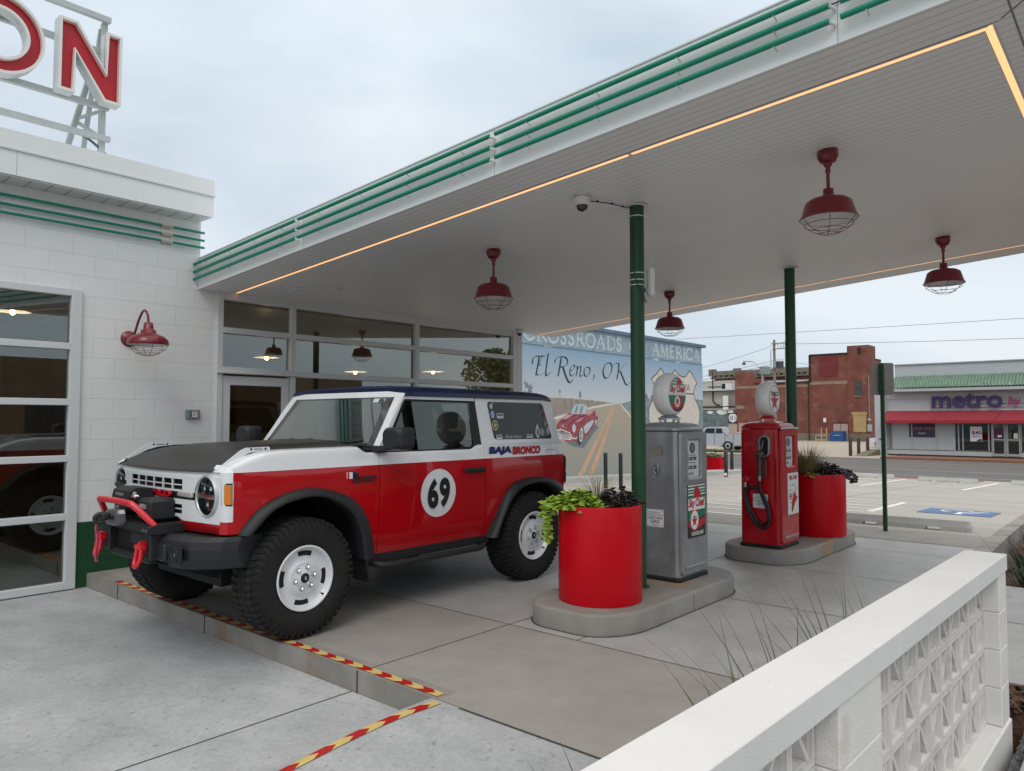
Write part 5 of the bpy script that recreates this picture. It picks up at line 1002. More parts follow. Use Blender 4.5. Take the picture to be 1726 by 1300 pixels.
# ---------------------------------------------------------------- fuel pumps (near face towards -Y, hose face towards -X)
def pump(name, label, x0, y0, base, col, chromebar, rz=0.0):
    W_, D_ = .545, .455; cx, cy = x0 + W_ / 2, y0 + D_ / 2; t = thing(name, label, 'fuel pump', (cx, cy, base), rz=rz)
    def rr(hx, hy, z, r): 
        r = min(r, hx * .98, hy * .98); return [(cx + sx * (hx - r) + r * cos(a), cy + sy * (hy - r) + r * sin(a), base + z) for sx, sy, t0 in ((1, 1, 0), (-1, 1, 90), (-1, -1, 180), (1, -1, 270)) for a in [radians(t0 + 18 * i) for i in range(6)]]
    hx, hy = W_ / 2, D_ / 2; mb = MB()
    mb.loft([rr(hx, hy, .035, .045), rr(hx, hy, .06, .045), rr(hx - .004, hy - .003, .8, .045), rr(hx - .008, hy - .006, 1.27, .045), rr(hx - .010, hy - .008, 1.318, .05)], col, smooth=True)
    mb.loft([rr(hx - .014, hy - .012, 1.322, .05), rr(hx - .004, hy - .002, 1.326, .06), rr(hx - .006, hy - .004, 1.350, .07), rr(hx - .022, hy - .02, 1.378, .09), rr(hx - .06, hy - .055, 1.396, .12), rr(hx - .13, hy - .12, 1.405, .10)], col, smooth=True); mb.add(rr(hx - .13, hy - .12, 1.405, .10), [tuple(range(24))], col)
    build('cabinet', mb, t)
    mb = MB(); mb.loft([rr(hx + .016, hy + .016, .0, .05), rr(hx + .016, hy + .016, .022, .05), rr(hx + .004, hy + .004, .038, .05)], black, smooth=False); build('plinth', mb, t)
    yf = y0 - .003 + base * 0
    # raised front door panel with display opening
    px0, px1, pz0, pz1 = x0 + .030, x0 + W_ - .030, base + .06, base + 1.315; dx0, dx1, dz0, dz1 = x0 + .135, x0 + .415, base + .885, base + 1.262
    def rrect(a, b, c, d, r, n=5): return [(sx + r * cos(an), sz + r * sin(an)) for sx, sz, t0 in ((b - r, d - r, 0), (a + r, d - r, 90), (a + r, c + r, 180), (b - r, c + r, 270)) for an in [radians(t0 + 90 * i / (n - 1)) for i in range(n)]]
    O, H = rrect(px0, px1, pz0, pz1, .03), rrect(dx0, dx1, dz0, dz1, .03); H2 = rrect(dx0 + .022, dx1 - .022, dz0 + .022, dz1 - .022, .02); mb = MB()
    mb.loft([[(x, yf + .004, z) for x, z in rrect(px0 - .006, px1 + .006, pz0 - .006, pz1 + .006, .034)], [(x, yf - .018, z) for x, z in O], [(x, yf - .018, z) for x, z in H], [(x, yf - .026, z) for x, z in rrect(dx0 + .004, dx1 - .004, dz0 + .004, dz1 - .004, .028)], [(x, yf - .012, z) for x, z in H2], [(x, yf + .0005, z) for x, z in H2]], col, smooth=False)
    fp = build('front_panel', mb, t)
    mb = MB(); mb.add([(x, yf - .0002, z) for x, z in H2], [tuple(range(len(H2)))], mat('dial_white', (.80, .82, .84), .45)); a, b, c, d = dx0 + .022, dx1 - .022, dz0 + .022, dz1 - .022
    y = yf - .0005; cxd = (a + b) / 2 - .01
    mb.lathe((cxd, y, d - .068), [(.0, .004), (.038, .004)], mat('dial_grey', (.25, .25, .25), .4), axis=(0, -1, 0), n=24); mb.lathe((cxd, y, d - .068), [(.038, .0), (.040, .007), (.046, .007), (.048, .0)], mat('dial_dark', (.08, .08, .085), .4), axis=(0, -1, 0), n=24)
    for z, hh in ((c + .155, .028), (c + .075, .028)):
        mb.box(a + .025, b - .055, y - .003, y - .001, z, z + hh, sign_black)
        for k in range(4): mb.box(a + .032 + .034 * k, a + .052 + .034 * k, y - .0045, y - .003, z + .006, z + hh - .006, sign_white if k % 2 == 0 else mat('dial_grey', (.25, .25, .25), .4))
    for k in range(3): mb.box(a + .04 + .035 * k, a + .05 + .035 * k, y - .003, y - .001, c + .02, c + .045, sign_black)
    for z in (d - .135, c + .130): mb.box(a + .03, b - .06, y - .003, y - .001, z, z + .004, sign_black)
    build('display', mb, fp)
    mb = MB(); mb.add([(x, yf - .0100, z) for x, z in H2], [tuple(range(len(H2)))], glass('dial_glass', (.97, .98, .98), refl=.5)); build('display_glass', mb, fp)
    mb = MB(); mb.rbox(x0 + .09, x0 + W_ - .07, yf - .028, yf - .017, base + .105, base + .130, chromebar, .004); mb.cyl((x0 + W_ / 2 + .02, yf - .024, base + .068), (x0 + W_ / 2 + .02, yf - .017, base + .068), .006, chrome, n=10); build('kick_trim', mb, t)
    return t, cx, cy, yf, (rr, hx, hy)
def leadsign(mb, x, y, z, w_=.17, h=.155):   # on the -X face
    mb.box(x - .004, x - .001, y - w_ / 2, y + w_ / 2, z - h / 2, z + h / 2, sign_white); ux, uz = (0, -1, 0), (0, 0, 1)
    for s, sz, dz in (('FOR USE AS A', .019, .052), ('MOTOR FUEL ONLY', .019, .030), ('CONTAINS', .031, .002), ('LEAD', .041, -.030), ('(TETRAETHYL)', .014, -.062)):
        text(mb, s, sz, (x - .0055, y, z + dz), ux, uz, sign_black, sx=.95, offset=.012 if sz > .025 else .0)
    for sy in (-1, 1):
        for s_ in (-1, 1): mb.cyl((x - .0065, y + sy * (w_ / 2 - .012), z + s_ * (h / 2 - .012)), (x - .003, y + sy * (w_ / 2 - .012), z + s_ * (h / 2 - .012)), .004, sign_black, n=6)
RG = .203
def globe(t, cx, cy, z, ring):
    mb = MB(); mb.lathe((cx, cy, z), [(.0, .085), (.155, .080), (.166, .078)] , sign_white, axis=(0, 1, 0), n=40)
    mb.lathe((cx, cy, z), [(.158, -.082), (.164, -.080), (.176, -.074), (.187, -.062), (.196, -.043), (.202, -.018), (RG, .0), (.202, .018), (.196, .043), (.187, .062), (.176, .074), (.166, .078)], mat('globe_glass', (.86, .86, .84), .25, coat=.4), axis=(0, 1, 0), n=48)
    mb.lathe((cx, cy, z - RG - .026), [(.105, 0), (.105, .012), (.085, .02), (.075, .034)], ring, n=28); g = build('globe', mb, t); return g
def globeface(g, p, R, cx, cy, z):
    p.mask(lambda x, y: (x - R) ** 2 + (y - R) ** 2 <= R * R); mb = MB(); p.emit(mb, (cx - R, cy - .0835, z - R), (1, 0, 0), (0, 0, 1)); return mb
# silver pump
PB = .158
t, cx, cy, yf, _ = pump('fuel_pump', 'vintage silver fuel pump with round white globe reading Sky Chief', 5.905, 3.20, PB, pump_silver, mat('dull_steel', (.40, .41, .42), .4, metal=.8))
gz_ = PB + 1.405 + .034 + RG + .018; g = globe(t, cx, cy, gz_, steel)
R = .160; p = Pic(2 * R, 2 * R, .0045, sign_green)
for k in range(3): p.rect(0, 2 * R, .262 + k * .016, .269 + k * .016, sign_white)
p.poly([(R - .005, .245), (R + .0, .285), (R + .02, .315), (R + .055, .318), (R + .075, .29), (R + .085, .245)], sign_red); p.rect(0, 2 * R, .155, .248, sign_white)
p.rect(0, 2 * R, 0, .155, sign_green); p.poly([(R + .04, .155), (R + .10, .155), (R + .085, .09), (R + .13, .06), (R + .12, 0), (R - .14, 0), (R - .15, .075), (R - .06, .06), (R + .0, .10)], sign_red); p.poly([(0, 0), (2 * R, 0), (2 * R, .07), (R + .08, .045), (R, .018), (R - .12, .04), (0, .08)], sign_black); p.poly([(R - .14, .05), (R - .02, .025), (R + .09, .055), (R + .12, .075), (R + .02, .055), (R - .10, .075)], sign_red)
p.ell(R, .095, .052, .052, sign_white); p.star(R, .090, .042, sign_red)
mb = globeface(g, p, R, cx, cy, gz_); text(mb, 'Sky Chief', .092, (cx + .004, cy - .0855, gz_ + .043), (1, 0, .0), (0, 0, 1), sign_red, fit=(.285, .082), shear=.15, offset=.035); text(mb, 'TEXACO', .016, (cx, cy - .0850, gz_ - R + .112), (1, 0, 0), (0, 0, 1), sign_black, offset=.02); build('globe_face', mb, g)
mb = MB()
for s in (-1, 1):
    P = [(cx + s * (.10 + .10 * cos(a) * 0 + .0), 0, 0) for a in (0,)]
    for r_, rad in ((.062, .006), (.040, .004)): mb.tube([(cx + s * (.125 + r_ * cos(a)), cy, PB + 1.392 + r_ * .95 * sin(a)) for a in [radians(180 * i / 10) for i in range(11)]], rad, steel, n=7)
    for a in (35, 70, 110, 145): a = radians(a); mb.tube([(cx + s * (.125 + .040 * cos(a)), cy, PB + 1.392 + .038 * sin(a)), (cx + s * (.125 + .062 * cos(a)), cy, PB + 1.392 + .059 * sin(a))], .004, steel, n=5)
build('globe_bracket', mb, t)
# Sky Chief door sign
sx0, sx1, sz0, sz1 = 6.045, 6.365, PB + .375, PB + .838; sw, sh = sx1 - sx0, sz1 - sz0
p = Pic(sw, sh, .004, sign_black); p.rect(0, sw, sh - .115, sh, sign_white)
for k in range(4): p.rect(0, sw, sh - .026 - k * .027, sh - .010 - k * .027, sign_green)
p.rect(0, sw, sh - .130, sh - .105, sign_green); p.poly([(.10, sh - .118), (.12, sh - .03), (.145, sh - .005), (.18, sh - .01), (.225, sh - .06), (.25, sh - .118)], sign_red)
p.rect(0, sw, sh - .222, sh - .118, sign_white); p.rect(0, sw, .145, sh - .222, sign_green); p.rect(.05, .185, .11, sh - .222, sign_red); p.poly([(0, .145), (.10, .115), (.185, .145), (sw, .175), (sw, .105), (.20, .068), (.12, .052), (0, .10)], sign_red); p.poly([(.18, .155), (sw, .185), (sw, .172), (.19, .142)], sign_black)
p.ell(.118, .150, .074, .085, sign_white); p.star(.118, .140, .062, sign_red)
mb = MB(); yq = yf - .022; mb.box(sx0 - .006, sx1 + .006, yf - .0215, yf - .0180, sz0 - .006, sz1 + .006, sign_black); p.emit(mb, (sx0, yq, sz0), (1, 0, 0), (0, 0, 1))
text(mb, 'Sky Chief', .112, ((sx0 + sx1) / 2, yq - .0015, sz0 + sh - .170), (1, 0, 0), (0, 0, 1), sign_red, fit=(.305, .098), shear=.15, offset=.035); text(mb, 'TEXACO', .020, (sx0 + .118, yq - .0015, sz0 + .176), (1, 0, 0), (0, 0, 1), sign_black, offset=.02); text(mb, 'GASOLINE', .048, ((sx0 + sx1) / 2 + .01, yq - .0015, sz0 + .028), (1, 0, 0), (0, 0, 1), sign_white, sx=1.0, offset=.02)
build('fuel_sign', mb, t)
mb = MB(); leadsign(mb, 5.907, 3.43, PB + .545); build('warning_plate', mb, t)
mb = MB(); mb.box(5.903, 5.907, 3.355, 3.455, PB + 1.105, PB + 1.20, mat('aged_plate', (.30, .28, .24), .5, metal=.4, vary=.3, vscale=40)); build('data_plate', mb, t)
mb = MB(); mb.tube([(5.895, 3.41 + .022 * cos(a), PB + .985 + .045 * sin(a)) for a in [2 * pi * i / 16 for i in range(17)]], .007, steel, n=7); mb.cyl((5.91, 3.41, PB + .995), (5.885, 3.41, PB + .995), .012, steel, n=8); mb.tube([(5.892, 3.43, PB + .93), (5.89, 3.425, PB + .91)], .005, steel, n=6); build('nozzle_hook', mb, t)
mb = MB(); xr = 6.452; mb.tube(catmull([(xr, 3.46, PB + .90), (xr + .03, 3.46, PB + .87), (xr + .05, 3.46, PB + .84), (xr + .05, 3.46, PB + .55), (xr + .03, 3.46, PB + .50), (xr - .01, 3.46, PB + .46)], 4), .008, chrome, n=8); build('side_handle', mb, t)
# red pump
t, cx, cy, yf, _ = pump('fuel_pump', 'vintage red fuel pump with star globe, nozzle and coiled black hose', 8.14, 3.17, PB, pump_red, mat('dull_steel', (.40, .41, .42), .4, metal=.8))
gz_ = PB + 1.405 + .034 + RG + .022; g = globe(t, cx, cy, gz_, pump_red)
p = Pic(2 * R, 2 * R, .0045, sign_white); p.ell(R, R, R, R, sign_black); p.ell(R, R, R - .006, R - .006, sign_white); p.star(R, R - .030, .128, sign_red)
mb = globeface(g, p, R, cx, cy, gz_); text(mb, 'TEXACO', .070, (cx, cy - .0855, gz_ + .058), (1, 0, 0), (0, 0, 1), sign_black, fit=(.235, .052), offset=.03); build('globe_face', mb, g)
mb = MB(); mb.rbox(8.155, 8.67, yf - .030, yf - .010, PB + 1.318, PB + 1.335, chrome, .005); build('top_trim', mb, t)
sx0, sx1, sz0, sz1 = 8.325, 8.645, PB + .362, PB + .822; sw, sh = sx1 - sx0, sz1 - sz0
p = Pic(sw, sh, .004, sign_white); p.ell(.085, .20, .062, .075, sign_black); p.ell(.085, .20, .056, .069, sign_white); p.star(.085, .195, .05, sign_red)
p.poly([(.10, .04), (.12, .14), (.15, .19), (.165, .23), (.20, .245), (.225, .26), (.24, .20), (.27, .19), (.295, .175), (.26, .15), (.22, .12), (.17, .07), (.13, .02)], sign_red); p.poly([(.215, .25), (.235, .31), (.245, .30), (.238, .25)], mat('brass_ink', (.45, .28, .06), .4)); p.poly([(.115, .015), (.14, .09), (.155, .08), (.135, .03)], sign_black)
mb = MB(); yq = yf - .022; mb.box(sx0 - .005, sx1 + .005, yf - .0215, yf - .0180, sz0 - .005, sz1 + .005, mat('sign_edge', (.3, .3, .3), .5)); p.emit(mb, (sx0, yq, sz0), (1, 0, 0), (0, 0, 1))
text(mb, 'FIRE-CHIEF', .062, ((sx0 + sx1) / 2, yq - .0015, sz0 + sh - .055), (1, 0, 0), (0, 0, 1), sign_red, sx=.80, offset=.03); text(mb, 'GASOLINE', .026, ((sx0 + sx1) / 2, yq - .0015, sz0 + sh - .135), (1, 0, 0), (0, 0, 1), sign_black); text(mb, 'TEXACO', .018, (sx0 + .085, yq - .0015, sz0 + .228), (1, 0, 0), (0, 0, 1), sign_black, offset=.02); build('fuel_sign', mb, t)
mb = MB(); leadsign(mb, 8.142, 3.385, PB + .515); build('warning_plate', mb, t)
# nozzle boot, nozzle, hose on the -X face
X = 8.146
mb = MB(); n = 14
def stad(hy, hz, y, z, x): return [(x, y + hy * cos(a) , z + (hz - hy) * (1 if sin(a) >= 0 else -1) + hy * sin(a)) for a in [2 * pi * i / n for i in range(n)]]
mb.loft([stad(.068, .125, 3.335, PB + 1.13, X + .004), stad(.066, .122, 3.335, PB + 1.13, X - .016), stad(.050, .105, 3.335, PB + 1.13, X - .018), stad(.046, .10, 3.335, PB + 1.13, X - .002)], mat('cast_grey', (.33, .34, .35), .4, metal=.6), smooth=True); mb.add(stad(.05, .105, 3.335, PB + 1.13, X - .003), [tuple(range(n))], black); build('nozzle_boot', mb, t)
noz = mat('worn_cast_metal', (.10, .095, .085), .42, metal=.7, vary=.3, vscale=40); mb = MB()
mb.tube(catmull([(X - .005, 3.335, PB + 1.19), (X - .03, 3.338, PB + 1.18), (X - .045, 3.345, PB + 1.12), (X - .045, 3.36, PB + 1.06)], 4), .014, noz, n=8); mb.lathe((X - .045, 3.365, PB + 1.04), [(.018, .04), (.045, .03), (.05, .0), (.045, -.04), (.026, -.06)], noz, n=14); mb.rbox(X - .085, X - .02, 3.30, 3.345, PB + 1.0, PB + 1.04, noz, .006)
mb.tube([(X - .045, 3.372, PB + .99), (X - .045, 3.375, PB + .80)], .028, noz, n=10); mb.tube(catmull([(X - .045, 3.33, PB + 1.0), (X - .05, 3.30, PB + .95), (X - .05, 3.305, PB + .86), (X - .045, 3.30, PB + .80), (X - .045, 3.35, PB + .78)], 4), .009, noz, n=7); mb.tube([(X - .045, 3.345, PB + .97), (X - .045, 3.325, PB + .90), (X - .045, 3.335, PB + .82)], .007, noz, n=6); build('nozzle', mb, t)
mb = MB(); mb.cyl((X - .045, 3.375, PB + .80), (X - .045, 3.376, PB + .745), .019, steel, n=12); mb.cyl((X - .035, 3.545, PB + .735), (X - .035, 3.548, PB + .665), .019, steel, n=12); build('hose_fitting', mb, t)
mb = MB(); mb.lathe((X + .004, 3.535, PB + .755), [(.045, .0), (.04, .03), (.028, .045), (0, .05)], pump_red, axis=(-1, 0, 0), n=18); mb.tube([(X - .035, 3.540, PB + .755), (X - .035, 3.545, PB + .72)], .022, pump_red, n=10); build('swivel_boss', mb, t)
H = [(X - .045, 3.376, PB + .75), (X - .045, 3.37, PB + .66), (X - .047, 3.34, PB + .55), (X - .05, 3.285, PB + .42), (X - .055, 3.265, PB + .33), (X - .058, 3.29, PB + .25), (X - .058, 3.345, PB + .222), (X - .056, 3.42, PB + .26), (X - .052, 3.49, PB + .37), (X - .045, 3.535, PB + .50), (X - .038, 3.545, PB + .60), (X - .036, 3.515, PB + .655), (X - .040, 3.45, PB + .665), (X - .046, 3.38, PB + .64), (X - .052, 3.315, PB + .55), (X - .050, 3.275, PB + .44), (X - .045, 3.275, PB + .33), (X - .030, 3.33, PB + .265), (X - .03, 3.41, PB + .29), (X - .03, 3.49, PB + .42), (X - .032, 3.54, PB + .56), (X - .035, 3.548, PB + .67)]
mb = MB(); mb.tube(catmull(H, 6), .0165, mat('black_hose_rubber', (.012, .012, .013), .45), n=10); build('hose', mb, t)
mb = MB(); mb.box(X - .004, X + .001, 3.205, 3.212, PB + .50, PB + 1.0, black); build('side_slot', mb, t)

# ---------------------------------------------------------------- planters and plants
leaf_lime = mat('lime_leaf', (.20, .33, .025), .5, vscale=9, col2=(.30, .44, .05)); leaf_dark = mat('dark_purple_leaf', (.014, .018, .012), .4, vscale=14, col2=(.055, .040, .045)); blade = mat('grass_blade', (.10, .13, .05), .6, vscale=7, col2=(.22, .20, .10)); blade_g = mat('green_blade', (.045, .075, .03), .5, vscale=5, col2=(.10, .13, .06)); soil = mat('potting_soil', (.035, .024, .017), .95, bump=.8, bscale=60); stem_m = mat('vine_stem', (.14, .10, .05), .7)
def leaf(mb, p, d, n, L_, W_, m, lobed=True):
    p, d = Vector(p), Vector(d).normalized(); s = d.cross(Vector(n)); s = s.normalized() if s.length > 1e-4 else d.orthogonal().normalized(); u = s.cross(d).normalized()
    prof = ((0, .0), (-.10, .28), (.12, .50), (.34, .30), (.50, .42), (.66, .24), (1.0, 0)) if lobed else ((0, 0), (.25, .42), (.55, .45), (.8, .25), (1, 0))
    mid = [p + d * (L_ * t) + u * (.10 * L_ * sin(pi * min(1, max(0, t)))) for t, _ in prof]; l = [m_ + s * (W_ * w_) - u * (.16 * W_ * (w_ > 0)) for m_, (_, w_) in zip(mid, prof)]; r = [m_ - s * (W_ * w_) - u * (.16 * W_ * (w_ > 0)) for m_, (_, w_) in zip(mid, prof)]
    vs = mid + l + r; k = len(prof); fs = []
    for i in range(k - 1): fs += [(i, i + 1, k + i + 1, k + i), (i + 1, i, 2 * k + i, 2 * k + i + 1)]
    mb.add([tuple(v) for v in vs], fs, m)
def bladeP(mb, p, az, lean, L_, w_, m, droop=.6, seg=6):
    p = Vector(p); hd = Vector((cos(az), sin(az), 0)); side_ = Vector((-sin(az), cos(az), 0)); rows = []; q = p.copy(); ang = lean
    for i in range(seg + 1):
        f = i / seg; ww = w_ * (1 - f ** 1.6) + .0004; rows.append([tuple(q - side_ * ww), tuple(q + side_ * ww)]); q = q + (hd * sin(ang) + Vector((0, 0, 1)) * cos(ang)) * (L_ / seg); ang += droop / seg
    mb.loft(rows, m, closed=False)
def planter(cx, cy, label, rs=.333, h=.755):
    b = .158; t = thing('planter', label, 'planter', (cx, cy, b), 'tall red cylindrical planters on the pump islands')
    mb = MB(); mb.lathe((cx, cy, b), [(rs - .003, .002), (rs, .010), (rs, h - .008), (rs - .003, h), (rs - .016, h), (rs - .018, h - .09)], red_planter, n=72); mb.box(cx + rs - .001, cx + rs + .0015, cy - .004, cy + .004, b + .01, b + h - .01, red_planter); build('pot', mb, t)
    mb = MB(); mb.lathe((cx, cy, b), [(0, h - .045), (rs - .02, h - .06)], soil, n=36); build('soil', mb, t)
planter(5.0, 3.41, 'tall red cylinder planter beside the silver pump, nearest the viewer'); planter(9.575, 3.25, 'tall red cylinder planter behind the red pump')
rnd = random.Random(3)
def mound(name, label, cx, cy, z, rx, ry, h, n, m, ls, cat='plant', trail=None, lobed=True, stems=True):
    mb = MB()
    for i in range(n):
        a = rnd.uniform(0, 2 * pi); r = sqrt(rnd.random()); x, y = cx + rx * r * cos(a), cy + ry * r * sin(a); zz = z + h * (1 - r * r) * rnd.uniform(.35, 1.0) + rnd.uniform(-.01, .02)
        d = Vector((cos(a + rnd.uniform(-.9, .9)), sin(a + rnd.uniform(-.9, .9)), rnd.uniform(-.45, .35))); nn = Vector((rnd.uniform(-.5, .5), rnd.uniform(-.5, .5), 1)); L_ = ls * rnd.uniform(.65, 1.25)
        leaf(mb, (x, y, zz), d, nn, L_, L_ * .85, m, lobed)
        if stems and i % 3 == 0: mb.tube([(cx + (x - cx) * .5, cy + (y - cy) * .5, z - .02), (x, y, zz)], .002, stem_m, n=4, caps=False)
    for P in (trail or []):
        C_ = catmull(P, 6); mb.tube(C_, .0028, stem_m, n=5)
        for i, q in enumerate(C_):
            for _ in range(2):
                a = rnd.uniform(0, 2 * pi); leaf(mb, q, (cos(a), sin(a), rnd.uniform(-.9, .2)), (rnd.uniform(-.4, .4), rnd.uniform(-.4, .4), 1) if _ else (-.7, -.6, .5), ls * rnd.uniform(.7, 1.25), ls * rnd.uniform(.6, 1.0), m, lobed)
    return tag(build(name, mb, loc=(cx, cy, z)), label, cat)
ZT = .158 + .70
mound('sweet_potato_vine', 'lime green vine spilling over the left rim of the nearest red planter', 4.86, 3.52, ZT + .03, .24, .20, .14, 330, leaf_lime, .062, trail=[[(4.84, 3.60, .95), (4.77, 3.69, .97), (4.72, 3.75, .90), (4.71, 3.76, .82)], [(4.84, 3.58, .94), (4.76, 3.67, .92), (4.72, 3.71, .80), (4.715, 3.72, .70), (4.72, 3.72, .62)]])
mound('dark_leaf_plant', 'dark purple leafed plant at the right side of the nearest red planter', 5.12, 3.32, ZT + .02, .18, .17, .17, 420, leaf_dark, .052, lobed=False)
def tuft(name, label, cx, cy, z, n, L0, L1, w_, m, spread=.55, r0=.05, droop=.9, r=rnd, cat='ornamental grass', group=None, fwd=False):
    mb = MB()
    for _ in range(n): a = r.uniform(.25, 2.9) if fwd else r.uniform(0, 2 * pi); q = r.uniform(0, r0); bladeP(mb, (cx + q * cos(a), cy + q * sin(a), z), a + r.uniform(-.5, .5), r.uniform(.02, spread), r.uniform(L0, L1), w_ * r.uniform(.7, 1.2), m, r.uniform(.2, droop))
    return tag(build(name, mb, loc=(cx, cy, z)), label, cat, group)
tuft('fountain_grass', 'sparse upright grass tuft in the middle of the nearest red planter', 5.03, 3.45, ZT, 80, .16, .38, .0028, blade, .6, .05, .7)
tuft('fountain_grass', 'dense tan and green grass tuft in the planter behind the red pump', 9.45, 3.35, ZT, 620, .24, .50, .0045, mat('tan_blade', (.16, .15, .06), .6, vscale=7, col2=(.33, .27, .13)), .85, .10, 1.3)
mound('dark_leaf_plant', 'dark purple leafed plant trailing off the planter behind the red pump', 9.66, 3.20, ZT + .03, .30, .26, .17, 620, leaf_dark, .062, lobed=False, trail=[[(9.85, 3.08, .93), (9.95, 2.99, .95), (10.0, 2.95, .88), (10.02, 2.94, .80)], [(9.82, 3.05, .93), (9.90, 2.98, .90), (9.93, 2.97, .84)]])
mound('sweet_potato_vine', 'small lime green leaves low at the left rim of the planter behind the red pump', 9.32, 3.20, ZT + .02, .07, .07, .06, 30, leaf_lime, .06)

# ---------------------------------------------------------------- screen block wall at bottom right
ang = -atan2(.0265, 1); wy = lambda x, off=0: .6475 - .0265 * (x - 4.868) + off
T_ = thing('block_wall', 'low white painted wall of pierced breeze blocks with pillars and a flat cap', 'wall', (4.86, .74, -.13))
bw_w = mat('white_block_paint', (.72, .70, .675), .75, vscale=3, col2=(.77, .75, .72), noise2=(4.5, .60, (.58, .53, .44), .5), bump=.4, bscale=130); bw_c = mat('white_cap_paint', (.68, .675, .665), .7, vscale=2.5, bump=.16, bscale=110, noise2=(16, .74, (.35, .30, .25), .6), col2=(.735, .73, .72)); bw_s = mat('white_screen_block', (.66, .64, .62), .7, vscale=9, col2=(.73, .71, .685), noise2=(7, .60, (.50, .45, .38), .45), bump=.15, bscale=120)
WM = Matrix.Translation((4.868, .6475, 0)) @ Matrix.Rotation(ang, 4, 'Z')   # local: -x along the wall towards the viewer's left, y = into the wall
XL = -4.6
for i in range(12):   # cap stones
    a, b = -.405 * (i + 1), -.405 * i; mb = MB(); mb.T = WM; mb.rbox(a + .0002, b - .0002, -.004, .196, .766, .853, bw_c, .0025); build('cap_stone', mb, T_)
def pillar(x0, x1):
    for k in range(4): z = -.022 + .197 * k; mb = MB(); mb.T = WM; mb.rbox(x0, x1, .004, .188, z + .0005, z + .1962, bw_w, .005); build('pillar_block', mb, T_)
pillar(-.20, .0)
PX = [(-.20, -2.20), (-2.60, -4.45)]
pillar(-2.595, -2.205)
mb = MB(); mb.T = WM; mb.rbox(-4.6, .002, -.006, .197, -.30, -.024, bw_w, .008); mb.rbox(-4.6, -.2, .03, .19, -.0235, -.0205, bw_w, .001); build('base_course', mb, T_)
BW, BH = .1855, .197
def scr(x0, z0, flip):
    mb = MB(); mb.T = WM; y0, y1 = .075, .165; x1 = x0 + BW; f = .017; g = .0015; z1 = z0 + BH
    # outer frame with a slight step, then a pair of slanting fins
    mb.box(x0 + g, x1 - g, y0, y1, z0 + g, z0 + f, bw_s); mb.box(x0 + g, x1 - g, y0, y1, z1 - f, z1 - g, bw_s); mb.box(x0 + g, x0 + f, y0, y1, z0 + f, z1 - f, bw_s); mb.box(x1 - f, x1 - g, y0, y1, z0 + f, z1 - f, bw_s)
    s_ = .007; mb.box(x0 + f, x0 + f + s_, y0 + .012, y1, z0 + f, z1 - f, bw_s); mb.box(x1 - f - s_, x1 - f, y0 + .012, y1, z0 + f, z1 - f, bw_s); mb.box(x0 + f + s_, x1 - f - s_, y0 + .012, y1, z0 + f, z0 + f + s_, bw_s)
    a, b = x0 + f + s_, x1 - f - s_; c, d = z0 + f + s_, z1 - f; xm = (a + b) / 2; th = .008
    if flip: a, b = b, a; th_ = -th
    sg_ = 1 if b > a else -1
    P = [(a, c), (a + sg_ * th * 2.2, c), (xm + sg_ * .030, d), (xm + sg_ * .014, d)] if False else None
    A, B_ = ((x0 + f + s_, c), (x1 - f - s_ - .018, d)) if not flip else ((x1 - f - s_, c), (x0 + f + s_ + .018, d))
    k = .010 if not flip else -.010
    poly = [(A[0], A[1]), (A[0] + 2 * k, A[1]), (B_[0] + k * 1.8, B_[1]), (B_[0], B_[1])]
    mb.prism(poly if not flip else poly[::-1], y0 + .006, y1 - .004, bw_s, 'y')
    return mb
proto_b = {}
cnt = 0
for a, b in PX:
    n = int(round((a - b) / BW))
    for i in range(n):
        for k in range(4):
            x0 = a - BW * (i + 1); z0 = -.0200 + BH * k
            if z0 + BH > .766: pass
            fl = (i + k) % 2; cnt += 1
            if fl not in proto_b:
                mb = scr(x0, z0, fl); o = build('screen_block', mb, T_); proto_b[fl] = (o, x0, z0)
            else:
                o0, ax0, az0 = proto_b[fl]; o = o0.copy(); COL.objects.link(o); o.parent = T_; dv = WM.to_3x3() @ Vector((x0 - ax0, 0, z0 - az0)); o.location = Vector(o0.location) + dv
            if cnt > 99: break
# stems and chips of mortar dirt are left to the paint; spiky grass behind and in the bed
r2 = random.Random(11)
for i, (x, y, n, L_, lab) in enumerate(((1.62, 1.06, 8, .45, 'few thin blades poking above the wall cap near the bottom edge'), (2.35, 1.00, 7, .62, 'two long thin blades rising above the middle of the wall cap'), (2.75, 1.02, 17, .66, 'wide spiky grass clump behind the wall, left of the tallest clump'), (3.30, .99, 17, .72, 'tallest spiky grass clump behind the wall cap'), (3.75, .97, 10, .62, 'spiky grass clump behind the wall, nearest its far end'))):
    tuft('spiky_grass', lab, x, y, -.03 + .32, n, L_ * .75, L_ * 1.1, .0055, blade_g, .75, .04, .55, r=r2, fwd=True)
for i, (x, y, n, lab) in enumerate(((9.15, .98, 150, 'dark spiky yucca nearest the end of the block wall'), (10.3, 1.12, 150, 'dark spiky yucca in the middle of the planting bed'), (12.2, 1.15, 120, 'dark spiky yucca at the right edge in the bed'), (11.6, 1.25, 28, 'thin spiky yucca against the bed kerb'))):
    tuft('yucca', lab, x, y, -.16, n, .26, .50, .009, mat('yucca_blade', (.022, .045, .020), .5, vscale=5, col2=(.06, .09, .045)), 1.15, .12, .6, r=r2, cat='yucca')
for x, y, L_, az, ln, lab in ((9.2, 1.15, .85, 2.6, .55, 'single long bare stalk leaning left over the kerb'), (9.5, 1.05, .9, 2.2, .45, 'single long curved stalk behind the end of the wall')):
    mb = MB()
    for k in range(3): bladeP(mb, (x + .1 * k, y, -.16), az + .35 * k, ln + .12 * k, L_, .0035, blade, .35 + .3 * k, seg=10)
    tag(build('dry_stalk', mb, loc=(x, y, -.16)), lab, 'grass stalk')
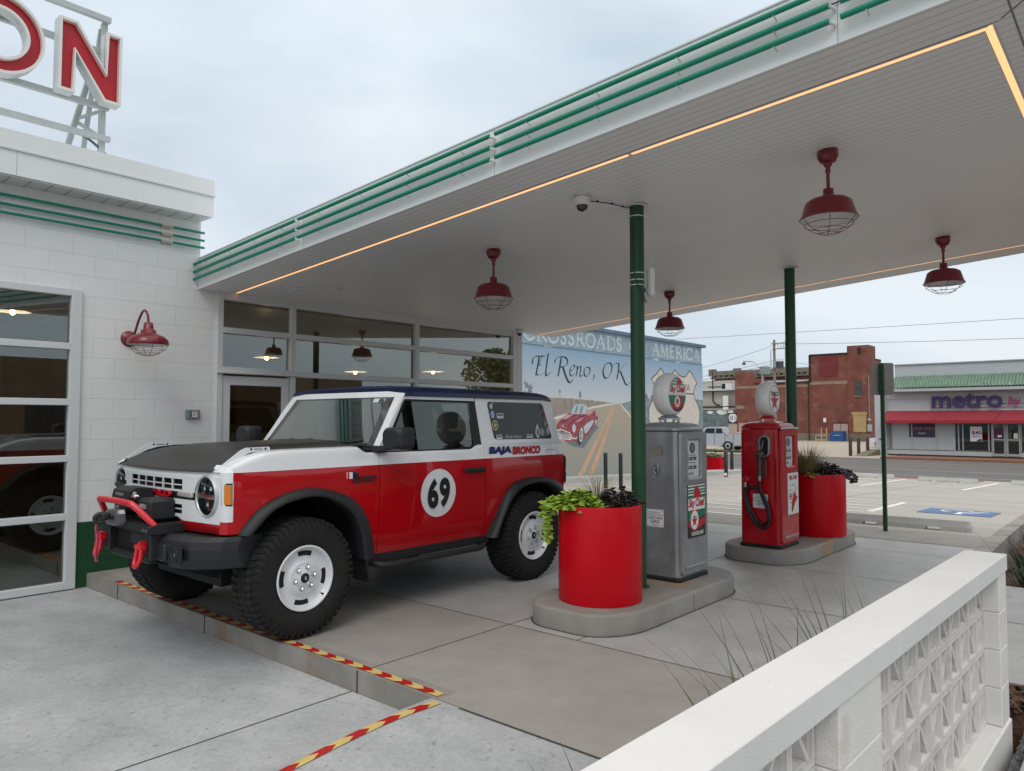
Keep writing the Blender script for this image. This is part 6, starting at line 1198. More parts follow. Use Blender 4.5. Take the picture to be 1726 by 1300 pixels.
# ---------------------------------------------------------------- mural wall
MY = 12.70
mw_ = thing('mural_building', 'low building whose side wall carries a painted road mural reading El Reno, OK', 'building', (20, MY, -.3))
def ramp(name, stops, vary=.12, ns=1.2, stretch=(1, 1, 1), rough=.8):
    """painted sky: colour laid on by height, with brushed clouds"""
    m = mat(name, (.5, .5, .5), rough); n = m.node_tree; b = n.nodes['Principled BSDF']; g = n.nodes.new('ShaderNodeNewGeometry'); s = n.nodes.new('ShaderNodeSeparateXYZ'); n.links.new(g.outputs['Position'], s.inputs[0])
    t = n.nodes.new('ShaderNodeTexNoise'); t.inputs['Scale'].default_value = ns; t.inputs['Detail'].default_value = 7; t.inputs['Roughness'].default_value = .65
    q = n.nodes.new('ShaderNodeMapping'); q.inputs['Scale'].default_value = stretch; n.links.new(g.outputs['Position'], q.inputs[0]); n.links.new(q.outputs[0], t.inputs['Vector'])
    r = n.nodes.new('ShaderNodeMapRange'); r.inputs['From Min'].default_value = stops[0][0]; r.inputs['From Max'].default_value = stops[-1][0]; n.links.new(s.outputs['Z'], r.inputs['Value'])
    a = n.nodes.new('ShaderNodeMath'); a.operation = 'MULTIPLY_ADD'; n.links.new(t.outputs['Fac'], a.inputs[0]); a.inputs[1].default_value = vary * 2; n.links.new(r.outputs[0], a.inputs[2])
    c = n.nodes.new('ShaderNodeMath'); c.operation = 'SUBTRACT'; n.links.new(a.outputs[0], c.inputs[0]); c.inputs[1].default_value = vary
    k = n.nodes.new('ShaderNodeValToRGB'); z0, z1 = stops[0][0], stops[-1][0]
    for i, (z, col) in enumerate(stops):
        p_ = (z - z0) / (z1 - z0); e_ = k.color_ramp.elements[0] if i == 0 else (k.color_ramp.elements[1] if i == len(stops) - 1 else k.color_ramp.elements.new(p_)); e_.position = p_; e_.color = tuple(col) + (1,)
    n.links.new(c.outputs[0], k.inputs[0]); n.links.new(k.outputs[0], b.inputs['Base Color']); return m
m_sky = ramp('mural_sky', [(1.9, (.62, .64, .66)), (2.6, (.60, .63, .67)), (3.1, (.50, .57, .65)), (3.65, (.27, .42, .57))], .16, .9, (1, 1, 1.6))
m_band = mat('mural_band', (.23, .34, .42), .8, vscale=4, col2=(.36, .45, .52), noise2=(9, .58, (.14, .22, .30), .7))
m_field = mat('mural_field', (.27, .22, .18), .85, vscale=7, col2=(.40, .36, .32), noise2=(20, .58, (.20, .16, .14), .6), aniso=(1, 1, .35)); m_fieldt = mat('mural_field_edge', (.42, .26, .22), .85, vary=.2, vscale=5)
m_road = ramp('mural_road', [(-.2, (.31, .33, .30)), (1.2, (.28, .32, .32)), (1.70, (.33, .34, .31)), (2.1, (.45, .38, .29))], .10, 3, (1, 1, .4)); m_yel = mat('mural_yellow', (.62, .38, .24), .8, vary=.12, vscale=6); m_wht = mat('mural_white', (.72, .68, .64), .8); m_tree = mat('mural_tree', (.20, .24, .26), .8, vary=.3, vscale=14); m_teal = mat('mural_grass_teal', (.22, .29, .31), .8, vary=.25, vscale=8)
m_ink = mat('mural_ink', (.02, .035, .05), .7); m_cr = mat('mural_shield_cream', (.66, .60, .54), .8, vary=.06, vscale=3); m_gr = mat('mural_shield_line', (.14, .15, .16), .8)
m_mar = mat('mural_car_maroon', (.24, .035, .055), .7, vscale=9, col2=(.42, .12, .15)); m_dmar = mat('mural_car_dark_maroon', (.13, .015, .03), .7, vary=.3, vscale=12); m_pink = mat('mural_car_highlight', (.56, .34, .36), .7); m_lb = mat('mural_pale_blue', (.46, .55, .60), .7, vary=.12, vscale=14); m_dk = mat('mural_dark', (.035, .045, .06), .7); m_slate = mat('mural_shadow_slate', (.17, .20, .22), .8)
OX, OZ = 13.4, -.62; p = Pic(25.38 - OX, 3.62 - OZ, .018, m_sky)
def MP(L_): return [(x - OX, z - OZ) for x, z in L_]
P_ = lambda L_, m: p.poly(MP(L_), m); LN = lambda L_, w_, m, nib=None, sm=True: p.line(MP(L_), w_, m, nib, sm)
P_([(OX, 2.20), (16.26, 2.19), (17.25, 2.18), (18.2, 2.15), (19.16, 2.10), (19.69, 2.085), (18.21, 1.96), (16.44, 1.66), (OX, 1.1)], m_field)
for i in range(60):
    x = 14.5 + i * .075; LN([(x, 2.10 - .01 * i / 6), (x + .02, 2.17 + .05 * rnd.random() - .0012 * i)], .03, m_field, sm=False)
P_([(OX, 1.1), (16.44, 1.62), (18.21, 1.93), (19.69, 2.085), (17.6, 1.86), (16.44, 1.56), (OX, .95)], m_fieldt)
P_([(19.69, 2.09), (25.38, 2.09), (25.38, -.62), (OX, -.62), (OX, .95), (16.44, 1.56), (18.21, 1.90)], m_road)
P_([(19.80, 2.07), (20.3, 2.16), (20.9, 2.22), (21.4, 2.34), (21.6, 2.25), (21.9, 2.36), (25.38, 2.30), (25.38, -.62), (22.8, -.62), (21.8, .9), (20.9, 1.55)], m_teal)
LN([(16.44, 1.60), (17.4, 1.80), (18.21, 1.935), (19.0, 2.03), (19.5, 2.07)], .045, m_wht); LN([(19.80, 2.05), (20.0, 1.92), (20.4, 1.66), (21.5, .95), (22.8, -.1)], .045, m_wht)
P_([(19.36, 1.99), (19.41, 1.99), (18.60, .98), (17.78, -.05), (17.50, -.05), (18.42, .98)], m_yel); P_([(19.36, 1.90), (19.40, 1.88), (18.95, .98), (18.30, -.05), (18.03, -.05), (18.78, .98)], m_yel)
P_([(17.43, -.62), (17.50, -.05), (17.78, -.05), (17.6, -.62)], m_yel)
# painted trees, windmill
for cx, cz_, s in ((15.2, 2.45, .26), (15.36, 2.38, .17), (17.64, 2.30, .09), (20.5, 2.2, .10), (21.35, 2.32, .14), (21.7, 2.28, .12)):
    for _ in range(26): a = rnd.uniform(0, 6.28); q = rnd.random() * s; p.ell(cx - OX + q * .6 * cos(a), cz_ - OZ + q * sin(a), .03, .03, m_tree, n=7)
    LN([(cx, cz_ - s), (cx, 2.17)], .02, m_tree, sm=False)
LN([(16.66, 2.18), (16.66, 2.36)], .02, m_tree, sm=False); p.ell(16.66 - OX, 2.37 - OZ, .05, .05, m_tree, n=8)
# shield
SH = [(22.31, 3.33), (22.05, 3.12), (21.69, 2.94), (21.86, 2.75), (21.93, 2.52), (21.85, 2.3), (21.62, 2.1), (21.52, 1.9), (21.50, 1.59), (21.7, 1.2), (22.3, .85), (23.3, .55), (24.3, .85), (24.95, 1.2), (25.12, 1.59), (25.13, 1.86), (25.0, 2.1), (24.75, 2.35), (24.66, 2.55), (24.75, 2.75), (24.94, 2.90), (24.7, 3.12), (24.39, 3.35), (24.1, 3.13), (23.9, 3.08), (23.6, 3.14), (23.30, 3.32), (23.05, 3.13), (22.8, 3.08), (22.55, 3.14)]
P_(SH, m_cr); LN(SH + [SH[0]], .05, m_gr, sm=False); LN([(21.93, 2.50), (24.66, 2.50)], .05, m_gr, sm=False)
# painted car
P_([(16.45, 1.08), (16.9, .95), (17.3, .80), (17.8, .74), (18.35, 1.20), (18.6, 1.34), (18.3, 1.42), (17.5, 1.1)], m_slate)
P_([(16.50, 1.10), (16.50, 1.36), (16.54, 1.46), (16.75, 1.62), (17.02, 1.76), (17.24, 1.79), (17.9, 1.77), (18.13, 1.79), (18.40, 1.85), (18.52, 1.78), (18.54, 1.66), (18.50, 1.50), (18.38, 1.42), (18.1, 1.18), (17.88, 1.05), (17.62, .90), (17.4, .93), (17.0, .96), (16.66, 1.02)], m_mar)
P_([(17.18, 1.74), (17.30, 1.95), (17.40, 2.02), (17.80, 2.03), (17.98, 1.98), (18.10, 1.80), (17.9, 1.74)], m_lb); P_([(17.36, 1.77), (17.46, 1.97), (17.52, 1.97), (17.44, 1.77)], m_slate); P_([(17.60, 1.76), (17.72, 1.98), (17.78, 1.98), (17.70, 1.76)], m_slate); P_([(17.9, 1.76), (18.0, 1.90), (18.3, 1.80), (18.1, 1.70)], m_pink)
P_([(16.72, 1.60), (17.0, 1.73), (17.30, 1.72), (17.0, 1.58)], m_pink); LN([(16.70, 1.50), (17.1, 1.62), (17.35, 1.72)], .03, m_dmar); LN([(17.1, 1.45), (17.45, 1.58), (17.9, 1.72)], .03, m_dmar); P_([(17.35, 1.50), (17.6, 1.60), (17.85, 1.66), (17.6, 1.52)], m_pink); P_([(18.40, 1.84), (18.51, 1.80), (18.53, 1.7), (18.45, 1.66)], m_pink)
P_([(16.52, 1.30), (16.70, 1.32), (17.1, 1.22), (17.22, 1.13), (17.20, .99), (17.0, 1.0), (16.62, 1.08), (16.54, 1.12)], m_wht); P_([(16.56, 1.26), (16.72, 1.28), (17.08, 1.19), (17.16, 1.12), (17.14, 1.03), (16.9, 1.05), (16.60, 1.12)], m_dk)
for i in range(11): x = 16.60 + .052 * i; LN([(x, 1.27 - .011 * i), (x + .01, 1.10 - .008 * i)], .02, m_wht, sm=False)
LN([(16.56, 1.17), (17.16, 1.07)], .025, m_wht, sm=False); LN([(16.60, 1.06), (16.75, 1.02)], .05, m_lb, sm=False); P_([(16.72, 1.04), (16.90, 1.02), (16.90, .94), (16.74, .96)], m_pink); LN([(17.24, 1.05), (17.40, 1.03), (17.52, 1.08)], .04, m_wht)
p.ell(16.80 - OX, 1.40 - OZ, .045, .05, m_pink, n=12); p.ell(17.33 - OX, 1.33 - OZ, .085, .115, m_wht, n=18); p.ell(17.33 - OX, 1.35 - OZ, .06, .08, m_lb, n=14); p.ell(17.60 - OX, 1.02 - OZ, .115, .19, m_dk, rot=-.1, n=22)
p.ell(17.66 - OX, 1.12 - OZ, .125, .245, m_dk, rot=-.12, n=24); p.ell(17.68 - OX, 1.13 - OZ, .095, .21, m_wht, rot=-.12, n=24); p.ell(17.67 - OX, 1.13 - OZ, .060, .15, m_slate, rot=-.12, n=20); p.ell(17.67 - OX, 1.13 - OZ, .03, .07, m_lb, n=12)
P_([(17.80, 1.36), (18.0, 1.48), (18.28, 1.57), (18.34, 1.52), (18.2, 1.38), (17.98, 1.20), (17.88, 1.16)], m_lb); p.ell(18.45 - OX, 1.50 - OZ, .05, .13, m_dk, rot=-.1, n=16); p.ell(18.44 - OX, 1.50 - OZ, .03, .09, m_wht, rot=-.1, n=14)
# script lettering, broad nib
NB_ = radians(28)
def sc(P, w_=.075): LN(P, w_, m_ink, nib=NB_)
sc([(15.44, 3.07), (15.46, 3.20), (15.56, 3.29), (15.75, 3.31), (15.98, 3.33)]); sc([(15.74, 3.30), (15.68, 3.05), (15.60, 2.81)], .09); sc([(15.58, 2.81), (15.74, 2.79), (15.90, 2.84)], .06); sc([(15.66, 3.05), (15.82, 3.07)], .06); sc([(15.84, 3.30), (15.74, 3.05)], .03)
sc([(16.14, 3.41), (16.07, 3.12), (16.02, 2.84), (16.07, 2.79), (16.22, 2.88)], .085)
sc([(16.42, 3.16), (16.48, 3.28), (16.62, 3.34), (16.88, 3.36), (17.02, 3.28), (17.0, 3.15), (16.86, 3.09), (16.72, 3.07)], .075); sc([(16.72, 3.33), (16.66, 3.05), (16.58, 2.80)], .095); sc([(16.80, 3.08), (16.92, 2.85), (17.06, 2.67), (17.18, 2.64), (17.26, 2.73)], .085)
sc([(17.14, 2.96), (17.30, 3.02), (17.38, 3.10), (17.32, 3.15), (17.20, 3.08), (17.14, 2.96), (17.16, 2.86), (17.26, 2.84), (17.38, 2.93)], .065)
sc([(17.46, 3.10), (17.50, 3.12), (17.49, 2.98), (17.44, 2.85)], .075); sc([(17.47, 2.98), (17.60, 3.12), (17.68, 3.12), (17.66, 3.0), (17.62, 2.88), (17.68, 2.84), (17.78, 2.90)], .07)
sc([(17.98, 3.12), (17.86, 3.06), (17.84, 2.93), (17.92, 2.85), (18.06, 2.90), (18.14, 3.02), (18.10, 3.12), (17.98, 3.12)], .07); sc([(18.34, 2.92), (18.36, 2.86), (18.30, 2.76)], .06)
sc([(19.10, 3.32), (18.94, 3.25), (18.84, 3.08), (18.86, 2.92), (18.98, 2.84), (19.14, 2.90), (19.28, 3.06), (19.32, 3.22), (19.22, 3.32), (19.06, 3.30)], .085)
sc([(19.44, 3.28), (19.58, 3.34), (19.70, 3.33)], .06); sc([(19.72, 3.33), (19.68, 3.08), (19.60, 2.84)], .10); sc([(20.18, 3.38), (19.96, 3.27), (19.74, 3.09)], .06); sc([(19.78, 3.10), (19.92, 2.92), (20.08, 2.72), (20.20, 2.67), (20.34, 2.76)], .085)
mb = MB(); p.emit(mb, (OX, MY - .004, OZ), (1, 0, 0), (0, 0, 1)); build('painted_mural', mb, mw_)
mb = MB(); mb.box(10.6, 25.38, MY, 24, -.9, 3.62, m_band); mb.box(10.6, 25.27, MY - .03, 23.9, 3.62, 4.24, m_band); build('wall', mb, mw_)
mb = MB(); mb.box(10.6, 25.50, MY - .10, 24.1, 4.24, 4.34, mat('blue_coping', (.11, .19, .28), .6, vary=.2, vscale=5)); build('coping', mb, mw_)
mb = MB(); m_let = mat('mural_letter_pale', (.58, .65, .68), .8)
# tall Roman capitals drawn with a flat nib and short serifs
def roman(ch, x, z, w_, h, mbp):
    T_, t_ = .075, .030; S_ = []
    def st(a, b, wd): S_.append(([a, b], wd))
    def cv(P, wd): S_.append((catmull(P, 6), wd))
    G = {'C': lambda: cv([(.95, .80), (.70, .98), (.35, .96), (.08, .70), (.06, .35), (.30, .05), (.68, .02), (.96, .20)], T_), 'R': lambda: (st((.22, 0), (.22, 1), T_), cv([(.22, .98), (.62, .98), (.78, .76), (.62, .52), (.24, .50)], t_ * 1.5), st((.48, .5), (.98, .0), T_), st((.05, 0), (.4, 0), t_), st((.05, 1), (.3, 1), t_)),
         'O': lambda: cv([(.5, 1), (.15, .85), (.03, .5), (.15, .15), (.5, 0), (.85, .15), (.97, .5), (.85, .85), (.5, 1)], T_ * .9), 'S': lambda: cv([(.80, .82), (.60, .98), (.34, .96), (.20, .78), (.35, .58), (.68, .44), (.82, .22), (.62, .02), (.34, .02), (.14, .20)], T_), 'A': lambda: (st((.5, 1), (.1, 0), t_ * 1.3), st((.5, 1), (.9, 0), T_), st((.25, .36), (.75, .36), t_), st((0, 0), (.22, 0), t_), st((.75, 0), (1.0, 0), t_)),
         'D': lambda: (st((.2, 0), (.2, 1), T_), cv([(.2, 1), (.62, .96), (.92, .72), (.95, .35), (.70, .06), (.2, 0)], t_ * 1.6), st((.05, 0), (.3, 0), t_), st((.05, 1), (.3, 1), t_)), 'F': lambda: (st((.25, 0), (.25, 1), T_), st((.1, 1), (.85, 1), t_ * 1.3), st((.25, .52), (.65, .52), t_), st((.1, 0), (.45, 0), t_)), 'M': lambda: (st((.15, 0), (.18, 1), t_ * 1.2), st((.18, 1), (.5, .1), T_), st((.5, .1), (.82, 1), t_ * 1.2), st((.82, 1), (.86, 0), T_), st((0, 0), (.3, 0), t_), st((.72, 0), (1, 0), t_)),
         'E': lambda: (st((.22, 0), (.22, 1), T_), st((.1, 1), (.85, 1), t_ * 1.3), st((.22, .52), (.7, .52), t_ * 1.2), st((.1, 0), (.9, 0), t_ * 1.3)), 'I': lambda: (st((.5, 0), (.5, 1), T_), st((.2, 0), (.8, 0), t_), st((.2, 1), (.8, 1), t_)), ' ': lambda: None}
    G[ch]()
    for P, wd in S_: LNp(mbp, [(x + a * w_, z + b * h) for a, b in P], wd)
def LNp(pp, P, wd): pp.line(P, wd, m_let, None, False)
pb = Pic(25.2 - 13.4, .56, .016)
xx = 15.05 - 13.4
for ch, w_ in zip('CROSSROADS OF AMERICA', (.50, .50, .52, .36, .36, .50, .52, .52, .52, .36, .40, .52, .40, .42, .52, .60, .42, .50, .24, .52, .52)):
    roman(ch, xx, .07, w_ * .92, .40, pb); xx += w_ * 1.04
pb.emit(mb, (13.4, MY - .034, 3.66), (1, 0, 0), (0, 0, 1)); build('painted_lettering', mb, mw_)
mb = MB(); text(mb, 'OKLAHOMA', 1, (23.25, MY - .0065, 2.72), (1, 0, 0), (0, 0, 1), m_gr, fit=(2.30, .26)); build('shield_lettering', mb, mw_)
mb = MB(); mb.loft([[(x, y, gz(x) + dz) for y, dz in ((11.9, .0), (11.9, .13), (12.69, .13))] for x in (10.8, 12, 13, 16, 20, 24, 28)], mat('pale_walk', (.46, .46, .44), .7, vary=.06, vscale=2), closed=False); S('raised_walk', mb, 'pale raised concrete walk along the foot of the mural wall')

# ---------------------------------------------------------------- lot furniture
def wheelstop(x, y0, y1, label, dx=0.0):
    z = gz(x); t = None; mb = MB(); L_ = abs(y1 - y0); d = 1 if y1 > y0 else -1; R = []
    for f in (0, .012, .18, .205, .32, .345, .50, .5, .655, .68, .80, .82, .988, 1): R.append(f)
    cut = lambda f: .045 if (.20 < f < .325) or (.675 < f < .80) else 0
    rows = []
    for f in sorted(set([0, .015, .19, .2, .215, .31, .325, .335, .5, .66, .675, .69, .785, .80, .81, .985, 1.0])):
        y = y0 + (y1 - y0) * f; h = .15 if .01 < f < .99 else .075; c_ = cut(f + 1e-4) if f not in (.2, .325, .675, .80) else (.0 if f in (.325, .80) else .0); xo = x + dx * f
        rows.append([(xo - .075, y, z + c_), (xo - .070, y, z + .06), (xo - .035, y, z + h), (xo + .035, y, z + h), (xo + .070, y, z + .06), (xo + .075, y, z + c_)])
    mb.loft(rows, mat('wheel_stop_concrete', (.42, .42, .40), .75, vscale=3, col2=(.52, .52, .50), noise2=(14, .66, (.16, .16, .15), .7), bump=.2, bscale=60), caps=True); return tag(build('wheel_stop', mb, loc=(x, (y0 + y1) / 2, z)), label, 'wheel stop', 'concrete wheel stops in the parking lot')
wheelstop(12.27, 3.84, 2.04, 'nearest concrete wheel stop, lying behind the green sign post', .06)
wheelstop(28.2, 6.2, 4.45, 'far concrete wheel stop between the two short stall lines'); wheelstop(28.9, 8.9, 7.12, 'far concrete wheel stop directly left of the green sign post'); wheelstop(28.5, 3.6, 1.85, 'far concrete wheel stop cut by the right edge of the view')
mb = MB(); mb.add([(29.6, 4.6, gz(29.6) + .007), (30.45, 4.6, gz(30.45) + .007), (30.45, 7.6, gz(30.45) + .007), (29.6, 7.6, gz(29.6) + .007)], [(0, 1, 2, 3)], mat('tactile_red', (.33, .10, .085), .8, vary=.1, vscale=8)); tag(build('tactile_strip', mb), 'dull red tactile paving strip at the far edge of the lot', 'paving strip')
# green post with the back of a sign
t = thing('parking_sign', 'green post with the blank grey back of a parking sign', 'sign', (11.53, 2.97, 0))
mb = MB(); mb.rbox(11.50, 11.56, 2.945, 2.995, 0, 2.395, green_paint, .004); build('post', mb, t)
mb = MB(); c = Vector((11.57, 2.97, 2.17)); u = Vector((cos(radians(-46)), sin(radians(-46)), 0)) ; mb.T = Matrix.Translation(c) @ Matrix.Rotation(radians(-50), 4, 'Z'); hw_, hh = .158, .232; r_ = .03
PP = [(sx * (hw_ - r_) + r_ * cos(a), sz * (hh - r_) + r_ * sin(a)) for sx, sz, t0 in ((1, 1, 0), (-1, 1, 90), (-1, -1, 180), (1, -1, 270)) for a in [radians(t0 + 22.5 * i) for i in range(5)]]
mb.prism(PP, .002, .006, mat('bare_sign_aluminium', (.24, .24, .225), .5, metal=.3, vary=.08, vscale=9), 'y'); mb.T = None; build('sign_plate', mb, t)
mb = MB()
for z in (2.345, 2.02): mb.cyl((11.525, 2.94, z), (11.53, 2.930, z), .012, steel, n=10)
build('bolt', mb, t)
def bollard(x, y, h, r, m, label, group, z=None, foot=False):
    z = gz(x) if z is None else z; mb = MB(); mb.lathe((x, y, z), [(r, 0), (r, h - .02), (r * .8, h), (0, h + .004)], m, n=18)
    if foot: mb.cyl((x - .01, y + .0, z + .02), (x - .11, y - .03, z + .10), .055, steel, n=12)
    return tag(build('bollard', mb, loc=(x, y, z)), label, 'bollard', group)
bk = mat('black_bollard_paint', (.010, .010, .011), .35, coat=.3)
bollard(23.97, 11.16, .88, .065, bk, 'black bollard nearest the red box planters, with a lamp at its foot', 'black bollards by the mural wall', foot=True); bollard(27.2, 12.42, .86, .065, bk, 'black bollard just right of the one beside the red box planters', 'black bollards by the mural wall')
bollard(15.32, 10.27, .87, .05, bk, 'left of two black bollards in front of the mural road', 'black bollards by the mural wall'); bollard(15.55, 9.98, .87, .05, bk, 'right of two black bollards in front of the mural road', 'black bollards by the mural wall')
mb = MB(); mb.tube(catmull([(17.3, 8.12, gz(17) ), (17.3, 8.12, .38), (17.22, 8.16, .62), (16.8, 8.42, .78), (16.0, 8.9, .80)], 5), .02, steel, n=8); 
def boxplanter(x0, x1, y0, y1, h, label, seed):
    z = gz(x0); t = thing('box_planter', label, 'planter', ((x0 + x1) / 2, (y0 + y1) / 2, z), 'red box planters by the mural wall'); mb = MB(); mb.rbox(x0, x1, y0, y1, z, z + h, red_planter, .015); mb.rbox(x0 + .05, x1 - .05, y0 + .05, y1 - .05, z + h, z + h + .02, soil, .005); build('box', mb, t)
boxplanter(26.6, 27.2, 12.62, 14.4, .58, 'front red box planter with low flowers right of the mural wall', 1); boxplanter(31.0, 31.6, 15.3, 17.2, .60, 'rear red box planter, partly hidden behind the front one', 2)
mound('low_flowers', 'low pink and green flowers in the front red box planter', 26.9, 13.1, gz(26.6) + .58, .28, .5, .16, 260, mat('low_green', (.12, .22, .04), .6, vscale=9, col2=(.35, .20, .12)), .09, lobed=False, stems=False); mound('low_flowers', 'green and red flowers in the rear red box planter', 31.3, 15.8, gz(31) + .60, .28, .5, .18, 160, mat('low_green_dark', (.06, .10, .03), .6, vscale=9, col2=(.25, .05, .04)), .09, lobed=False, stems=False)

# ---------------------------------------------------------------- phone shop across the street
sp = thing('phone_shop', 'white brick shop with green tile roof, red awning and purple metro sign', 'building', (57, 2, -.85))
wbrick = pattern('white_painted_brick', 'brick', (.50, .53, .55), axes='XYZ', bw=.30, bh=.12, ms=.012, mortar=(.36, .39, .42), vary=.06, bs=.5, rough=.7); shopw = mat('shop_panel_white', (.46, .48, .48), .6, vary=.05, vscale=1); shopgrey = mat('shop_eave_grey_board', (.42, .41, .42), .7, vary=.06, vscale=1)  # one even grey for the parapet cap, eave underside, fascia board and sign rails
mb = MB(); mb.box(57.6, 75, -25, 14.0, 2.0, 5.40, wbrick); mb.box(57.0, 57.6, 14.50, 15.22, -.95, 3.45, wbrick); mb.box(57.6, 75, 14.0, 15.20, -1.1, 3.45, wbrick); mb.box(57.9, 75, -25, 14.0, -1, 2.0, shopw)
mb.box(57.2, 57.6, -25, 14.5, 1.95, 3.46, shopw); build('wall', mb, sp)
mb = MB(); mb.box(57.5, 75, -25.05, 14.05, 5.40, 5.47, shopgrey); mb.box(62, 64.2, 8.9, 11.3, 5.47, 5.75, mat('roof_unit', (.12, .13, .14), .6)); build('parapet_cap', mb, sp)
mb = MB(); tile = mat('green_roof_tile', (.11, .19, .14), .5, vscale=3.0, col2=(.20, .29, .22), noise2=(2.5, .66, (.36, .42, .38), .6)); NW = 150; pit = .19; rows = []
for k in range(7):
    for e_ in ((0, 1) if 0 < k < 6 else (0,)):
        f = k / 6; x = 57.62 - 1.15 * f; z = 4.56 - .86 * f + (.07 if e_ else 0); rows.append([(x - (.0 if not e_ else .001), 14.0 - pit * j / 6, z + .10 * abs(sin(pi * j / 6))) for j in range(NW * 6)])
mb.loft(rows, tile, closed=False, smooth=False); build('tile_roof', mb, sp)
mb = MB(); mb.box(56.42, 56.52, -25, 14.05, 3.50, 3.68, shopw); mb.box(56.5, 57.6, -25, 14.0, 3.46, 3.50, shopgrey); build('eave', mb, sp)
mb = MB(); mb.box(57.15, 57.2, -25, 14.45, 2.98, 3.45, shopgrey); build('fascia_board', mb, sp)
awn = mat('red_awning_canvas', (.30, .030, .045), .8, vary=.06, vscale=.8); mb = MB(); mb.add([(57.19, 14.56, 2.17), (57.19, -25, 2.17), (56.35, -25, 1.52), (56.35, 14.62, 1.52)], [(0, 1, 2, 3)], awn); mb.add([(56.35, 14.62, 1.52), (56.35, -25, 1.52), (56.35, -25, 1.33), (56.35, 14.62, 1.33)], [(0, 1, 2, 3)], mat('red_awning_valance', (.33, .018, .035), .8)); mb.add([(57.19, 14.56, 2.17), (56.35, 14.62, 1.52), (56.35, 14.62, 1.33), (57.19, 14.62, 1.33)], [(0, 1, 2, 3)], awn); mb.tube([(56.34, 7.9, 1.52), (57.18, 7.6, 2.18)], .012, black, n=5); build('awning', mb, sp)
purple = mat('purple_sign', (.045, .020, .105), .5); magenta = mat('magenta_sign', (.42, .008, .13), .5)
mb = MB(); text(mb, 'metro', 1, (57.05, 9.56, 2.83), (0, -1, 0), (0, 0, 1), purple, fit=(4.07, 1.0), offset=.022, depth=.10); mb.box(57.06, 57.14, 7.3, 11.7, 2.42, 2.47, shopgrey); mb.box(57.06, 57.14, 7.3, 11.7, 2.66, 2.70, shopgrey); build('sign_letters', mb, sp)
mb = MB(); text(mb, 'by', 1, (57.05, 6.88, 2.72), (0, -1, 0), (0, 0, 1), magenta, fit=(.72, .74), shear=.2, offset=.01, depth=.06); mb.box(57.06, 57.14, -3, 7.25, 2.42, 2.46, shopgrey); mb.box(57.06, 57.14, -3, 7.25, 2.66, 2.70, shopgrey); build('script_letters', mb, sp)
mb = MB(); text(mb, 'T-Mobile', 1, (57.05, 3.9, 2.72), (0, -1, 0), (0, 0, 1), magenta, fit=(4.4, .74), offset=.02, depth=.06); build('brand_letters', mb, sp)
fr = mat('shop_aluminium', (.42, .43, .43), .4, metal=.2); sglass = glass('shop_glass', (.35, .37, .38), refl=2.0); sdark = mat('shop_interior_dark', (.05, .05, .055), .8)
shade_m = mat('frosted_window_film', (.40, .43, .44), .5)
mb = MB(); mb.box(57.3, 57.9, -25, 14.5, -.85, -.52, shopw); build('stall_riser', mb, sp)
mb = MB()
for y in (14.45, 12.93, 11.42, 10.1, 9.85, 8.38, 8.20, 7.42, 6.62, 6.4, 4.4, 2.4): mb.box(57.30, 57.38, y - .035, y + .035, -.52, 1.95, fr)
mb.box(57.30, 57.38, -25, 14.5, -.56, -.50, fr); build('window_frame', mb, sp)
mb = MB(); mb.box(57.335, 57.345, 10.3, 14.2, -.5, 1.95, shade_m); build('window_film', mb, sp)
mb = MB(); mb.quad((57.35, 14.2, -.5), (57.35, -10, -.5), (57.35, -10, 1.9), (57.35, 14.2, 1.9), sglass); build('window', mb, sp)
mb = MB(); mb.box(57.85, 57.89, -10, 10.25, -.5, 1.95, sdark); build('window_back', mb, sp)
mb = MB(); mb.box(57.31, 57.33, 11.5, 13.10, .34, 1.30, mat('poster_purple', (.05, .035, .085), .6)); text(mb, "WE'RE OPEN", 1, (57.30, 12.30, .95), (0, -1, 0), (0, 0, 1), mat('poster_orange', (.50, .16, .08), .6), fit=(1.45, .20), offset=.01); text(mb, 'metro', 1, (57.30, 12.30, .62), (0, -1, 0), (0, 0, 1), sign_white, fit=(.45, .10)); build('poster', mb, sp)
mb = MB(); mb.box(57.31, 57.33, 8.75, 9.43, .12, 1.10, sign_white); text(mb, '$40', 1, (57.30, 9.06, .68), (0, -1, 0), (0, 0, 1), purple, fit=(.56, .26), offset=.02); text(mb, 'MEXICO', 1, (57.30, 9.08, .46), (0, -1, 0), (0, 0, 1), purple, fit=(.40, .07), offset=.02); mb.add([(57.305, 9.1, .13), (57.305, 8.78, .13), (57.305, 8.78, .30), (57.305, 8.92, .28)], [(0, 1, 2, 3)], purple); build('poster', mb, sp)
for y0, y1 in ((7.46, 8.16), (6.66, 7.38)):
    mb = MB()
    for a, b, c, d in ((y0, y0 + .07, -.80, 1.38), (y1 - .07, y1, -.80, 1.38), (y0 + .07, y1 - .07, 1.30, 1.38), (y0 + .07, y1 - .07, -.80, -.66), (y0 + .07, y1 - .07, .22, .29)): mb.box(57.22, 57.27, a, b, c, d, fr)
    dd = build('door', mb, sp); mb = MB(); mb.quad((57.25, y1 - .05, -.7), (57.25, y0 + .05, -.7), (57.25, y0 + .05, 1.33), (57.25, y1 - .05, 1.33), sglass); build('pane', mb, dd)
    mb = MB(); mb.box(57.19, 57.22, (y0 if y0 > 7 else y1) - .03, (y0 if y0 > 7 else y1) + .03, .10, .42, steel); build('handle', mb, dd)
    mb = MB()
    if y0 > 7: mb.box(57.235, 57.245, y0 + .1, y1 - .1, .35, .95, mat('door_poster', (.10, .01, .06), .6)); mb.box(57.228, 57.234, y0 + .2, y1 - .28, .42, .56, sign_white)
    else: mb.box(57.235, 57.245, y0 + .12, y0 + .34, .35, .68, sign_white)
    build('notice', mb, dd)
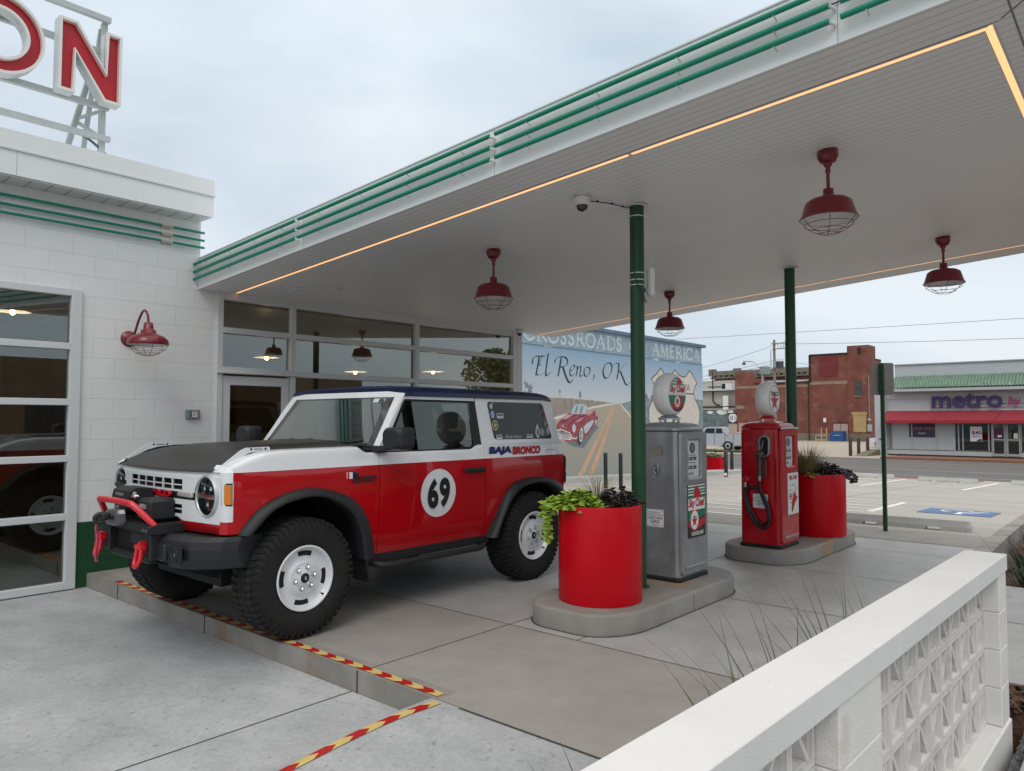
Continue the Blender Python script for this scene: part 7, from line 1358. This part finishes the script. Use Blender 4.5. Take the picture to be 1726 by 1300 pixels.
mb = MB(); mb.box(56.93, 56.98, 14.6, 14.95, .15, .22, black); build('wall_lamp', mb, sp)

# ---------------------------------------------------------------- brick buildings
brick = pattern('old_red_brick', 'brick', (.20, .052, .036), base2=(.15, .040, .030), axes='XYZ', bw=.30, bh=.10, ms=.012, mortar=(.20, .11, .085), vary=.28, ns=.6, bs=.3, wear=(.9, .55, (.29, .15, .11), .5), rough=.9)
bb = thing('brick_building', 'old red brick warehouse with stepped roofline, boarded window and blue dumpster before it', 'building', (97, 35, -1.2))
bd = mat('boarded_brown', (.02, .018, .016), .8)
mb = MB(); mb.box(97, 112, 33.45, 43.7, -1.4, 6.35, brick); mb.box(97, 112, 28.95, 33.45, -1.4, 9.75, brick); mb.box(96.9, 99.8, 26.43, 28.95, -1.4, 10.70, brick); mb.prism([(43.70, 6.35), (43.7, 8.12), (41.3, 8.05), (41.1, 7.2), (38.9, 6.6), (37.5, 6.35)], 97, 97.5, brick, 'x'); mb.prism([(37.6, 6.35), (33.5, 6.35), (33.5, 6.55)], 97, 97.4, brick, 'x'); build('wall', mb, bb)
mb = MB(); mb.box(96.85, 112, 33.40, 41.0, 6.36, 6.47, bd); mb.box(96.85, 112, 28.9, 33.55, 9.75, 9.90, bd); mb.box(96.85, 97.3, 33.5, 33.65, 6.4, 9.8, bd); mb.box(97.6, 112, 33.6, 41, 6.47, 6.75, mat('pale_roofing', (.55, .57, .60), .6)); build('roof_edge', mb, bb)
mb = MB(); band_m = mat('weathered_band', (.27, .20, .14), .9, vary=.2, vscale=1.5); mb.box(96.97, 97, 28.8, 33.6, 6.0, 6.38, band_m); mb.box(96.97, 97, 33.7, 43.6, 5.75, 6.08, band_m); mb.box(96.97, 97, 42.4, 43.65, 3.0, 3.45, band_m); mb.box(96.86, 96.9, 26.43, 28.95, -1.3, -.2, mat('weathered_base', (.19, .15, .12), .9, vary=.25, vscale=.6)); mb.box(96.96, 97, 28.95, 43.6, -1.3, -.2, mat('weathered_base', (.19, .15, .12), .9, vary=.25, vscale=.6)); build('stone_band', mb, bb)
mb = MB(); mb.box(96.93, 97, 30.10, 32.35, 7.02, 9.45, mat('red_window_panel', (.17, .022, .030), .8, vary=.08, vscale=1)); 
for i in range(1, 8): mb.box(96.92, 96.93, 30.10 + i * .28, 30.12 + i * .28, 7.02, 9.45, brick)
for i in range(1, 7): mb.box(96.92, 96.93, 30.10, 32.35, 7.02 + i * .35, 7.04 + i * .35, brick)
build('bricked_window', mb, bb)
mb = MB(); mb.box(96.86, 96.89, 27.28, 28.05, 4.45, 6.25, mat('old_window_glass', (.05, .055, .055), .2)); mb.box(96.84, 96.86, 27.28, 28.05, 5.33, 5.38, bd); mb.box(96.80, 96.89, 27.2, 28.12, 4.35, 4.45, band_m); build('window', mb, bb)
mb = MB(); ply = mat('plywood', (.42, .29, .13), .8, vary=.1, vscale=1); mb.box(96.86, 96.89, 26.85, 28.35, 0.0, 2.1, ply); mb.box(96.82, 96.89, 26.75, 28.5, 2.1, 2.48, ply); build('boarded_window', mb, bb)
pinkd = mat('faded_pink_door', (.42, .32, .29), .8)
mb = MB(); mb.box(96.93, 97, 29.05, 30.75, -1.2, 1.05, pinkd); mb.box(96.92, 96.93, 29.86, 29.90, -1.2, 1.05, bd); mb.box(96.88, 97, 28.95, 30.85, 1.05, 1.18, bd); build('double_door', mb, bb)
mb = MB(); mb.box(96.93, 97, 40.9, 43.2, -1.2, 1.05, pinkd); mb.box(96.92, 96.93, 42.0, 42.05, -1.2, 1.05, bd); build('double_door', mb, bb)
mb = MB(); mb.tube([(96.9, 33.75, 6.3), (96.9, 33.75, -1.2)], .06, bd, n=8); build('downpipe', mb, bb)
mb = MB(); mb.tube([(96.75, 26.45, 6.9), (96.75, 26.45, .9)], .05, mat('grey_pipe', (.25, .25, .25), .5), n=6); mb.box(96.6, 96.85, 26.2, 26.65, .1, .95, mat('meter_grey', (.35, .37, .38), .5)); mb.box(96.6, 96.85, 26.3, 26.6, 1.4, 1.7, mat('meter_grey', (.35, .37, .38), .5)); build('electric_meter', mb, bb)
mb = MB(); mb.box(96.9, 96.97, 31.62, 31.95, 1.2, 1.75, sign_white); build('notice', mb, bb)
mb = MB(); mb.box(96.80, 96.89, 27.3, 27.7, 9.7, 10.4, bd); build('wall_bracket', mb, bb)
wb_m = mat('cream_cladding', (.42, .40, .36), .8, vary=.06, vscale=.6)
wb = thing('cream_building', 'long cream building with flat roofs and painted ground floor, left of the warehouse', 'building', (99, 48, -1.2))
mb = MB(); mb.box(99, 115, 43.8, 60, 3.4, 5.6, wb_m); mb.box(104, 125, 43.8, 62, 5.6, 7.35, wb_m); mb.box(98.6, 112, 43.8, 60, -1.4, 3.4, mat('dark_mural_ground', (.085, .105, .115), .8, vscale=1.2, col2=(.19, .24, .25), noise2=(3, .6, (.05, .06, .07), .7))); build('wall', mb, wb)
mb = MB(); mb.box(98.4, 104, 43.8, 60, 5.6, 5.85, mat('pale_roofing', (.55, .57, .60), .6)); mb.box(98.35, 98.4, 43.8, 60, 5.5, 5.62, bd); mb.box(98.3, 99, 43.8, 60, 3.30, 3.42, bd); mb.box(98.5, 98.6, 43.8, 60, 2.9, 3.2, wb_m); build('roof_edge', mb, wb)
mb = MB(); duct = mat('dark_duct', (.05, .045, .045), .6); mb.tube([(98.9, 47.9, 8.6), (98.9, 47.9, 4.2), (98.9, 47.4, 3.7), (98.9, 46.9, 3.6)], .10, duct, n=7); mb.box(98.5, 99.2, 46.6, 48.5, 6.1, 6.25, duct); build('duct', mb, wb)
mb = MB(); mb.box(100, 101.5, 46.2, 47.0, 5.85, 6.7, white_enamel); mb.box(99.95, 100, 46.5, 47.0, 5.9, 6.65, black); build('roof_unit', mb, wb)
mb = MB()
for y, z, a, b in ((48.2, 2.55, .45, .22), (46.4, 2.65, .8, .42), (45.1, 2.65, .45, .25)): mb.add([(98.58, y + a * cos(t), z + b * sin(t)) for t in [2 * pi * i / 18 for i in range(18)]], [tuple(range(18))], white_enamel)
mb.box(98.3, 98.36, 45.3, 46.1, 2.9, 4.9, white_enamel); build('painted_cloud', mb, wb)
cb = thing('cornice_building', 'distant brick building with a heavy stone cornice above the cream building', 'building', (140, 60, -1.3))
stone = mat('dark_stone_cornice', (.16, .14, .115), .9, vscale=1.2, col2=(.25, .225, .185)); mb = MB(); mb.box(140, 155, 46, 67.5, -1.5, 9.6, mat('dull_brick', (.18, .055, .040), .9, vary=.15, vscale=.5)); build('wall', mb, cb)
mb = MB(); mb.box(139.2, 155, 45, 67.9, 9.7, 10.0, stone); mb.box(139.0, 155, 45, 68.2, 10.35, 11.2, stone)
for i in range(20): mb.box(139.1, 140, 46 + i * 1.1, 46.6 + i * 1.1, 10.0, 10.35, stone)
for y in (67.4, 62.2, 57): mb.box(138.8, 139.6, y - .7, y + .7, 10.2, 11.6, stone)
build('cornice', mb, cb)
lb = thing('far_flat_building', 'far grey building with a band of pale windows behind the warehouse roof', 'building', (150, 52, -1.3)); mb = MB(); mb.box(150, 170, 38, 62, -1.5, 9.3, mat('far_grey', (.33, .34, .35), .8)); build('wall', mb, lb); mb = MB()
for i in range(14): mb.box(149.9, 150, 39.5 + i * 1.5, 40.3 + i * 1.5, 8.0, 9.0, mat('far_window', (.08, .09, .10), .4))
build('window_band', mb, lb)
# dumpster, pipe rack, bollards
t = thing('dumpster', 'blue steel dumpster against the brick warehouse', 'dumpster', (95.8, 29.9, -1.2)); dblue = mat('dumpster_blue', (.012, .075, .24), .5)
mb = MB(); mb.prism([(30.65, -1.2), (29.1, -1.2), (29.1, .12), (30.2, .12), (30.65, -.25)], 95.2, 96.6, dblue, 'x'); mb.box(95.15, 95.2, 29.2, 30.5, -.62, -.55, dblue); build('bin', mb, t); mb = MB(); mb.box(95.14, 95.16, 29.4, 30.2, -.45, -.35, mat('pale_blue_sign', (.25, .35, .5), .6)); build('label', mb, t)
t = thing('pipe_rack', 'pale yellow pipe frame left of the blue dumpster', 'pipe frame', (95.5, 31.8, -1.2)); mb = MB(); yp = mat('pale_yellow_pipe', (.55, .42, .22), .6)
for P in ([(95.5, 32.45, -1.2), (95.5, 32.45, -.42), (95.5, 31.15, -.42)], [(95.5, 31.75, -1.2), (95.5, 31.75, .55)], [(95.5, 31.12, -1.2), (95.5, 31.12, .5)], [(95.5, 32.45, -1.0), (95.5, 31.2, -1.0)]): mb.tube(P, .055, yp, n=6)
build('frame', mb, t)
brn = mat('brown_bollard', (.045, .018, .016), .6)
for i, (x, y, lab) in enumerate(((53.4, 15.85, 'left of three brown bollards beside the phone shop'), (54.9, 15.75, 'middle of three brown bollards beside the phone shop'), (56.3, 15.55, 'right of three brown bollards beside the phone shop'))): bollard(x, y, 1.22, .11, brn, lab, 'brown bollards beside the phone shop', z=-.93)
mb = MB(); mb.prism([(53.2, -.95), (56.9, -.95), (56.9, -.55), (53.9, -.82)], 14.9, 15.6, mat('weedy_ramp', (.16, .15, .10), .9, vary=.4, vscale=4), 'y'); tag(build('weedy_ramp', mb), 'low weedy concrete ramp at the foot of the brown bollards', 'ramp')

# ---------------------------------------------------------------- vehicles across the street
def simplecar(name, label, cat, x, y, z, prof, w_, glassP, wheels, body, d=1, r=.34, extra=None):
    """prof and glass outlines in (along, up); the vehicle lies along the street, tail towards lower y"""
    t = thing(name, label, cat, (x, y, z)); X0, X1 = x - w_ / 2, x + w_ / 2; mb = MB(); Lp = [(y + a * d, z + b) for a, b in prof]
    c = [(q[0], q[1]) for q in Lp]; zc = z + max(b for a, b in prof) * .55
    rings = []
    for xx, k in ((X0, 0), (X0 + .05, 1), (X1 - .05, 1), (X1, 0)):
        rings.append([(xx + (0 if b <= zc else (.14 if xx < x else -.14) * (b - zc) / (z + max(q for _, q in prof) - zc)), a if k else a + (y + (prof[0][0] + prof[-1][0]) / 2 * d - a) * .012, b if k else z + (b - z) * .99) for a, b in c])
    mb.loft(rings, body, smooth=False); n = len(c)
    for g_ in (rings[0], rings[-1]): mb.add(g_, [tuple(range(n))], body)
    build('body', mb, t)
    for G in glassP:
        mb = MB(); mb.add([(X0 - .006 + .14 * max(0, (z + b - zc)) / (z + max(q for _, q in prof) - zc), y + a * d, z + b) for a, b in G], [tuple(range(len(G)))], mat('dark_car_glass', (.012, .015, .02), .2, spec=.3)); build('side_window', mb, t)
    for a in wheels:
        for xs_ in (X0 + .10, X1 - .10):
            mb = MB(); mb.cyl((xs_ - .13, y + a * d, z + r), (xs_ + .13, y + a * d, z + r), r, rubber, n=24); tw = build('wheel', mb, t)
            if xs_ < x: mb = MB(); mb.lathe((xs_ - .131, y + a * d, z + r), [(r * .62, .0), (r * .58, .012), (r * .2, -.005), (0, .0)], steel, axis=(-1, 0, 0), n=20); build('rim', mb, tw)
            mb = MB()
    return t, X0, X1
silver = mat('silver_truck_paint', (.42, .43, .45), .3, metal=.4, coat=.8)
arch = lambda cx, r, n=8: [(cx - r * cos(pi * i / n), .32 + r * .95 * sin(pi * i / n)) for i in range(n + 1)]
tp = [(0, .48), (0, 1.38), (1.60, 1.40), (1.70, 1.88), (2.3, 1.93), (3.3, 1.90), (4.05, 1.42), (5.55, 1.28), (5.75, .9), (5.75, .45), (5.2, .40)] + [(a, b) for a, b in reversed(arch(4.70, .50))] + [(4.15, .38), (2.0, .38)] + [(a, b) for a, b in reversed(arch(1.32, .50))] + [(.75, .45)]
t, X0, X1 = simplecar('pickup_truck', 'silver crew cab pickup parked beyond the street under the highway sign', 'pickup truck', 57.9, 25.0, -.975, tp, 1.95, [[(1.80, 1.42), (1.86, 1.80), (2.35, 1.82), (2.40, 1.42)], [(2.50, 1.42), (2.50, 1.82), (3.22, 1.80), (3.45, 1.42)]], (1.32, 4.70), silver, r=.40)
mb = MB(); mb.box(57.0, 57.12, 24.96, 25.16, -.0 + .0, .22, red_clear); build('tail_light', mb, t); mb = MB(); mb.box(57.0, 58.8, 24.72, 25.0, -.50, -.28, bk); build('bumper', mb, t); mb = MB(); mb.box(56.915, 56.925, 26.55, 26.57, -.4, .42, joint_m); mb.box(56.915, 56.925, 27.48, 27.50, -.5, .42, joint_m); build('door_gap', mb, t)
cp = [(0, .35), (0, .85), (.55, .95), (1.2, 1.38), (2.5, 1.42), (3.3, .98), (4.3, .85), (4.4, .4), (3.9, .3)] + [(a, b - .02) for a, b in reversed(arch(3.5, .38))] + [(3.0, .25), (1.2, .25)] + [(a, b - .02) for a, b in reversed(arch(.8, .38))] + [(.3, .3)]
simplecar('hatchback_car', 'pale grey car half hidden behind the silver pickup', 'car', 66.5, 27.2, -1.02, cp, 1.75, [[(1.0, .98), (1.4, 1.32), (2.4, 1.35), (2.95, .98)]], (.8, 3.5), mat('pale_grey_car_paint', (.50, .53, .55), .3, coat=.8), d=1)
simplecar('white_car', 'white car nosing out behind the brown bollards', 'car', 76.0, 16.3, -1.06, cp, 1.75, [[(1.0, .98), (1.4, 1.32), (2.4, 1.35), (2.95, .98)]], (.8, 3.5), mat('white_car_paint', (.62, .64, .68), .3, coat=.8), d=1)

# ---------------------------------------------------------------- poles, wires, signs
t = thing('highway_sign', 'black and white route 81 shield above a tan sign on a pole', 'road sign', (54.2, 24.75, -.9)); SX, SYY = 54.2, 24.62
mb = MB(); mb.box(SX, SX + .06, SYY - .04, SYY + .04, -.95, 2.0, steel); build('post', mb, t)
sp_ = [(0, .33), (.10, .36), (.20, .31), (.31, .27), (.35, .10), (.33, -.08), (.30, -.24), (.14, -.33), (0, -.37)]; sp_ = sp_ + [(-a, b) for a, b in reversed(sp_[1:-1])]
mb = MB(); mb.box(SX - .03, SX - .022, SYY - .36, SYY + .36, 1.30, 2.06, sign_black); mb.add([(SX - .035, SYY - a * .92, 1.68 + b * .92) for a, b in sp_], [tuple(range(len(sp_)))], sign_white); text(mb, '81', 1, (SX - .04, SYY, 1.68), (0, -1, 0), (0, 0, 1), sign_black, fit=(.42, .34), offset=-.012); build('shield', mb, t)
mb = MB(); mb.box(SX - .03, SX - .02, SYY - .34, SYY + .34, .42, 1.20, mat('tan_sign', (.48, .36, .30), .7, vary=.1, vscale=6)); build('tan_plate', mb, t)
wood_p = mat('weathered_pole_wood', (.26, .22, .18), .9, vary=.2, vscale=3); t = thing('utility_poles', 'pair of wooden utility poles joined by crossarms, carrying transformers', 'utility poles', (62, 23.9, -1.05))
for y in (24.38, 23.37):
    mb = MB(); mb.cyl((62, y, -1.1), (62, y, 8.32 if y > 24 else 8.18), .13, wood_p, r2=.10, n=12); build('pole', mb, t)
for (z, a, b, h) in ((7.95, 24.6, 23.1, .07), (7.50, 24.5, 23.2, .07), (5.85, 24.5, 23.1, .12)):
    mb = MB(); mb.box(61.8, 61.9, b, a, z, z + h, wood_p); build('crossarm', mb, t)
for y in (23.62, 23.86, 24.05):
    mb = MB(); mb.cyl((61.75, y, 5.97), (61.75, y, 6.45), .11, mat('transformer_grey', (.05, .055, .06), .5), n=12); mb.cyl((61.75, y, 6.45), (61.75, y, 6.68), .03, steel, n=6); build('transformer', mb, t)
mb = MB(); mb.box(61.7, 61.8, 24.05, 24.3, 5.97, 6.5, mat('meter_grey', (.35, .37, .38), .5)); mb.tube([(61.8, 24.56, 7.5), (61.8, 24.60, 7.45), (61.8, 24.60, 5.9), (61.8, 24.5, 5.85)], .03, steel, n=6); build('switch_gear', mb, t)
for y in (24.0, 23.75, 23.55):
    mb = MB(); mb.cyl((61.85, y, 7.55), (61.85, y, 8.1), .025, steel, n=6); build('insulator', mb, t)
wire = mat('overhead_wire', (.06, .065, .07), .6)
def span(a, b, sag, r=.014, n=14): return [tuple(Vector(a).lerp(Vector(b), i / n) - Vector((0, 0, sag * 4 * (i / n) * (1 - i / n)))) for i in range(n + 1)]
for i, (a, b, s, lab) in enumerate((((62, 60, 9.6), (62, -25, 8.3), .2, 'topmost overhead wire crossing the whole sky under the canopy edge'), ((62, 24.1, 7.95), (95, 62, 7.6), .9, 'overhead wire sloping down left from the top crossarm'), ((62, 24.3, 6.6), (90, 60, 6.3), .6, 'upper of the low wires left of the utility poles'), ((62, 24.3, 6.35), (90, 60, 5.6), .6, 'second of the low wires left of the utility poles'), ((62, 24.3, 6.1), (90, 60, 4.9), .6, 'third of the low wires left of the utility poles'), ((62, 23.3, 6.3), (96.8, 33.6, 6.9), .3, 'overhead wire from the transformers to the warehouse corner'), ((62, 23.3, 7.9), (60, -25, 7.0), .5, 'overhead wire running right from the top crossarm'), ((62, 23.3, 6.5), (96.8, 30, 8.9), .4, 'low wire running right towards the warehouse tower'), ((95, 44, 3.4), (95, 26.4, 3.0), .25, 'dark wire slung along the warehouse front at mid height'))):
    mb = MB(); mb.tube(span(a, b, s), .016, wire, n=5); tag(build('overhead_wire', mb, loc=a), lab, 'overhead wire', 'overhead wires beyond the street')
t = thing('street_lamp', 'grey street lamp with curved arm and a grey signal box near its top', 'street lamp', (55, 22.6, -.9)); mb = MB(); mb.cyl((55, 22.6, -.95), (55, 22.55, 5.0), .085, mat('galvanised_pole', (.38, .40, .42), .45, metal=.4), n=12); build('pole', mb, t)
mb = MB(); mb.tube(catmull([(55, 22.5, 5.0), (55, 22.75, 5.35), (55, 23.1, 5.85), (55, 23.5, 6.03), (55, 23.95, 6.04)], 5), .035, steel, n=8); build('arm', mb, t); mb = MB(); mb.lathe((55, 24.02, 5.80), [(.0, .32), (.04, .28), (.07, .15), (.15, .10), (.15, .02), (.0, -.04)], mat('dark_lamp_head', (.06, .07, .08), .4), n=16); build('lamp_head', mb, t)
mb = MB(); mb.rbox(54.8, 55.3, 22.05, 22.62, 4.98, 5.58, mat('signal_box_grey', (.26, .29, .28), .5), .02); build('signal_box', mb, t)

# ---------------------------------------------------------------- across the street behind the viewer (seen only as reflections)
def tree(x, y, h, r, label, seed, n=7000):
    R_ = random.Random(seed); t = thing('street_tree', label, 'tree', (x, y, -.3), 'trees across the street behind the viewer'); mb = MB(); mb.tube([(x, y, -.4), (x + .1, y, h * .3), (x, y + .1, h * .55)], [.28, .2, .12], wood_p, n=8)
    for k in range(5): a = R_.uniform(0, 6.28); mb.tube([(x, y, h * .3), (x + r * .5 * cos(a), y + r * .5 * sin(a), h * .6)], [.10, .04], wood_p, n=6)
    build('trunk', mb, t); mb = MB(); blobs = [(R_.uniform(-1, 1) * r * .6, R_.uniform(-1, 1) * r * .6, R_.uniform(.40, .85) * h, R_.uniform(.3, .5) * r) for _ in range(14)]
    for _ in range(n):
        bx_, by_, bz_, br_ = R_.choice(blobs); v = Vector((R_.gauss(0, 1), R_.gauss(0, 1), R_.gauss(0, 1))).normalized() * br_ * R_.uniform(.6, 1.05); c = Vector((x + bx_, y + by_, bz_)) + v; u = Vector((R_.gauss(0, 1), R_.gauss(0, 1), R_.gauss(0, 1))).normalized() * .22; w2 = u.orthogonal().normalized() * .14
        mb.add([tuple(c - u), tuple(c + w2), tuple(c + u), tuple(c - w2)], [(0, 1, 2, 3)], tleaf)
    build('crown', mb, t)
tleaf = mat('tree_leaf', (.07, .11, .035), .7, vscale=1.2, col2=(.13, .18, .07))
for i, (x, y, h, r) in enumerate(((52, -30, 8.5, 4.0), (60, -27, 7.5, 3.4), (5, -24, 8, 4), (-14, -20, 7, 3.5))): tree(x, y, h, r, ('tall leafy tree behind the viewer, mirrored in the right storefront pane', 'bushy tree behind the viewer, farthest down the street', 'leafy tree directly behind the viewer', 'leafy tree behind the viewer to the left')[i], i)
ob = thing('tan_building', 'low tan brick building behind the viewer across the street', 'building', (22, -30, -.3)); mb = MB(); mb.box(12, 36, -42, -30, -.4, 5.0, mat('tan_brick', (.26, .17, .11), .9, vary=.15, vscale=.7)); build('wall', mb, ob); mb = MB()
for i in range(7): mb.box(13.2 + i * 3.2, 15.4 + i * 3.2, -30, -29.95, .4, 2.6, sdark)
build('window', mb, ob)
